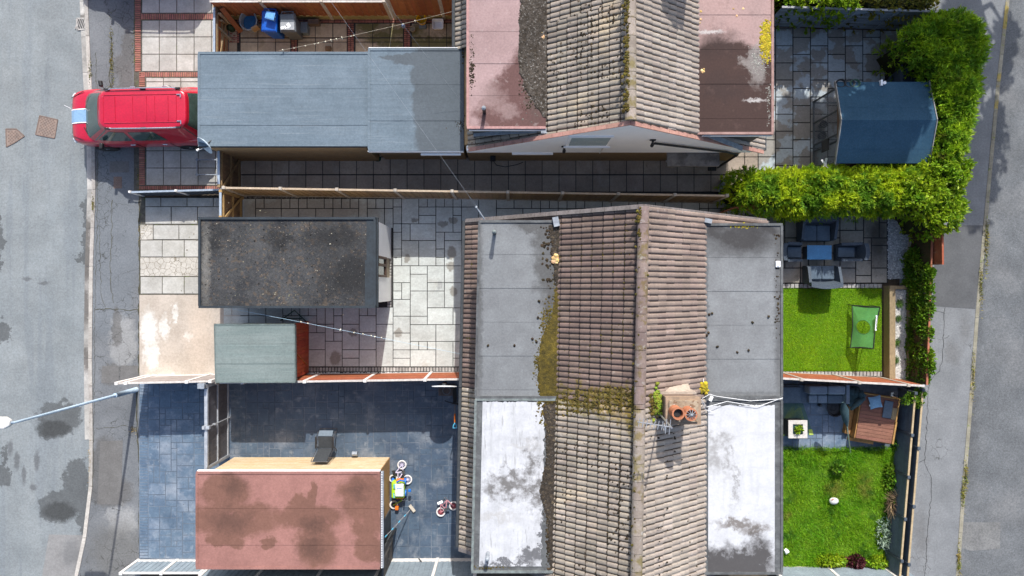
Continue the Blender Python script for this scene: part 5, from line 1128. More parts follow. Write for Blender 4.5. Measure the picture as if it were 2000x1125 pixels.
    p = MB(); p.box((-2.28,0,.5),(.14,1.35,.22)); p.build('bumper', m_black, c, bevel=.05)
    p = MB()
    for s_ in (-1,1):
        for x_ in (-1.15,-.06,1.06): p.box((x_,s_*.944,.80),(.014,.012,.62))
        p.bar((-1.72,s_*.80,1.118),(-2.2,s_*.62,1.0),.014,.012)
    p.build('panel_gap', m_black, c)['kind'] = 'stuff'
    p = MB(); p.bx(-2.315,-.5,.68,-2.28,.5,.80); p.build('grille', m_black, c, bevel=.01)
    p = MB(); p.tube([(-2.28,.3,.9),(-2.42,.38,1.02)], .008, 6); p.build('antenna', m_white, c)
    for y in (-.42,.42):
        p = MB(); p.box((1.74,y,1.885),(.10,.03,.03)); p.box((1.81,y-.04,1.88),(.03,.12,.03)); p.build('rail_bracket', m_chrome, c)
    return c
car = make_car('red car with pale blue bonnet stripe parked nose out beside the long garage', 'parked cars')
car.location = (-12.27, 5.66, -.03); car.rotation_euler = (0,0,rad(1.0))
car2 = copy_tree(car); car2['label'] = 'parked car beyond the top edge whose shadow falls on the brick edged drive'; car2.location = (-12.35, 11.45, -.03); car2.rotation_euler = (0,0,rad(-1.0))
# ---------------------------------------------------------------- street lamp
lp = thing('street_lamp', 'tall pale blue grey street lamp standing on the left pavement', 'street lamp', W(266,761,0))
bx_, by_, _ = W(266,761,0); m_lamp = mat('lamp_paint', (.40,.50,.60), (.35,.44,.53), 4, .45)
t = MB(); t.tube([(bx_,by_,0),(bx_,by_,1.25)], [.085,.08], 14); t.build('base', m_lamp, lp, smooth=True)
t = MB(); t.tube([(bx_,by_,1.25),(bx_,by_,1.3),(bx_,by_,5.5),(bx_-.02,by_,5.72),(bx_-.10,by_,5.78)], [.068,.045,.033,.032,.03], 14); t.build('pole', m_lamp, lp, smooth=True)
t = MB(); hx = bx_-.42
t.prism([(hx+.36,by_-.07),(hx+.36,by_+.07),(hx+.22,by_+.15),(hx-.42,by_+.15),(hx-.42,by_-.15),(hx+.22,by_-.15)], 5.68, 5.84); t.build('lamp_head', m_whitew, lp, bevel=.035, seg=2)
t = MB()
for k in range(5): t.bx(hx-.35+.09*k,by_-.12,5.86,hx-.34+.09*k+.02,by_+.12,5.885)
t.build('head_fins', m_conc_w, lp)
# covers and drain
def cover(label, pts, m, m2):
    c = MB(); P = [W(u,v,-.1)[:2] for u,v in pts]; c.prism(P, -.105, -.088); o = c.build('manhole_cover', [m]); tag(o, label, 'manhole cover')
    cx = sum(p[0] for p in P)/len(P); cy = sum(p[1] for p in P)/len(P); k = MB()
    a = Vector((P[1][0]-P[0][0],P[1][1]-P[0][1])); ex = a.normalized(); ey = Vector((-ex.y,ex.x))
    for i in range(-6,7):
        for j in range(-6,7):
            p = Vector((cx,cy))+ex*(i*.055)+ey*(j*.055)
            ins = True
            for q in range(len(P)):
                u_,w_ = Vector(P[q]),Vector(P[(q+1)%len(P)]); e = (w_-u_).normalized(); d_ = e.x*(p.y-u_.y)-e.y*(p.x-u_.x); c_ = e.x*(cy-u_.y)-e.y*(cx-u_.x)
                if d_*math.copysign(1,c_) < .05: ins = False
            if ins and (i+j)%2 == 0: k.bx(p.x-.02,p.y-.02,-.089,p.x+.02,p.y+.02,-.082)
    r = MB()
    for q in range(len(P)): r.bar((*P[q],-.088),(*P[(q+1)%len(P)],-.088),.03,.014)
    ORG[o.name] = Vector(o.location); k.build('tread_pattern', m2, o); r.build('frame', m2, o)
m_iron = mat('rusty_iron', (.27,.20,.165), (.21,.165,.14), 8, .8, bump=.003); m_iron2 = mat('rusty_iron_dark', (.20,.14,.11), (.16,.115,.10), 8, .8)
cover('square rusty manhole cover in the left road', [(78,226),(113,234),(107,270),(70,263)], m_iron, m_iron2)
cover('three sided rusty manhole cover near the left edge of the road', [(12,252),(32,252),(48,266),(30,278),(13,287)], m_iron, m_iron2)
dg = MB(); p = [W(u,v,-.08)[:2] for u,v in ((150,36),(166,36),(167,57),(151,58))]; dg.prism(p, -.1, -.082); d_ = tag(dg.build('drain_grate', m_black), 'slotted iron drain grate in the kerb gutter', 'drain'); k = MB()
for q in range(-1,6): k.bar(W(150+q*3.4,57,-.078), W(156+q*3.4,37,-.078), .026, .012)
for s in (0,1,2,3): k.bar((*p[s],-.078),(*p[(s+1)%4],-.078),.05,.014)
k.build('grate_bars', mat('grate_iron', (.42,.40,.37), (.32,.30,.28), 6, .7), d_)
b = MB(); b.bx(*W(222,368,0)[:2],0,*W(238,345,0)[:2],.008); o = tag(b.build('inspection_cover', m_iron2), 'small iron inspection cover in the pavement beside the car', 'drain cover'); k = MB()
for i in range(3):
    for j in range(4): k.torus((X(225.5+i*4.6),Y(349+j*5),.01),.03,.006,8,4)
k.build('tread_pattern', m_iron, o)
# ---------------------------------------------------------------- hedges, shrubs, trees, ivy
m_hedge_d = mat('conifer_mid', (.34,.50,.018), (.14,.28,.016), 2.2, .6, island=.32, sub=.35, grain=0, con=(.42,.58), layers=[dict(noise=2.4, lo=.60, hi=.67, col=(.24,.17,.06), op=.75)])
m_hedge_y = mat('conifer_gold', (.46,.58,.018), (.17,.33,.024), 1.7, .55, island=.3, sub=.38, grain=0, con=(.45,.56), layers=[dict(noise=2.6, lo=.60, hi=.68, col=(.55,.60,.03), op=.7), dict(noise=3.7, lo=.65, hi=.70, col=(.28,.17,.06), op=.7)])
m_shrub_y = mat('shrub_leaf', (.36,.48,.018), (.18,.34,.018), 1.6, .5, island=.35, sub=.38, grain=0, layers=[dict(noise=3, lo=.6, hi=.7, col=(.52,.54,.04), op=.6)])
m_leaf_o = mat('leaf_autumn', (.30,.27,.03), (.14,.13,.02), 1.5, .6, island=.45, sub=.2)
m_ivy = mat('ivy_leaf', (.17,.30,.02), (.08,.18,.016), 1.6, .4, island=.4, sub=.3, grain=0, layers=[dict(noise=2.2, lo=.56, hi=.66, col=(.25,.33,.03), op=.6)])
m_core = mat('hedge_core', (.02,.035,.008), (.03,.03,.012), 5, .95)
m_bark = mat('bark', (.11,.08,.055), (.07,.05,.035), 8, .95, bump=.008)
m_treeleaf = mat('tree_leaf', (.07,.14,.015), (.045,.10,.012), 1, .5, island=.35, sub=.25)
m_twig = mat('twig_brown', (.13,.085,.05), (.08,.055,.035), 5, .9, island=.4)
m_silver = mat('silver_leaf', (.34,.42,.33), (.20,.30,.2), 5, .6, island=.2)
m_purple = mat('purple_leaf', (.10,.025,.03), (.06,.015,.02), 4, .5, island=.4)
def in_poly(x, y, P):
    c = False; j = len(P)-1
    for i in range(len(P)):
        if (P[i][1] > y) != (P[j][1] > y) and x < (P[j][0]-P[i][0])*(y-P[i][1])/(P[j][1]-P[i][1])+P[i][0]: c = not c
        j = i
    return c
def edge_d(x, y, P):
    best = (9,0,0)
    for i in range(len(P)):
        ax,ay = P[i]; bx_,by_ = P[(i+1)%len(P)]; dx,dy = bx_-ax,by_-ay; t = max(0,min(1,((x-ax)*dx+(y-ay)*dy)/(dx*dx+dy*dy+1e-9)))
        px,py = ax+dx*t,ay+dy*t; d = math.hypot(x-px,y-py)
        if d < best[0]: best = (d,x-px,y-py)
    return best
def hedge(name, label, cat, pts_px, z, n, L, wd, m, rnd=.35, nz=(1.6,.25), core=.28, wall=.35, group=None, lean=1.1, fine=.12, lump_=.0, droop=0):
    P = [W(u,v,z)[:2] for u,v in pts_px]; xs = [p[0] for p in P]; ys = [p[1] for p in P]
    t = thing(name, label, cat, (sum(xs)/len(xs),sum(ys)/len(ys),0), group)
    pos = []; dr = []
    def top(x,y,d): 
        k = max(0,(rnd-d)/rnd); q = mnoise.noise(Vector((x*nz[0],y*nz[0],z)))+.5*mnoise.noise(Vector((x*nz[0]*2.3,y*nz[0]*2.3,7)))
        return z-.45*k*k+q*nz[1]
    while len(pos) < n:
        x,y = R.uniform(min(xs)-.15,max(xs)+.15),R.uniform(min(ys)-.15,max(ys)+.15); d,gx,gy = edge_d(x,y,P); ins = in_poly(x,y,P)
        jag = .12*mnoise.noise(Vector((x*3,y*3,2)))
        if not ins and d > .06+jag: continue
        if not ins: d = 0
        zt = top(x,y,d)
        if d < .22 and R.random() < wall: zz_ = R.uniform(.1,zt)
        else: zz_ = zt-abs(R.gauss(0,fine))
        l = math.hypot(gx,gy)+1e-6; ow = max(0,1-d/.4)*(-1 if ins else 1)
        ax = Vector((R.gauss(0,.5)*lean+gx/l*ow*.9, R.gauss(0,.5)*lean+gy/l*ow*.9, R.uniform(.15,.9)-droop)).normalized()
        sl_ = R.uniform(.7,1.5)*L[1]
        for _ in range(R.randint(9,16)):
            if len(pos) >= n: break
            q = R.random(); v = (ax+Vector((R.gauss(0,.38),R.gauss(0,.38),R.gauss(0,.25)))).normalized(); p = Vector((x,y,zz_))+ax*(sl_*(q-.5)); pos.append((p.x,p.y,max(.02,p.z))); dr.append(tuple(v))
    LL = NR.uniform(L[0],L[1],n); o = blades('foliage', pos, dr, LL, wd, m, t); o['kind'] = 'stuff'
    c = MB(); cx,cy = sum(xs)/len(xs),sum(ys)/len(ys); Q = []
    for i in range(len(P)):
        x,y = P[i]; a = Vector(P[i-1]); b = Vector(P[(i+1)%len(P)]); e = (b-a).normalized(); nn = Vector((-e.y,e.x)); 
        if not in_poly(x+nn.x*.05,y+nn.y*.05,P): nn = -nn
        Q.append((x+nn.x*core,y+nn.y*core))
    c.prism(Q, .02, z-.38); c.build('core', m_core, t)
    return t
hedge('hedge', 'tall mid green conifer hedge beside the navy roof and right pavement', 'hedge', [(1770,66),(1800,40),(1835,22),(1890,14),(1933,40),(1938,90),(1926,150),(1916,215),(1905,265),(1896,300),(1850,330),(1832,318),(1836,262),(1834,215),(1828,165),(1820,132),(1790,105)], 2.3, 46000, (.10,.20), .03, m_hedge_d, group='hedges', fine=.14)
hedge('hedge', 'golden green conifer hedge between the mesh fronted building and the rattan seats', 'hedge', [(1428,362),(1436,338),(1470,330),(1520,333),(1600,326),(1680,325),(1740,322),(1800,322),(1840,350),(1820,395),(1760,412),(1700,412),(1640,412),(1570,418),(1500,408),(1450,398),(1432,380)], 2.15, 50000, (.08,.17), .03, m_hedge_y, group='hedges', fine=.15, nz=(1.9,.24))
hedge('shrub', 'bright yellow green leafy shrub overhanging the right pavement corner', 'shrub', [(1800,330),(1830,290),(1872,278),(1900,300),(1912,335),(1892,372),(1900,400),(1890,440),(1858,452),(1842,462),(1825,430),(1790,415),(1760,395),(1770,350)], 2.4, 17000, (.07,.16), .05, m_shrub_y, nz=(2.6,.38), fine=.26, lean=1.4)
hedge('shrub', 'bright leafy shrub spilling over the blue washed fence', 'shrub', [(1530,-30),(1700,-30),(1680,8),(1645,22),(1600,12),(1560,8)], 2.0, 6000, (.07,.15), .05, m_shrub_y, fine=.2, nz=(2.6,.3), lean=1.4)
hedge('shrub', 'olive and rust leaved shrub behind the blue washed fence', 'shrub', [(1690,-40),(1840,-40),(1850,8),(1800,18),(1740,22),(1695,16)], 1.9, 6000, (.06,.13), .045, m_leaf_o, fine=.2, nz=(2.6,.25), lean=1.4)
hedge('shrub', 'yellowish ivy shrub behind the left corner of the blue washed fence', 'shrub', [(1518,-30),(1560,-30),(1555,8),(1524,10)], 1.7, 1200, (.06,.12), .045, m_ivy, fine=.2)
# ivy over the right-hand fence
def cloud(name, label, cat, pts, n, L, wd, m, up=.6, group=None, core=None, parent=None):
    """pts: list of (x,y,z,rx,ry,rz)"""
    pos = []; dr = []
    for _ in range(n):
        x,y,z,rx,ry,rz = R.choice(pts); v = Vector((R.gauss(0,1),R.gauss(0,1),R.gauss(0,1))).normalized(); q = R.random()**.4
        p = (x+v.x*rx*q,y+v.y*ry*q,max(.02,z+v.z*rz*q)); w = Vector((v.x+R.gauss(0,.7),v.y+R.gauss(0,.7),v.z+R.gauss(0,.5)+up)).normalized(); pos.append(p); dr.append(tuple(w))
    if parent is None:
        t = thing(name, label, cat, (sum(p[0] for p in pts)/len(pts),sum(p[1] for p in pts)/len(pts),0), group)
    else: t = parent
    o = blades('foliage', pos, dr, NR.uniform(L[0],L[1],n), wd, m, t); o['kind'] = 'stuff'; return t
pts = []
for _ in range(150):
    v = R.uniform(492,748); u = R.uniform(1770,1804); k = (u-1770)/34; z = .12+1.15*k*R.random()**.35; 
    if 590 < v < 625 and u < 1800 and R.random() < .6: continue
    if 650 < v < 705 and u < 1798 and R.random() < .7: z *= .6
    x_ = min(W(u,v,z)[0], 13.52); pts.append((x_,W(u,v,z)[1],z,.13,.2,.16))
for _ in range(34): pts.append((13.5,Y(R.uniform(500,748),1.3),R.uniform(1.1,1.4),.12,.16,.13))
iv = cloud('ivy', 'green ivy climbing over the reddish fence beside the raised bed', 'climbing plant', pts, 15000, (.06,.12), .07, m_ivy, .7)
t = MB()
for k in range(6):
    x,y,_ = W(1795,520+k*42,0); x = 13.42; t.tube([(x,y,0),(x+.03,y+.05,.6),(x+.04,y-.05,1.2)], [.02,.015,.01], 6)
t.build('stem', m_bark, iv)
pts = [(*W(R.uniform(1770,1800),R.uniform(762,790),.8)[:2],.8,.15,.15,.2) for _ in range(6)]
cloud('shrub', 'small dark leafy shrub in the corner behind the timber daybed', 'shrub', pts, 900, (.05,.1), .06, m_ivy)
# dead brown bush by the conifer hedge
b = MB(); cx,cy,_ = W(1800,128,0)
for _ in range(160):
    a = R.uniform(0,6.3); r = R.uniform(.1,.55); b.tube([(cx+R.gauss(0,.1),cy+R.gauss(0,.15),.05),(cx+r*.6*math.cos(a),cy+r*math.sin(a),R.uniform(.4,.9)),(cx+r*.9*math.cos(a+.3),cy+1.5*r*math.sin(a+.3),R.uniform(.3,1.3))], [.012,.01,.006], 5)
ds = thing('dead_shrub', 'dead brown bush squeezed between conifer hedge and dark blue bin', 'shrub', (cx,cy,0)); b.build('branches', m_twig, ds)
pp = [(cx+R.gauss(0,.2),cy+R.gauss(0,.35),R.uniform(.3,1.2),.15,.15,.15) for _ in range(9)]; cloud('','','',pp,1500,(.04,.09),.05,mat('dead_leaf_brown', (.16,.10,.06), (.09,.06,.04), 4, .9, island=.4),parent=ds)
# lower right bed plants
def rosette(name,label,u,v,r,n,m,w,h,cat='plant'):
    x,y,_ = W(u,v,0); P = NR.normal(size=(n,3))*r*.25; P[:,2] = abs(P[:,2])*.3+.02; P += (x,y,0)
    D = NR.normal(size=(n,3)); D[:,2] = abs(D[:,2])*h+.2; D /= np.linalg.norm(D,axis=1)[:,None]
    t = thing(name,label,cat,(x,y,0)); o = blades('leaves',P,D,NR.uniform(r*.5,r,n),w,m,t,.5); o['kind'] = 'stuff'; return t
def rosette_el(name,label,u,v,ru,rv,n,L,m,w,h,cat='plant',z=.05,parent=None):
    x,y,_ = W(u,v,0); P = np.zeros((n,3)); a = NR.uniform(0,6.28,n); q = np.sqrt(NR.uniform(0,1,n)); P[:,0] = x+ru/57*q*np.cos(a); P[:,1] = y+rv/57*q*np.sin(a); P[:,2] = z+.3*(1-q*q)*NR.uniform(.3,1,n)
    D = NR.normal(size=(n,3))*.8; D[:,0] += np.cos(a)*q; D[:,1] += np.sin(a)*q; D[:,2] = abs(D[:,2])*h+.25; D /= np.linalg.norm(D,axis=1)[:,None]
    t = thing(name,label,cat,(x,y,0)); o = blades('leaves',P,D,NR.uniform(L*.5,L,n),w,m,t,.4); o['kind'] = 'stuff'; return t
rosette_el('silver_plant','silvery grey leaved plant at the edge of the rough lawn',1727,1040,17,30,430,.22,m_silver,.045,.8)
rosette_el('purple_plant','dark purple leaved plant at the bottom of the rough lawn',1668,1095,16,12,420,.16,m_purple,.06,.7)
rosette_el('leafy_plant','bright broad leaved plant between rough lawn and charcoal fence',1738,935,13,30,420,.18,m_ivy,.08,.7)
rosette_el('leafy_plant','low bright green plants right of the purple plant',1710,1095,26,10,500,.15,m_shrub_y,.07,.6)
rosette_el('leafy_plant','low bright green plants left of the purple plant',1620,1092,30,10,520,.15,m_shrub_y,.06,.6)
rosette_el('leafy_plant','tuft of broad leaves near the middle of the rough lawn',1632,915,10,7,110,.2,m_ivy,.07,.6)
rosette_el('leafy_plant','leafy clump below the timber daybed corner',1752,868,10,14,260,.14,m_ivy,.06,.8)
b = MB(); cx,cy,_ = W(1738,982,0)
for _ in range(230):
    a = R.uniform(0,6.3); r = R.uniform(.1,.5); b.tube([(cx+R.gauss(0,.08),cy+R.gauss(0,.1),.02),(cx+r*.55*math.cos(a),cy+r*.8*math.sin(a),R.uniform(.25,.5)),(cx+r*.85*math.cos(a+.3),cy+1.3*r*math.sin(a+.3),R.uniform(.2,.6))], [.009,.007,.004], 4)
ts = thing('twiggy_shrub', 'brown twiggy shrub beside the rough lawn', 'shrub', (cx,cy,0)); b.build('branches', mat('twig_pale', (.30,.21,.12), (.16,.11,.07), 5, .9, island=.4), ts)
cloud('','','',[(cx+R.gauss(0,.15),cy+R.gauss(0,.2),.35,.12,.12,.1) for _ in range(6)],300,(.04,.08),.035,m_ivy,parent=ts)
# four grass tufts in the raised bed
# trees beyond the top edge that shade the upper right garden
def shade_tree(label, clumps, trunk, n, m):
    t = thing('tree', label, 'tree', (trunk[0],trunk[1],0), 'trees beyond the top edge')
    pts = []
    sx,sy = SD.x/SD.z, SD.y/SD.z
    for (x,y,r) in clumps:
        z = R.uniform(6.5,9); pts.append((x+sx*z,y+sy*z,z,r,r,r*.8))
    b = MB(); b.tube([(trunk[0],trunk[1],-.1),(trunk[0]+.1,trunk[1],2.5),(trunk[0],trunk[1]+.2,5)], [.3,.22,.16], 10)
    for p in pts[::2]: b.tube([(trunk[0],trunk[1]+.1,3.5+R.random()*1.5),((trunk[0]+p[0])/2,(trunk[1]+p[1])/2,p[2]-1.6),(p[0],p[1],p[2])], [.1,.07,.02], 6)
    b.build('trunk', m_bark, t)
    pos = []; dr = []
    for _ in range(n):
        x,y,z,rx,ry,rz = R.choice(pts); v = Vector((R.gauss(0,1),R.gauss(0,1),R.gauss(0,1))).normalized(); q = R.random()**.5
        pos.append((x+v.x*rx*q,y+v.y*ry*q,z+v.z*rz*q)); dr.append(tuple(Vector((R.gauss(0,1),R.gauss(0,1),R.gauss(0,1))).normalized()))
    o = blades('crown', pos, dr, NR.uniform(.16,.30,n), .16, m, t); o['kind'] = 'stuff'
cl = []
for _ in range(60):
    x = R.uniform(9.9,14.6); y = R.uniform(1.9,6.9)
    if y < 2.6 and R.random() < .3: continue
    if x > 12.6 and R.random() < .7: continue
    if y > 6.2 and x < 12 and R.random() < .6: continue
    cl.append((x,y,R.uniform(.45,.7)))
cl += [(9.6,6,.5),(9.5,5.2,.5),(9.5,4.4,.5),(9.7,3.6,.5)]
shade_tree('broad dark tree beyond the top edge that shades the navy roof', cl, (12.6,14.2), 22000, m_treeleaf)
cl = [(R.uniform(14.2,15.9),R.uniform(2.9,9.6),R.uniform(.4,.65)) for _ in range(22)]+[(16.8,8.2,.55),(16.7,7.4,.5),(17.0,8.8,.5),(16.5,5.2,.6),(16.4,4.4,.6),(16.3,3.6,.5),(16.6,6.0,.35),(15.9,2.6,.5),(15.6,3.4,.6),(15.7,4.4,.5)]
shade_tree('taller tree beyond the top edge that shades the right pavement', cl, (16.4,14.6), 9000, m_treeleaf)
# ---------------------------------------------------------------- seating patio
m_rattan = mat('rattan_charcoal', (.075,.095,.12), (.05,.065,.085), 30, .7, bump=.004, bscale=70)
m_rattan_l = mat('rattan_edge', (.30,.33,.36), (.25,.28,.31), 30, .6)
m_cush = mat('cushion_slate', (.10,.135,.175), (.085,.115,.15), 6, .9, bump=.003)
m_bluet = mat('table_glass_blue', (.06,.22,.42), (.055,.20,.39), 3, .25, spec=.5)
def seat(name, label, cat, u, v, w, d, rz, group, backh=.78):
    x,y,_ = W(u,v,.3); t = thing(name, label, cat, (x,y,0), group)
    # local frame: back on +Y side; world verts via matrix
    def put(mb): 
        m = Matrix.Translation((x,y,0)) @ Matrix.Rotation(rz,4,'Z'); mb.v = [tuple(m @ Vector(p)) for p in mb.v]; return mb
    b = MB(); b.bx(-w/2,-d/2,.06,w/2,d/2,.30); put(b).build('base', m_rattan, t, bevel=.02)
    b = MB(); n = 9; vs = []
    for k in range(n+1):
        xx = -w/2+w*k/n; c = .07*(1-(2*k/n-1)**2); vs.append((xx,d/2-.12+c,.30)); vs.append((xx,d/2-.12+c+.10,backh)); vs.append((xx,d/2-.02+c+.14,backh)); vs.append((xx,d/2+c,.30))
    fs = []
    for k in range(n):
        for q in range(4): fs.append([4*k+q,4*k+(q+1)%4,4*(k+1)+(q+1)%4,4*(k+1)+q])
    fs += [[0,1,2,3],[4*n+3,4*n+2,4*n+1,4*n]]; b.add(vs, fs); put(b).build('backrest', m_rattan, t)
    for s in (-1,1):
        b = MB(); b.add([(s*w/2,-d/2,.30),(s*w/2,d/2-.1,.30),(s*(w/2+.04),d/2-.02,.72),(s*(w/2+.03),-d/2+.05,.56),(s*(w/2-.09),-d/2,.30),(s*(w/2-.09),d/2-.1,.30),(s*(w/2-.05),d/2-.02,.72),(s*(w/2-.06),-d/2+.05,.56)],[[0,1,2,3],[7,6,5,4],[0,3,7,4],[3,2,6,7],[2,1,5,6],[1,0,4,5]]); put(b).build('arm', m_rattan, t)
    k = 2 if w > 1 else 1
    for i in range(k):
        b = MB(); a0 = -w/2+.10+(w-.20)*i/k; b.bx(a0+.005,-d/2+.01,.30,a0+(w-.20)/k-.005,d/2-.13,.40); put(b).build('seat_cushion', m_cush, t, bevel=.03)
    for sx in (-1,1):
        for sy in (-1,1):
            b = MB(); b.tube([(sx*(w/2-.06),sy*(d/2-.06),.01),(sx*(w/2-.06),sy*(d/2-.06),.07)], .02, 8); put(b).build('leg', m_black, t)
    return t
seat('rattan_sofa', 'dark rattan two seater against the hedge, back to the hedge', 'sofa', 1593,452, 1.12,.66, 0, 'rattan patio set')
s2 = seat('rattan_sofa', 'dark rattan two seater beside the small lawn, back to the lawn', 'sofa', 1603,536, 1.05,.60, math.pi, 'rattan patio set', .8)
seat('rattan_armchair', 'dark rattan armchair tucked beside the grey dormer roof', 'armchair', 1546,493, .58,.62, rad(90), 'rattan patio set')
seat('rattan_armchair', 'dark rattan armchair on the gravel side of the blue topped table', 'armchair', 1654,493, .56,.70, rad(-90), 'rattan patio set')
tx,ty,_ = W(1600,493,.5); tb = thing('patio_table', 'low rattan table with bright blue top between the dark seats', 'table', (tx,ty,0))
b = MB(); b.bx(tx-.41,ty-.24,.50,tx+.41,ty+.24,.52); b.build('table_top', m_bluet, tb, bevel=.006); b = MB(); b.bx(tx-.38,ty-.21,.10,tx+.38,ty+.21,.50); b.build('base', m_rattan, tb)
for sx in (-1,1):
    for sy in (-1,1): b = MB(); b.tube([(tx+sx*.35,ty+sy*.18,.01),(tx+sx*.35,ty+sy*.18,.1)],.025,8); b.build('leg', m_black, tb)
# rebound net
rn = thing('rebound_net', 'green sports net with round hole in a black tilted frame on the lawn', 'sports net', W(1690,640,0))
A = [Vector(W(1664,596,.25)),Vector(W(1719,600,.95)),Vector(W(1706,681,.95)),Vector(W(1661,679,.25))]
m_net = mat('net_green', (.10,.34,.10), (.13,.42,.14), 3, .7, alpha=.72, layers=[dict(noise=1.2, lo=.4, hi=.6, col=(.12,.36,.11), op=.5)])
ctr = (A[0]+A[1]+A[2]+A[3])/4+Vector((-.02,0,0)); ex = (A[1]-A[0]).normalized(); ey = (A[0]-A[3]).normalized()
b = MB(); N=48; ring = [ctr+ex*(.23*math.cos(2*math.pi*k/N))+ey*(.23*math.sin(2*math.pi*k/N)) for k in range(N)]
def bd(a):
    # boundary point in direction a, with edges bowed inwards
    def bil(s,t): 
        s2_ = s; t2 = t; p = A[3]*(1-s)*(1-t)+A[2]*s*(1-t)+A[0]*(1-s)*t+A[1]*s*t
        bow = .05; p = p+ex*(bow*((.5-abs(t-.5))*2)*(1 if s < .5 else -1)*abs(2*s-1))+ey*(bow*.5*((.5-abs(s-.5))*2)*(1 if t < .5 else -1)*abs(2*t-1)); return p
    c,s = math.cos(a),math.sin(a); k = .5/max(abs(c),abs(s)); return bil(.5+c*k,.5+s*k)
outer = [bd(2*math.pi*k/N) for k in range(N)]
b.add(ring+outer, [[k,(k+1)%N,N+(k+1)%N,N+k] for k in range(N)]); b.build('net', m_net, rn)
b = MB(); b.tube(outer+[outer[0]], .018, 6); b.build('net_binding', m_black, rn); b = MB(); b.tube(ring+[ring[0]], .008, 6); b.build('target_ring', mat('net_edge', (.05,.14,.05), (.05,.12,.05), 4, .7), rn)
b = MB(); b.tube([A[0],A[1]],.012,8); b.tube([A[3],A[2]],.012,8); b.tube([A[1],A[1]+Vector((.12,.05,-.9))],.012,8); b.tube([A[2],A[2]+Vector((.12,-.05,-.9))],.012,8); b.tube([A[0],A[0]+Vector((0,.02,-.24))],.012,8); b.tube([A[3],A[3]+Vector((0,-.02,-.24))],.012,8); b.build('frame', m_black, rn)
b = MB(); p = (A[1]*.62+A[2]*.38)+Vector((-.06,0,.02)); b.box(p,(.05,.50,.012),rad(-3)); lb = b.build('label_strip', m_white, rn); b = MB(); 
for k in range(9): b.box(p+Vector((.002*k-.008,.19-.047*k,.008)),(.026,.03,.004),rad(-3))
b.build('label_marks', m_black, lb)
# raised bed
m_sleeper = mat('sleeper', (.34,.26,.15), (.25,.19,.11), 5, .85, bump=.004, stretch=(6,.8,6), island=.08)
rb = thing('raised_bed', 'timber sleeper raised bed filled with white gravel', 'raised bed', W(1745,650,0))
bx0,bx1,by0,by1 = X(1725),X(1765),Y(744),Y(558)
t = MB(); t.bx(bx0,by0,0,bx0+.20,by1,.40); t.build('side', m_sleeper, rb, bevel=.01); t = MB(); t.bx(bx0+.203,by1-.12,0,bx1+.03,by1-.002,.38); t.build('side', m_sleeper, rb, bevel=.01); t = MB(); t.bx(bx1-.06,by0,0,bx1+.03,by1-.125,.375); t.build('side', m_sleeper, rb, bevel=.01); t = MB(); t.bx(bx0+.203,by0,0,bx1-.065,by0+.1,.37); t.build('side', m_sleeper, rb)
t = MB(); t.bx(bx0+.203,by0+.102,0,bx1-.062,by1-.122,.27); t.build('gravel_fill', mat('white_fill', (.60,.58,.54), (.45,.43,.40), 16, .9, bump=.02, bscale=45, speck=((.3,.28,.26),30,.62,.7)), rb)
c = MB()
for _ in range(800): c.lump((R.uniform(bx0+.22,bx1-.08),R.uniform(by0+.12,by1-.14),.265), R.uniform(.012,.028), .02, 5)
o = c.build('pebbles', mat('pebble_white', (.68,.66,.62), (.5,.48,.45), 3, .85, island=.25), rb); o['kind'] = 'stuff'
gz = .28
for k,(u,v,r) in enumerate(((1755,593,.22),(1754,622,.17),(1750,669,.21),(1748,703,.19))):
    x,y,_ = W(u,v,gz); n = 150; P = NR.normal(size=(n,3))*.03; P[:,2] = 0; P += (x,y,gz); D = NR.normal(size=(n,3)); D[:,2] = abs(D[:,2])*.7+.35; D /= np.linalg.norm(D,axis=1)[:,None]
    t = thing('grass_tuft', ('topmost spiky grass tuft in the white gravel raised bed','smallest grass tuft, second from the top in the raised bed','spiky grass tuft in the raised bed opposite the bottom of the green net','bottommost grass tuft in the white gravel raised bed')[k], 'plant', (x,y,gz), 'grass tufts in the raised bed')
    o = blades('leaves', P, D, NR.uniform(r*.6,r,n), .014, mat('tuft_leaf', (.14,.24,.05), (.09,.18,.04), 4, .5, island=.3) if k == 0 else MATS['tuft_leaf'], t, .5); o['kind'] = 'stuff'
# ---------------------------------------------------------------- lower right patio
m_sofa = mat('sofa_grey', (.22,.27,.33), (.19,.235,.29), 5, .85, bump=.002)
m_sofad = mat('sofa_dark', (.12,.16,.205), (.10,.135,.17), 5, .85)
sf = thing('corner_sofa', 'grey outdoor corner sofa along the red brown fence', 'sofa', W(1595,780,0))
def pb(mb,u0,v0,u1,v1,z0,z1): mb.bx(X(u0,z1),Y(v1,z1),z0,X(u1,z1),Y(v0,z1),z1); return mb
pb(MB(),1524,752,1656,788,.05,.26).build('base', m_sofad, sf, bevel=.02)
for a in ((1528,756,1564,787),(1580,772,1597,787),(1598,772,1616,787),(1617,772,1650,788)): pb(MB(),*a,.26,.40).build('seat_cushion', m_sofad if a[0] in (1528,1617) else m_sofa, sf, bevel=.025)
for a in ((1581,754,1617,771),(1618,754,1652,771)): pb(MB(),*a,.26,.72).build('back_cushion', m_sofa, sf, bevel=.05)
pb(MB(),1653,752,1660,789,.05,.60).build('arm', m_sofa, sf, bevel=.015)
rg = MB(); p = [W(u,v)[:2] for u,v in ((1526,788),(1567,786),(1588,849),(1526,852))]; rg.prism(p,.024,.032); ro = tag(rg.build('outdoor_rug', mat('rug_teal', (.10,.17,.15), (.075,.14,.125), 4, .9)), 'dark outdoor rug with palm leaf print and lime ends', 'rug')
k = MB()
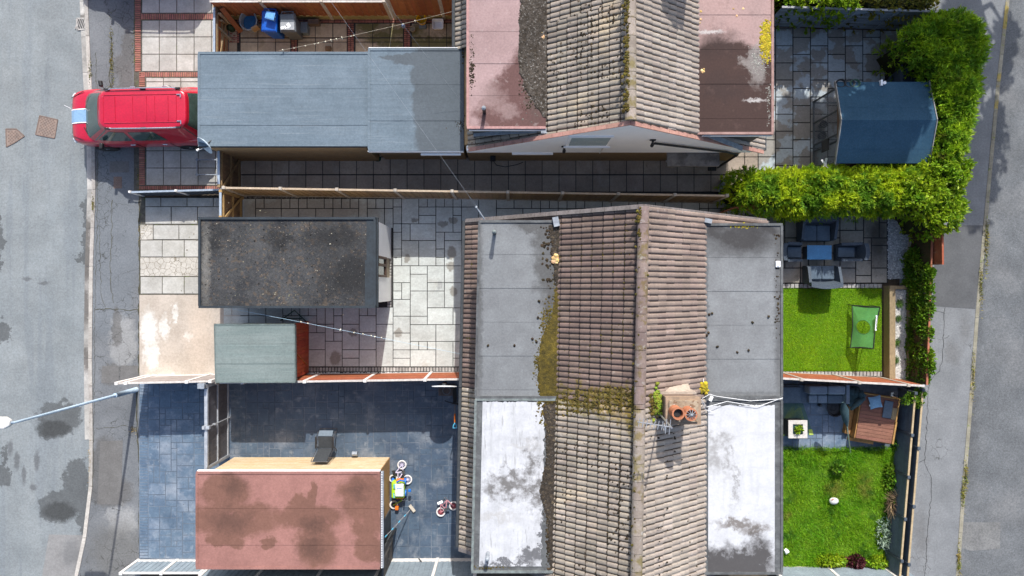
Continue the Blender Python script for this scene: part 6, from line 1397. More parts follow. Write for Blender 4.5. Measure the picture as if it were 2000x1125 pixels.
for (u,v,a0,L_) in ((1532,818,rad(40),.8),(1575,838,rad(105),.9)):
    x,y,_ = W(u,v); d = Vector((math.cos(a0),math.sin(a0),0)); n = Vector((-d.y,d.x,0)); o_ = Vector((x,y,.0335))
    for q in range(16):
        s = L_*q/16; b0 = o_+d*s
        for sd in (-1,1):
            tip = b0+d*.20+n*sd*(.22*(1-abs(q/16-.4))); w = d*.014
            if in_poly(tip.x,tip.y,p) and in_poly(b0.x,b0.y,p): k.poly([b0-w,tip,b0+w] if sd < 0 else [b0+w,tip,b0-w])
k.build('palm_print', mat('palm_print', (.22,.30,.08), (.17,.25,.06), 4, .9), ro)
k = MB(); k.prism([W(u,v)[:2] for u,v in ((1578,838.5),(1585,838),(1588,849),(1580,849.5))],.0325,.036); k.prism([W(u,v)[:2] for u,v in ((1526,839),(1530,839),(1532,851),(1526,851.5))],.0325,.036); k.build('lime_border', mat('rug_lime', (.45,.55,.12), (.4,.5,.1), 4, .9), ro)
ft = thing('planter_table', 'square white topped table with plant in its middle and dark lettering', 'table', W(1557,836,0))
zt = .55; t = MB(); x0,x1,y0,y1 = X(1540,zt),X(1577,zt),Y(856,zt),Y(821,zt); cx,cy = (x0+x1)/2,(y0+y1)/2
t.bx(x0+.03,y0+.03,0,x1-.03,y1-.03,zt-.05); t.build('base', m_dark, ft)
t = MB(); h_ = .17
for a in ((x0,y0,x1,cy-h_),(x0,cy+h_,x1,y1),(x0,cy-h_,cx-h_,cy+h_),(cx+h_,cy-h_,x1,cy+h_)): t.bx(a[0],a[1],zt-.05,a[2],a[3],zt)
t.build('table_top', mat('table_white', (.62,.58,.54), (.56,.52,.48), 4, .6), ft)
t = MB(); t.bx(cx-h_,cy-h_,zt-.049,cx+h_,cy+h_,zt-.045); t.build('inset', mat('inset_teal', (.02,.06,.07), (.03,.07,.08), 5, .5), ft)
t = MB(); q = Vector((x0+.17,y0+.09,zt+.002))
for k in range(9): 
    a = q+Vector((.042*k,.015*math.sin(k*2.1)+.004*k,0)); t.bar(a,a+Vector((.03*math.cos(k*1.7),.05*math.sin(k*1.1+.7),0)),.009,.003); t.bar(a+Vector((.0,.03,0)),a+Vector((.028,.035,0)),.007,.003)
t.build('lettering', m_black, ft)
P = NR.normal(size=(120,3))*.055; P[:,2] = abs(P[:,2]); P += (cx+.02,cy+.0,zt-.04); D = NR.normal(size=(120,3)); D[:,2] = abs(D[:,2])+.4; D /= np.linalg.norm(D,axis=1)[:,None]
pt = thing('table_plant', 'small yellow green plant set into the white topped table', 'plant', (cx,cy,zt-.045)); o = blades('leaves', P, D, NR.uniform(.06,.14,120), .05, m_shrub_y, pt); o['kind'] = 'stuff'
b = MB(); x,y,_ = W(1630,798,.2); b.lathe([(.12,0),(.26,.18),(.28,.24),(.25,.24),(.2,.12),(0,.1)],(x,y,.02),24); b.torus((x,y,.13),.1,.015,16,6); tag(b.build('fire_bowl', m_black), 'round black fire bowl in front of the grey corner sofa', 'fire bowl')
b = MB(); x,y,_ = W(1601,791,.1); b.lathe([(.05,0),(.06,.12),(.04,.2),(0,.2)],(x,y,.02),12); tag(b.build('lantern', m_dark), 'tiny dark lantern beside the foot of the corner sofa', 'lantern')
# closed parasol
m_paras = mat('parasol_green', (.045,.085,.095), (.03,.06,.07), 6, .85)
px_ = thing('parasol', 'closed dark teal parasol slumped between sofa and timber daybed', 'parasol', W(1665,865,0))
b = MB(); a,e = Vector(W(1661,884,.05)),Vector(W(1654,826,1.2)); b.tube([a,e],.02,10); b.build('pole', m_alu, px_)
b = MB(); b.tube([W(1655,832,1.1),W(1652,820,1.3),W(1649,800,1.45),W(1647,786,1.5)],[.03,.10,.14,.05],10); b.build('canopy', m_paras, px_, smooth=True)
b = MB()
for k in range(26): b.lump((*W(R.uniform(1662,1685),R.uniform(762,788),.6)[:2],R.uniform(.2,.55)), R.uniform(.1,.2), .15, 6)
b.tube([W(1662,800,.9),W(1676,786,.8),W(1688,778,.7)],[.05,.1,.06],8); tag(b.build('folded_cover', m_paras, smooth=True), 'crumpled dark teal furniture cover between sofa arm and daybed', 'cover')
# timber daybed
db = thing('timber_daybed', 'red brown timber platform daybed with dark pads', 'daybed', W(1710,825,0)); zt=.5
dC = Vector(W(1714,818,zt)); ang = rad(-9.5)
m_plank = mat('daybed_plank', (.24,.11,.075), (.18,.08,.055), 4, .8, island=.10, bump=.002, stretch=(.5,4,4)); m_plank_o = mat('daybed_frame', (.42,.23,.08), (.30,.16,.055), 5, .8, island=.12)
def D_(mb): m = Matrix.Translation((dC.x,dC.y,0)) @ Matrix.Rotation(ang,4,'Z'); mb.v = [tuple(m @ Vector(p)) for p in mb.v]; return mb
w,l = 1.28,1.50; b = MB(); y = -l/2; i=0
while y < l/2-.02: b.bx(-w/2+.02,y+.004,zt-.03+(.001*(i%2)),w/2-.05,min(y+.118,l/2)-.004,zt+(.001*(i%2))); y += .118; i += 1
D_(b).build('deck', m_plank, db)
b = MB(); b.bx(-w/2-.02,-l/2,.05,-w/2+.015,l/2,zt-.02); b.bx(w/2-.045,-l/2,.05,w/2+.01,-l/2+.75,zt+.04); b.bx(w/2-.045,-l/2+.76,.05,w/2,l/2,zt+.02); b.bx(-w/2,l/2+.003,.05,w/2,l/2+.04,zt+.05); b.bx(-w/2,-l/2-.04,.05,w/2-.05,-l/2-.003,zt-.08); D_(b).build('frame', m_plank_o, db)
b = MB(); b.bx(-w/2-.22,-l/2+.05,.02,-w/2-.04,l/2-.3,.22); b.bx(-w/2-.2,-l/2+.1,.22,-w/2-.16,-l/2+.5,.30); b.bx(-w/2-.02,-l/2-.16,.02,w/2-.5,-l/2-.05,.25); D_(b).build('step', m_plank_o, db, bevel=.008)
b = MB(); b.bx(.12,.08,zt+.003,.42,.66,zt+.05); D_(b).build('pad', m_sofad, db, bevel=.02); b = MB(); b.bx(.43,.06,zt+.003,.58,.45,zt+.03); D_(b).build('tray', m_sleeper, db)
b = MB(); cx,cy,_ = W(1711,786,.62); n=7
g2_ = []
for zz_,sg in ((.66,1),(.58,-1)):
    for j in range(n):
        for i in range(n):
            s,t_ = (i/(n-1)*2-1),(j/(n-1)*2-1); puff = (1-s**4)*(1-t_**4); q = 1-.10*(1-min(abs(s),1)**2)*(abs(t_)>.99)-.10*(1-t_*t_)*(abs(s)>.99); g2_.append(Matrix.Rotation(rad(12),3,'Z') @ Vector((s*.21*q,t_*.21*q,(.62-zz_)*-sg*0+sg*.06*puff))+Vector((cx,cy,.58)))
fs = []
for s in (0,1):
    for j in range(n-1):
        for i in range(n-1):
            o_ = s*n*n; f = [o_+j*n+i,o_+j*n+i+1,o_+(j+1)*n+i+1,o_+(j+1)*n+i]; fs.append(f if s == 0 else f[::-1])
b.add(g2_, fs); cu = tag(b.build('cushion', mat('cushion_blue', (.22,.38,.52), (.19,.34,.47), 6, .85), smooth=True), 'pale blue scatter cushion lying on the timber daybed', 'cushion')
b = MB(); b.box((*W(1699,792,.56)[:2],.56),(.05,.06,.004),.3); b.build('care_tag', m_white, cu)
b = MB(); b.lathe([(0,0),(.13,.02),(.15,.08),(.12,.13),(.05,.16),(0,.165)],(*W(1625,976)[:2],.06),16,sx=1.1,sy=.8); o = tag(b.build('white_stone', m_whitew, smooth=True), 'white stone lying in the middle of the rough lawn', 'stone'); b = MB(); b.box((*W(1626,975,.2)[:2],.222),(.07,.05,.01),.5); b.build('pink_mark', mat('pink_mark', (.55,.25,.2), (.4,.2,.17), 9, .8), o)
b = MB(); b.lump((*W(1534,1075)[:2],.08),.09,.12,7); tag(b.build('litter', m_white), 'scrap of white litter at the left edge of the rough lawn', 'litter')
# ---------------------------------------------------------------- bins and tubs in the walled yard
def wheelie(name, label, u, v, w, d, h, m, lidm, rz, loosel=False, group=None):
    x,y,_ = W(u,v,h); t = thing(name, label, 'bin', (x,y,0), group)
    def put(mb): mm = Matrix.Translation((x,y,0)) @ Matrix.Rotation(rz,4,'Z'); mb.v = [tuple(mm @ Vector(p)) for p in mb.v]; return mb
    b = MB(); a,c = .80,.74; vs = [(-w/2*a,-d/2*c,.05),(w/2*a,-d/2*c,.05),(w/2*a,d/2*c,.05),(-w/2*a,d/2*c,.05),(-w/2,-d/2,h-.08),(w/2,-d/2,h-.08),(w/2,d/2,h-.08),(-w/2,d/2,h-.08)]
    b.add(vs, [[3,2,1,0],[4,5,6,7],[0,1,5,4],[1,2,6,5],[2,3,7,6],[3,0,4,7]]); put(b).build('body', m, t, bevel=.03)
    b = MB(); vs = []
    b.add([(-w/2-.02,-d/2-.03,h-.09),(w/2+.02,-d/2-.03,h-.09),(w/2+.02,d/2+.02,h-.07),(-w/2-.02,d/2+.02,h-.07),(-w/2+.03,-d/2+.02,h-.03),(w/2-.03,-d/2+.02,h-.03),(w/2-.03,d/2-.05,h+.02),(-w/2+.03,d/2-.05,h+.02)], [[3,2,1,0],[4,5,6,7],[0,1,5,4],[1,2,6,5],[2,3,7,6],[3,0,4,7]]); put(b).build('lid', lidm, t, bevel=.02)
    b = MB(); b.tube([(-w/2+.05,d/2+.07,h-.06),(w/2-.05,d/2+.07,h-.06)],.018,8); b.bx(-w/2+.05,d/2,h-.075,-w/2+.08,d/2+.07,h-.045); b.bx(w/2-.08,d/2,h-.075,w/2-.05,d/2+.07,h-.045); put(b).build('handle', m, t)
    for s in (-1,1):
        b = MB(); b.lathe([(0,-.03),(.10,-.03),(.10,.03),(0,.03)],(s*(w/2-.04),d/2-.02,.10),16,Matrix.Rotation(rad(90),4,'Y')); put(b).build('wheel', m_tyre, t)
    return t
m_blue = mat('bin_blue', (.004,.10,.50), (.004,.085,.43), 3, .4, spec=.5); m_blue2 = mat('caddy_blue', (.16,.38,.72), (.13,.33,.66), 3, .35); m_grey = mat('bin_grey', (.12,.135,.15), (.10,.11,.125), 3, .45); m_greyl = mat('lid_grey', (.30,.31,.32), (.25,.26,.27), 3, .5); m_cad = mat('caddy_slate', (.16,.20,.24), (.13,.165,.2), 4, .5)
wb = wheelie('wheelie_bin', 'bright blue wheelie bin with a caddy on its lid', 525,40,.50,.66,1.05, m_blue, m_blue, rad(-3), group='wheelie bins in the walled yard')
wg = wheelie('wheelie_bin', 'dark grey wheelie bin with pale scuffed lid beside the blue bin', 561,43,.50,.58,1.08, m_grey, m_grey, rad(2), group='wheelie bins in the walled yard')
b = MB(); x,y,_ = W(561,50,1.1); b.bx(x-.23,y-.14,1.075,x+.23,y+.12,1.10); lo = b.build('lid_panel', m_greyl, wg, bevel=.01); b = MB()
for q in ((-.16,-.07,.05,.04),(.03,0,.07,.07),(-.05,-.04,.05,.05)): b.box((x+q[0],y+q[1],1.103),(q[2]*2,q[3]*2,.004),R.random())
b.build('sticker', m_white, lo)
def caddy(label,u,v,z,w,d,h,rz,m,lid=True):
    x,y,_ = W(u,v,z+h); t = thing('food_caddy', label, 'caddy', (x,y,z)); 
    def put(mb): mm = Matrix.Translation((x,y,z)) @ Matrix.Rotation(rz,4,'Z'); mb.v = [tuple(mm @ Vector(p)) for p in mb.v]; return mb
    b = MB(); b.prism([(-w/2*.86,-d/2*.86),(w/2*.86,-d/2*.86),(w/2*.86,d/2*.86),(-w/2*.86,d/2*.86)],0,h*.85); put(b).build('body', m, t, bevel=.02)
    b = MB(); b.prism([(-w/2,-d/2),(w/2,-d/2),(w/2,d/2),(-w/2,d/2)],h*.85,h*.95); b.prism([(-w/2*.8,-d/2*.8),(w/2*.8,-d/2*.8),(w/2*.8,d/2*.8),(-w/2*.8,d/2*.8)],h*.951,h); put(b).build('lid', m, t, bevel=.015)
    b = MB(); b.tube([(-w/2-.01,0,h*.6),(-w/2*.8,d/2+.02,h*.8),(w/2*.8,d/2+.02,h*.8),(w/2+.01,0,h*.6)],.008,6); put(b).build('handle', m, t); return t
caddy('light blue lidded caddy sitting on top of the blue wheelie bin', 527,30,1.04,.30,.24,.2, rad(-14), m_blue2); caddy('small slate food caddy on the ground right of the grey wheelie bin', 593,53,.02,.23,.36,.38,0, m_cad)
# translucent tub with blue water
m_tub = mat('tub_plastic', (.42,.45,.47), (.36,.39,.41), 4, .35, alpha=.75); tb_ = thing('storage_tub', 'clear plastic tub with blue water and timber inside near the bins', 'tub', W(487,44,0)); x,y,_ = W(485,40,.5)
b = MB(); b.lathe([(.20,.02),(.27,.52),(.29,.53),(.27,.545),(.25,.52),(.19,.05),(0,.05)],(x,y,0),24,sx=1.05,sy=1.2); b.build('body', m_tub, tb_); b = MB(); b.lathe([(.22,.33),(0,.331)],(x,y,0),24,sx=1.05,sy=1.2); b.build('water', mat('water_blue', (.03,.14,.28), (.03,.12,.25), 3, .1), tb_)
b = MB(); b.box((*W(496,52,.6)[:2],.45),(.22,.06,.28),.5); tag(b.build('timber_offcut', mat('offcut', (.46,.30,.16), (.38,.24,.12), 6, .85)), 'pale timber offcut leaning in the clear tub', 'timber')
for k,(p,q,lab,m) in enumerate((((433,16,1.1),(470,62,.05),'long dark orange timber board leaning in the yard corner',m_forange),((428,26,1.0),(455,52,.1),'pale splintered timber post leaning in the yard corner',m_rail),((432,40,.9),(447,50,.1),'short tan timber batten leaning in the yard corner',m_fbrown),((418,46,1.05),(450,78,.1),'weathered grey timber rail leaning across the side gate',mat('rail_grey', (.36,.33,.27), (.28,.25,.2), 6, .85)))):
    b = MB(); b.bar(W(*p),W(*q),.16 if k == 0 else .09,.05); tag(b.build('timber_board', m), lab, 'timber', 'timber leaning in the yard corner')
b = MB(); b.lathe([(.10,0),(.14,.25),(.12,.25),(.1,.2),(0,.2)],(*W(455,58)[:2],.02),16); b.lump((*W(455,58)[:2],.24),.12,.12,8); tag(b.build('plant_pot', mat('pot_green', (.03,.06,.03), (.02,.04,.02), 6, .7)), 'dark pot of foliage tucked under the leaning timber', 'plant pot')
x,y,_ = W(823,37,.35); b = MB(); b.lathe([(.12,.0),(.165,.33),(.175,.34),(.155,.34),(.115,.03),(0,.03)],(x,y,.02),24); bk = tag(b.build('bucket', mat('bucket_yellow', (.85,.50,.01), (.80,.45,.01), 3, .45)), 'yellow bucket standing on the mossy yard flags', 'bucket'); b = MB(); b.tube([(x-.17,y,.33),(x-.14,y-.12,.36),(x,y-.18,.37),(x+.14,y-.12,.36),(x+.17,y,.33)],.008,6); b.build('handle', m_lead, bk)
b = MB(); x,y,_ = W(825,48,.2); b.bx(x-.12,y-.10,.02,x+.12,y+.05,.16); tag(b.build('crate', m_cad, bevel=.02), 'small slate crate under the yellow bucket', 'crate')
x,y,_ = W(855,47,.2); b = MB()
def rr(w,d,z,k=6): 
    out = []
    for cx_,cy_,a0 in ((w,d,0),(-w,d,90),(-w,-d,180),(w,-d,270)):
        for q in range(k): a = rad(a0+90*q/(k-1)); out.append((x+cx_*.72+abs(w)*.28*math.cos(a),y+cy_*.72+abs(d)*.28*math.sin(a),z))
    return out
rings = [rr(.14,.13,.03),rr(.18,.165,.22),rr(.19,.175,.225),rr(.165,.15,.215),rr(.125,.115,.05)]; n = len(rings[0]); vs = [p for r in rings for p in r]; fs = [[i*n+k,i*n+(k+1)%n,(i+1)*n+(k+1)%n,(i+1)*n+k] for i in range(4) for k in range(n)]+[[4*n+k for k in range(n)],list(range(n))[::-1]]
b.add(vs,fs); tag(b.build('washing_up_bowl', m_white), 'white square plastic bowl right of the yellow bucket', 'bowl')
pot('plant_pot','small round buff pot on the mossy flags',807,60,.10,.16,mat('pot_buff', (.35,.30,.22), (.25,.21,.15), 6, .85))
b = MB(); b.bx(*W(637,100)[:2],.03,*W(648,92)[:2],.12); tag(b.build('brick_block', mat('block_brown', (.2,.12,.07), (.12,.08,.05), 7, .9), bevel=.01), 'loose brown brick beside the long blue grey garage roof', 'brick')
b = MB(); b.bx(*W(600,46,.3)[:2],.02,*W(622,36,.3)[:2],.28); tag(b.build('planter_trough', mat('trough_brown', (.16,.12,.10), (.12,.09,.075), 5, .85), bevel=.01), 'long brown trough against the orange fence right of the bins', 'planter')
b = MB(); x,y,_ = W(787,49,1.9); b.lathe([(0,0),(.05,.03),(.06,.12),(.03,.22),(0,.22)],(x,y,1.72),10); tag(b.build('peg_bag', mat('peg_bag', (.16,.22,.36), (.1,.15,.27), 6, .8)), 'small blue peg bag hanging on the washing line', 'peg bag')
def washline(label, pts, pegs, m):
    t = thing('washing_line', label, 'washing line', pts[0]); b = MB(); P = [Vector(p) for p in pts]; Q = []
    for a,c in zip(P,P[1:]):
        for k in range(10): s = k/10; q = a+(c-a)*s; q.z -= .12*4*s*(1-s); Q.append(q)
    Q.append(P[-1]); b.tube(Q,.004,6); b.build('line', m, t)
    for s in pegs:
        i = s*(len(Q)-1); k = min(int(i),len(Q)-2); q = Q[k]+(Q[k+1]-Q[k])*(i-k); b = MB(); b.box((q.x,q.y,q.z-.02),(.03,.025,.09),R.uniform(-.4,.4),R.uniform(-.5,.5)); b.build('peg', mat('peg_cream', (.75,.70,.55), (.65,.6,.45), 9, .6) if 'peg_cream' not in MATS else MATS['peg_cream'], t)
washline('washing line with pale pegs across the walled top yard', [W(545,99,2.6),W(900,18,2.5)], [.02,.08,.14,.19,.21,.25,.28,.31,.34,.39,.405,.68,.745], mat('line_cream', (.5,.45,.35), (.4,.35,.28), 6, .7))
washline('pale blue washing line from the mossy garage to the middle house', [W(452,603,2.35),W(903,692,2.6)], [.30,.33,.47,.53,.57,.605,.62,.65], mat('line_blue', (.5,.68,.80), (.42,.6,.72), 6, .6))
# dark blue bin in the shaded garden
wheelie('wheelie_bin', 'dark navy wheelie bin behind the navy roofed building', 1778,148,.55,.62,1.05, mat('bin_navy', (.05,.075,.11), (.04,.06,.09), 3, .5), MATS['bin_navy'], rad(4)); b = MB(); b.tube([W(1768,155,1.1),W(1770,146,1.12),W(1778,142,1.12),W(1788,141,1.1)],.014,6); tag(b.build('cord', m_twig), 'piece of brown cord lying on the navy bin lid', 'cord')
# ---------------------------------------------------------------- passage bits
b = MB(); x,y,_ = W(1415,357); b.bx(x-.16,y-.1,.03,x+.14,y+.12,.24); 
for _ in range(10): b.lump((x+R.uniform(-.12,.1),y+R.uniform(-.08,.1),.2),.08,.1,6)
tag(b.build('sack', mat('sack_grey', (.42,.45,.47), (.30,.33,.35), 7, .7), smooth=True), 'crumpled pale grey sack at the tip of the hedge', 'sack')
b = MB(); b.lathe([(.10,0),(.15,.10),(.14,.10),(.09,.02),(0,.02)],(*W(1408,371)[:2],.03),20); tag(b.build('bowl', mat('bowl_grey', (.50,.54,.56), (.45,.48,.5), 6, .5)), 'pale round bowl beside the crumpled sack', 'bowl')
b = MB(); b.bx(*W(1382,334)[:2],.03,*W(1398,325)[:2],.045); o = tag(b.build('gully_grate', m_black), 'small black gully grate below the porch slab', 'drain'); b = MB()
for k in range(4): b.bx(*W(1384+k*3.6,333)[:2],.0455,*W(1385.2+k*3.6,326)[:2],.052)
b.build('grate_bars', m_dark, o)
b = MB(); x,y,_ = W(963,309,.8); b.lathe([(0,-.06),(.09,-.06),(.09,.06),(0,.06)],(x,4.28,.9),14,Matrix.Rotation(rad(90),4,'X')); b.torus((x,4.2,.9),.08,.02,14,6,Matrix.Rotation(rad(90),4,'X')); b.tube([(x,4.2,.8),(x+.1,4.2,.05),(x+.4,4.14,.05),(x+.8,4.22,.05),(x+1.0,4.3,.05)],.012,6); tag(b.build('hose_reel', m_black), 'black hose reel on the brick wall of the narrow path', 'hose reel')
b = MB()
for _ in range(12): b.lump((*W(738+R.uniform(-6,6),311+R.uniform(-3,3))[:2],.03),.05,.08,6)
tag(b.build('garden_glove', mat('glove_green', (.02,.10,.07), (.02,.07,.05), 6, .8)), 'crumpled dark green cloth on the narrow path', 'cloth')
# satellite dish on the long garage corner
sd_ = thing('satellite_dish', 'pale grey satellite dish at the front corner of the long garage', 'satellite dish', W(404,282,2.5)); m_dish = mat('dish_grey', (.45,.52,.58), (.40,.47,.53), 4, .5)
ctr = Vector(W(404,281,2.55)); nrm = Vector((-.50,-.62,.38)).normalized(); q = Vector((0,0,1)).rotation_difference(nrm).to_matrix().to_4x4()
b = MB(); b.lathe([(0,0),(.12,.012),(.22,.045),(.30,.09),(.305,.082),(.22,.03),(.12,-.004),(0,-.012)],ctr,24,q,sx=.92); b.build('reflector', m_dish, sd_, smooth=True)
b = MB(); tip = ctr+nrm*.42+Vector((0,.05,-.02)); b.tube([ctr-Vector((0,0,.25)),tip],.014,8); b.build('feed_arm', m_lead, sd_); b = MB(); b.tube([tip,tip-nrm*.09],[.035,.03],10); b.build('receiver', m_whitew, sd_)
b = MB(); b.tube([ctr,ctr-nrm*.12+Vector((.1,.1,-.05)),ctr+Vector((.22,.16,-.4))],.022,8); b.bx(ctr.x+.16,ctr.y+.10,2.0,ctr.x+.26,ctr.y+.2,2.3); b.build('mount', m_dark, sd_)
# ---------------------------------------------------------------- lower yard
m_cf = mat('chair_fabric', (.055,.06,.065), (.04,.045,.05), 12, .8, bump=.002); m_cfr = mat('chair_frame', (.13,.13,.14), (.1,.1,.11), 5, .4, metal=.4)
rc = thing('recliner_chair', 'dark folding recliner chair facing the red brown fence beside the pale brick garage', 'chair', W(634,862,0)); cx,cy,_ = W(636,862,.4)
def cq(name,pts,m=m_cf,th=.012):
    b = MB(); P = [Vector(p) for p in pts]; n = (P[1]-P[0]).cross(P[2]-P[0]).normalized()*th; k = len(P); b.add([p for p in P]+[p+n for p in P],[list(range(k))[::-1],list(range(k,2*k))]+[[i,(i+1)%k,k+(i+1)%k,k+i] for i in range(k)]); return b.build(name,m,rc)
hw=.235
y_front, y_seat, y_back = cy+.24, cy+.18, cy-.22
cq('seat',[(cx-hw,y_back,.40),(cx+hw,y_back,.40),(cx+hw,y_seat,.47),(cx-hw,y_seat,.47)]); cq('leg_rest',[(cx-hw,y_seat+.01,.47),(cx+hw,y_seat+.01,.47),(cx+hw,cy+.34,.30),(cx-hw,cy+.34,.30)],m_cad)
cq('backrest',[(cx-hw,y_back-.02,.41),(cx+hw,y_back-.02,.41),(cx+hw,y_back-.26,1.12),(cx-hw,y_back-.26,1.12)]); 
for s in (-1,1):
    xx = cx+s*.28; b = MB(); b.tube([(xx,cy+.36,.02),(xx,cy-.10,.58),(xx,cy-.38,.02)],.013,8); b.tube([(xx,cy+.30,.28),(xx,y_seat,.48),(xx,y_back,.41),(xx,y_back-.28,1.14)],.013,8); b.build('side_frame', m_cfr, rc)
    b = MB(); b.bx(xx-.025,cy-.20,.58,xx+.025,cy+.20,.61); b.build('armrest', m_black, rc, bevel=.01)
for q in ((y_back-.28,1.14),(cy+.36,.03),(cy-.38,.03)): b = MB(); b.tube([(cx-.28,*q),(cx+.28,*q)],.013,8); b.build('cross_bar', m_cfr, rc)
b = MB(); b.tube([W(688,886,.12),W(698,886,.12)],[.08,.085],14); tag(b.build('small_keg', mat('keg_grey', (.35,.38,.42), (.25,.28,.32), 5, .4, metal=.3)), 'small grey cylinder lying against the pale brick wall', 'cylinder')
# kids' bikes
m_wt = mat('tyre_white', (.72,.70,.68), (.6,.58,.56), 6, .7); m_pink = mat('bike_pink', (.62,.30,.33), (.55,.25,.28), 5, .4); m_lilac = mat('bike_lilac', (.62,.58,.70), (.5,.46,.6), 5, .4); m_lime = mat('bike_lime', (.30,.45,.06), (.24,.36,.05), 5, .4); m_turq = mat('bike_turquoise', (.10,.45,.52), (.08,.38,.45), 5, .4)
def bike(label, w1, w2, r, fm, spokem, side, tyre=m_wt, tilt=.10, group="children's bikes on the yard"):
    a,c = Vector(W(*w1,.06)),Vector(W(*w2,.06)); t = thing('childs_bike', label, 'bicycle', (a+c)/2-Vector((0,0,.06)), group); d = (c-a).normalized(); n = Vector((-d.y,d.x,0))*side; L = (c-a).length
    for p in (a,c):
        q = Matrix.Rotation(R.uniform(-tilt,tilt),4,'X') @ Matrix.Rotation(R.uniform(-tilt,tilt),4,'Y'); b = MB(); b.torus(p,r-.03,.028,24,8,q); wh = b.build('wheel', tyre, t, smooth=True); b = MB()
        for k in range(6): an = k*math.pi/6; b.bar(p+Vector((math.cos(an),math.sin(an),.0))*(r-.05),p-Vector((math.cos(an),math.sin(an),0))*(r-.05),.012,.008)
        b.lathe([(0,-.03),(.04,-.03),(.04,.03),(0,.03)],p,12); b.build('spokes', spokem, wh)
    up = Vector((0,0,.10)); seat = a+d*L*.28+n*.27+up; head = a+d*L*.80+n*.30+up; bb = a+d*L*.42+n*.02+up*.6
    b = MB(); b.tube([a+up*.3,seat],.018,8); b.tube([bb,head],.022,8); b.tube([seat*.7+bb*.3,head],.02,8); b.tube([a+up*.3,bb],.015,8); b.tube([c+up*.3,head],.02,8); b.tube([bb,seat],.018,8); b.build('frame', fm, t)
    b = MB(); b.box(seat+n*.05,(.20,.10,.05),math.atan2(d.y,d.x)); b.build('saddle', m_white if fm is m_pink else m_black, t, bevel=.025)
    b = MB(); hb = head+n*.10; b.tube([head,hb],.014,8); b.tube([hb-Vector((.0,.0,.05))-d*.05,hb+Vector((0,0,.0)),hb+Vector((0,0,.22))-d*.05],.013,8); hbo = b.build('handlebar', m_chrome, t); b = MB(); b.tube([hb+Vector((0,0,.17))-d*.04,hb+Vector((0,0,.24))-d*.055],.02,8); b.build('grip', m_black, hbo)
    b = MB(); b.lathe([(0,-.01),(.06,-.01),(.06,.01),(0,.01)],bb+up*.3,14); b.tube([bb+up*.3,bb+up*.5+d*.08],.008,6); b.box(bb+up*.6+d*.10,(.08,.05,.02)); b.build('crank', m_dark, t)
    return t
bike('lilac childs bike with white tyres lying beside the orange brick wall', (785,908),(796,937),.165, m_lilac, m_lilac, -1)
bike('lime childs bike partly under the ride on toy', (768,935),(769,986),.15, m_lime, m_dark, 1, tyre=MATS['pebble_white'])
bike('pink childs bike with red spokes lying near the house eaves', (861,1000),(886,988),.165, m_pink, mat('spoke_red', (.5,.10,.10), (.4,.08,.08), 5, .4), 1)
# ride-on toy
m_ylime = mat('toy_lime', (.42,.68,.03), (.36,.6,.03), 4, .35); m_orange = mat('toy_orange', (.75,.20,.02), (.65,.16,.02), 4, .4); m_tblue = mat('toy_blue', (.02,.16,.55), (.02,.13,.48), 4, .4)
ty = thing('ride_on_toy', 'lime and white ride on toy with orange ends and blue wheels', 'toy', W(778,958,0)); cx,cy,_ = W(779,957,.45)
b = MB(); b.bx(cx-.26,cy-.30,.12,cx+.17,cy+.27,.42); b.build('body', m_ylime, ty, bevel=.05); b = MB(); b.bx(cx-.13,cy-.22,.42,cx+.17,cy+.22,.50); lid = b.build('lid', mat('toy_white', (.72,.76,.72), (.66,.7,.66), 3, .4), ty, bevel=.05)
b = MB()
for k in range(5): b.box((cx-.05+.035*k,cy+.06+.003*k,.502),(.022,.026 if k%2 else .03,.006),.2)
b.build('lettering', m_tblue, lid)
for s,z_ in ((1,.3),(-1,.28)): b = MB(); b.box((cx+.02,cy+s*.29,z_),(.26,.09,.2)); b.build('bumper', m_orange, ty, bevel=.03)
b = MB(); b.box((cx-.15,cy+.12,.44),(.06,.14,.06)); b.tube([(cx-.18,cy-.12,.42),(cx-.15,cy-.26,.5)],.02,8); b.build('handle', m_turq, ty, bevel=.01)
for sx_ in (-.22,.15):
    for sy_ in (-.2,.2): b = MB(); b.lathe([(0,-.04),(.11,-.04),(.11,.04),(0,.04)],(cx+sx_*1.12,cy+sy_,.13),16,Matrix.Rotation(rad(90),4,'Y')); b.build('wheel', m_tblue, ty)
b = MB(); b.tube([W(790,940,.5),W(782,938,.55),W(775,942,.5)],.03,8); b.build('steering', m_tblue, ty); b = MB(); b.box(W(800,958,.35),(.10,.10,.08)); b.build('side_knob', m_tblue, ty, bevel=.02)
b = MB(); b.bx(*W(771,997,.2)[:2],.03,*W(778,990,.2)[:2],.2); tag(b.build('toy_block', m_orange, bevel=.02), 'small orange toy block below the ride on toy', 'toy')
# broom leaning on the garage
br = thing('broom', 'long handled broom leaning against the red brown roofed garage', 'broom', W(804,995,0)); p0,p1 = Vector(W(801,996,.06)),Vector(W(752,1049,1.45)); m_bh = mat('broom_blue', (.10,.42,.62), (.08,.36,.55), 5, .5)
b = MB(); b.tube([p0,p1],.013,8); b.build('handle', m_alu, br); b = MB(); d = (p1-p0)
for s in (.22,.45,.72,.97): b.tube([p0+d*(s-.035),p0+d*(s+.035)],.017,8)
b.build('handle_sleeve', m_bh, br); b = MB(); b.box((*W(805,993,.05)[:2],.06),(.10,.28,.06),rad(38)); b.build('head', mat('broom_head', (.55,.50,.42), (.45,.4,.33), 8, .9), br, bevel=.01)
bl = MB(); hx_,hy_,_ = W(805,993,.05)
for _ in range(90): a = R.uniform(-.13,.13); bl.tube([(hx_-a*.615+R.gauss(0,.02),hy_+a*.788+R.gauss(0,.02),.035),(hx_-a*.65+R.gauss(0,.03),hy_+a*.83+R.gauss(0,.03),.0)],.003,4)
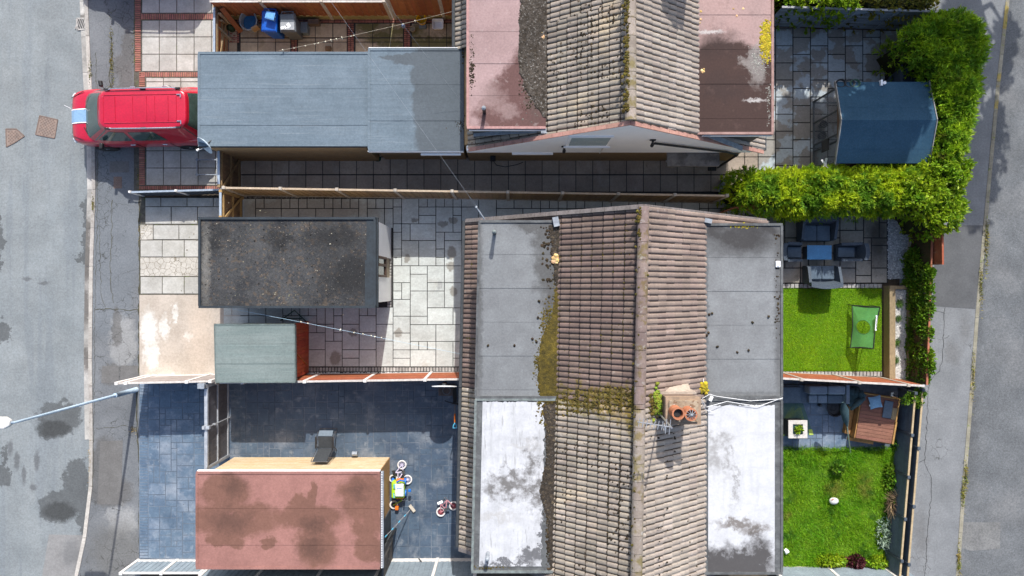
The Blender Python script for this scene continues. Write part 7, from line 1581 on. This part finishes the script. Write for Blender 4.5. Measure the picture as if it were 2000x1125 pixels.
o = bl.build('bristles', MATS['broom_head'], br); o['kind'] = 'stuff'
# dark slatted gate leaf leaning open against the garage end
og = thing('gate', 'open black framed gate leaf folded against the orange brick end wall', 'gate', W(757,1080,0), 'gates'); a,c = Vector(W(766,1036,0)),Vector(W(766,1108,0)); a.x += .02
b = MB()
for zz_ in (.08,1.75): b.bar(a+Vector((0,0,zz_)),c+Vector((0,0,zz_)),.05,.06)
b.bar(a,a+Vector((0,0,1.8)),.06,.06); b.bar(c,c+Vector((0,0,1.8)),.06,.06); b.bar(a+Vector((0,0,.1)),c+Vector((0,0,1.7)),.03,.05); b.build('frame', m_dark, og); b = MB(); y = c.y+.06
while y < a.y-.06: b.bx(a.x-.015,y,.1,a.x+.0,y+.075,1.72); y += .1
b.build('slats', mat('slat_taupe', (.22,.19,.16), (.15,.13,.115), 5, .8), og)
# toy digging fork against the house, white round board on the fence, pot tray, hose
fk = thing('garden_fork', 'garden fork with orange shaft and blue grip leaning by the house eaves', 'garden fork', W(888,790,0)); p0,p1 = Vector(W(888.5,788,.02)),Vector(W(888.5,836,1.2)); d = p1-p0
b = MB(); b.tube([p0+d*.1,p0+d*.45],.018,8); b.build('shaft', m_alu, fk); b = MB(); b.tube([p0+d*.45,p0+d*.80],.028,10); b.build('sleeve', m_orange, fk)
b = MB(); b.tube([p0+d*.80,p0+d*.9+Vector((-.05,0,0)),p0+d+Vector((-.06,0,0)),p0+d+Vector((.06,0,0)),p0+d*.9+Vector((.05,0,0)),p0+d*.80],.017,8); b.build('grip', m_bh, fk)
b = MB(); b.bx(p0.x-.1,p0.y-.01,.10,p0.x+.1,p0.y+.02,.13)
for k in range(4): b.tube([(p0.x-.09+.06*k,p0.y,.12),(p0.x-.09+.06*k,p0.y,.0)],.008,6)
b.build('tines', m_dark, fk)
wd = thing('round_board', 'white round board fixed to the red brown fence near the house', 'board', (X(868,1.6),-3.16,1.2)); b = MB(); b.lathe([(0,-.015),(.40,-.015),(.40,.015),(0,.015)],(X(868,1.62),-3.14,1.64),32,Matrix.Rotation(rad(80),4,'X')); b.build('disc', m_white, wd); b = MB(); b.bx(X(868,1.6)-.05,-3.11,1.3,X(868,1.6)+.05,-3.03,1.8); b.build('bracket', m_dark, wd)
b = MB(); x,y,_ = W(872,762,.1); b.bx(x-.28,y-.2,.02,x+.28,y+.2,.07); o = tag(b.build('drip_tray', mat('tray_brown', (.12,.10,.095), (.09,.075,.07), 5, .8), bevel=.01), 'square brown base with a pale ring under the white round board', 'tray'); b = MB(); b.torus((x,y-.02,.08),.13,.012,20,6); b.build('ring', m_cad, o)
b = MB()
for k in range(5): b.tube([W(884+k*1.6,752+k,.9),W(885+k*1.5,772,.5),W(886+k*1.4,788-k,.1)],.012,6)
b.tube([W(869,783,.05),W(877,786,.05),W(890,789,.3)],.012,6); b.tube([W(890,789,.3),W(894,789,.5)],.03,8); tag(b.build('hose', m_black, smooth=True), 'black hose bundle hanging by the house corner', 'hose')
b = MB(); b.tube([W(818,1091,.15),W(822,1096,.3)],.02,8); b.lathe([(.03,0),(.04,.05),(0,.06)],(*W(822,1096,.3)[:2],.3),10); tag(b.build('garden_tap', m_dark), 'small dark stake light in the pale gravel strip', 'stake light')
b = MB(); b.bx(*W(524,433,0)[:2],.0,*W(528,428,0)[:2],.02)
# overhead cables to the middle house
def wire(label,p0,p1,sag=.15):
    b = MB(); p0,p1 = Vector(p0),Vector(p1); Q = []
    for k in range(25): s = k/24; q = p0+(p1-p0)*s; q.z -= sag*4*s*(1-s); Q.append(q)
    b.tube(Q,.0025,5); tag(b.build('overhead_cable', m_lead), label, 'cable', 'overhead cables')
wire('thin overhead cable reaching the bracket on the middle house', W(931,404,4.85), W(545,-140,6.6)); wire('thin overhead cable reaching the gutter of the white gabled house', W(906,205,2.75), W(640,-150,6.6))
# green folded frame in the gap between garage and shed, and low square metal frame on the drive
b = MB(); b.tube([W(548,626,.6),W(575,606,.6),W(598,628,.6)],.02,6); b.tube([W(556,622,.6),W(590,622,.6)],.015,6); tag(b.build('clothes_airer', mat('frame_green', (.02,.07,.05), (.02,.05,.04), 5, .6)), 'dark green folded clothes airer in the gap above the green shed', 'clothes airer')
fr = MB(); z_=.25; Q = [W(385,312,z_),W(424,312,z_),W(424,341,z_),W(385,341,z_)]
for i in range(4): fr.bar(Q[i],Q[(i+1)%4],.03,.03)
for q in Q: fr.tube([q,(q[0],q[1],.03)],.012,6); fr.box((q[0],q[1],z_+.01),(.09,.09,.02),rad(45))
tag(fr.build('wire_frame', m_lead), 'low square metal frame standing on the drive behind the red car', 'frame')
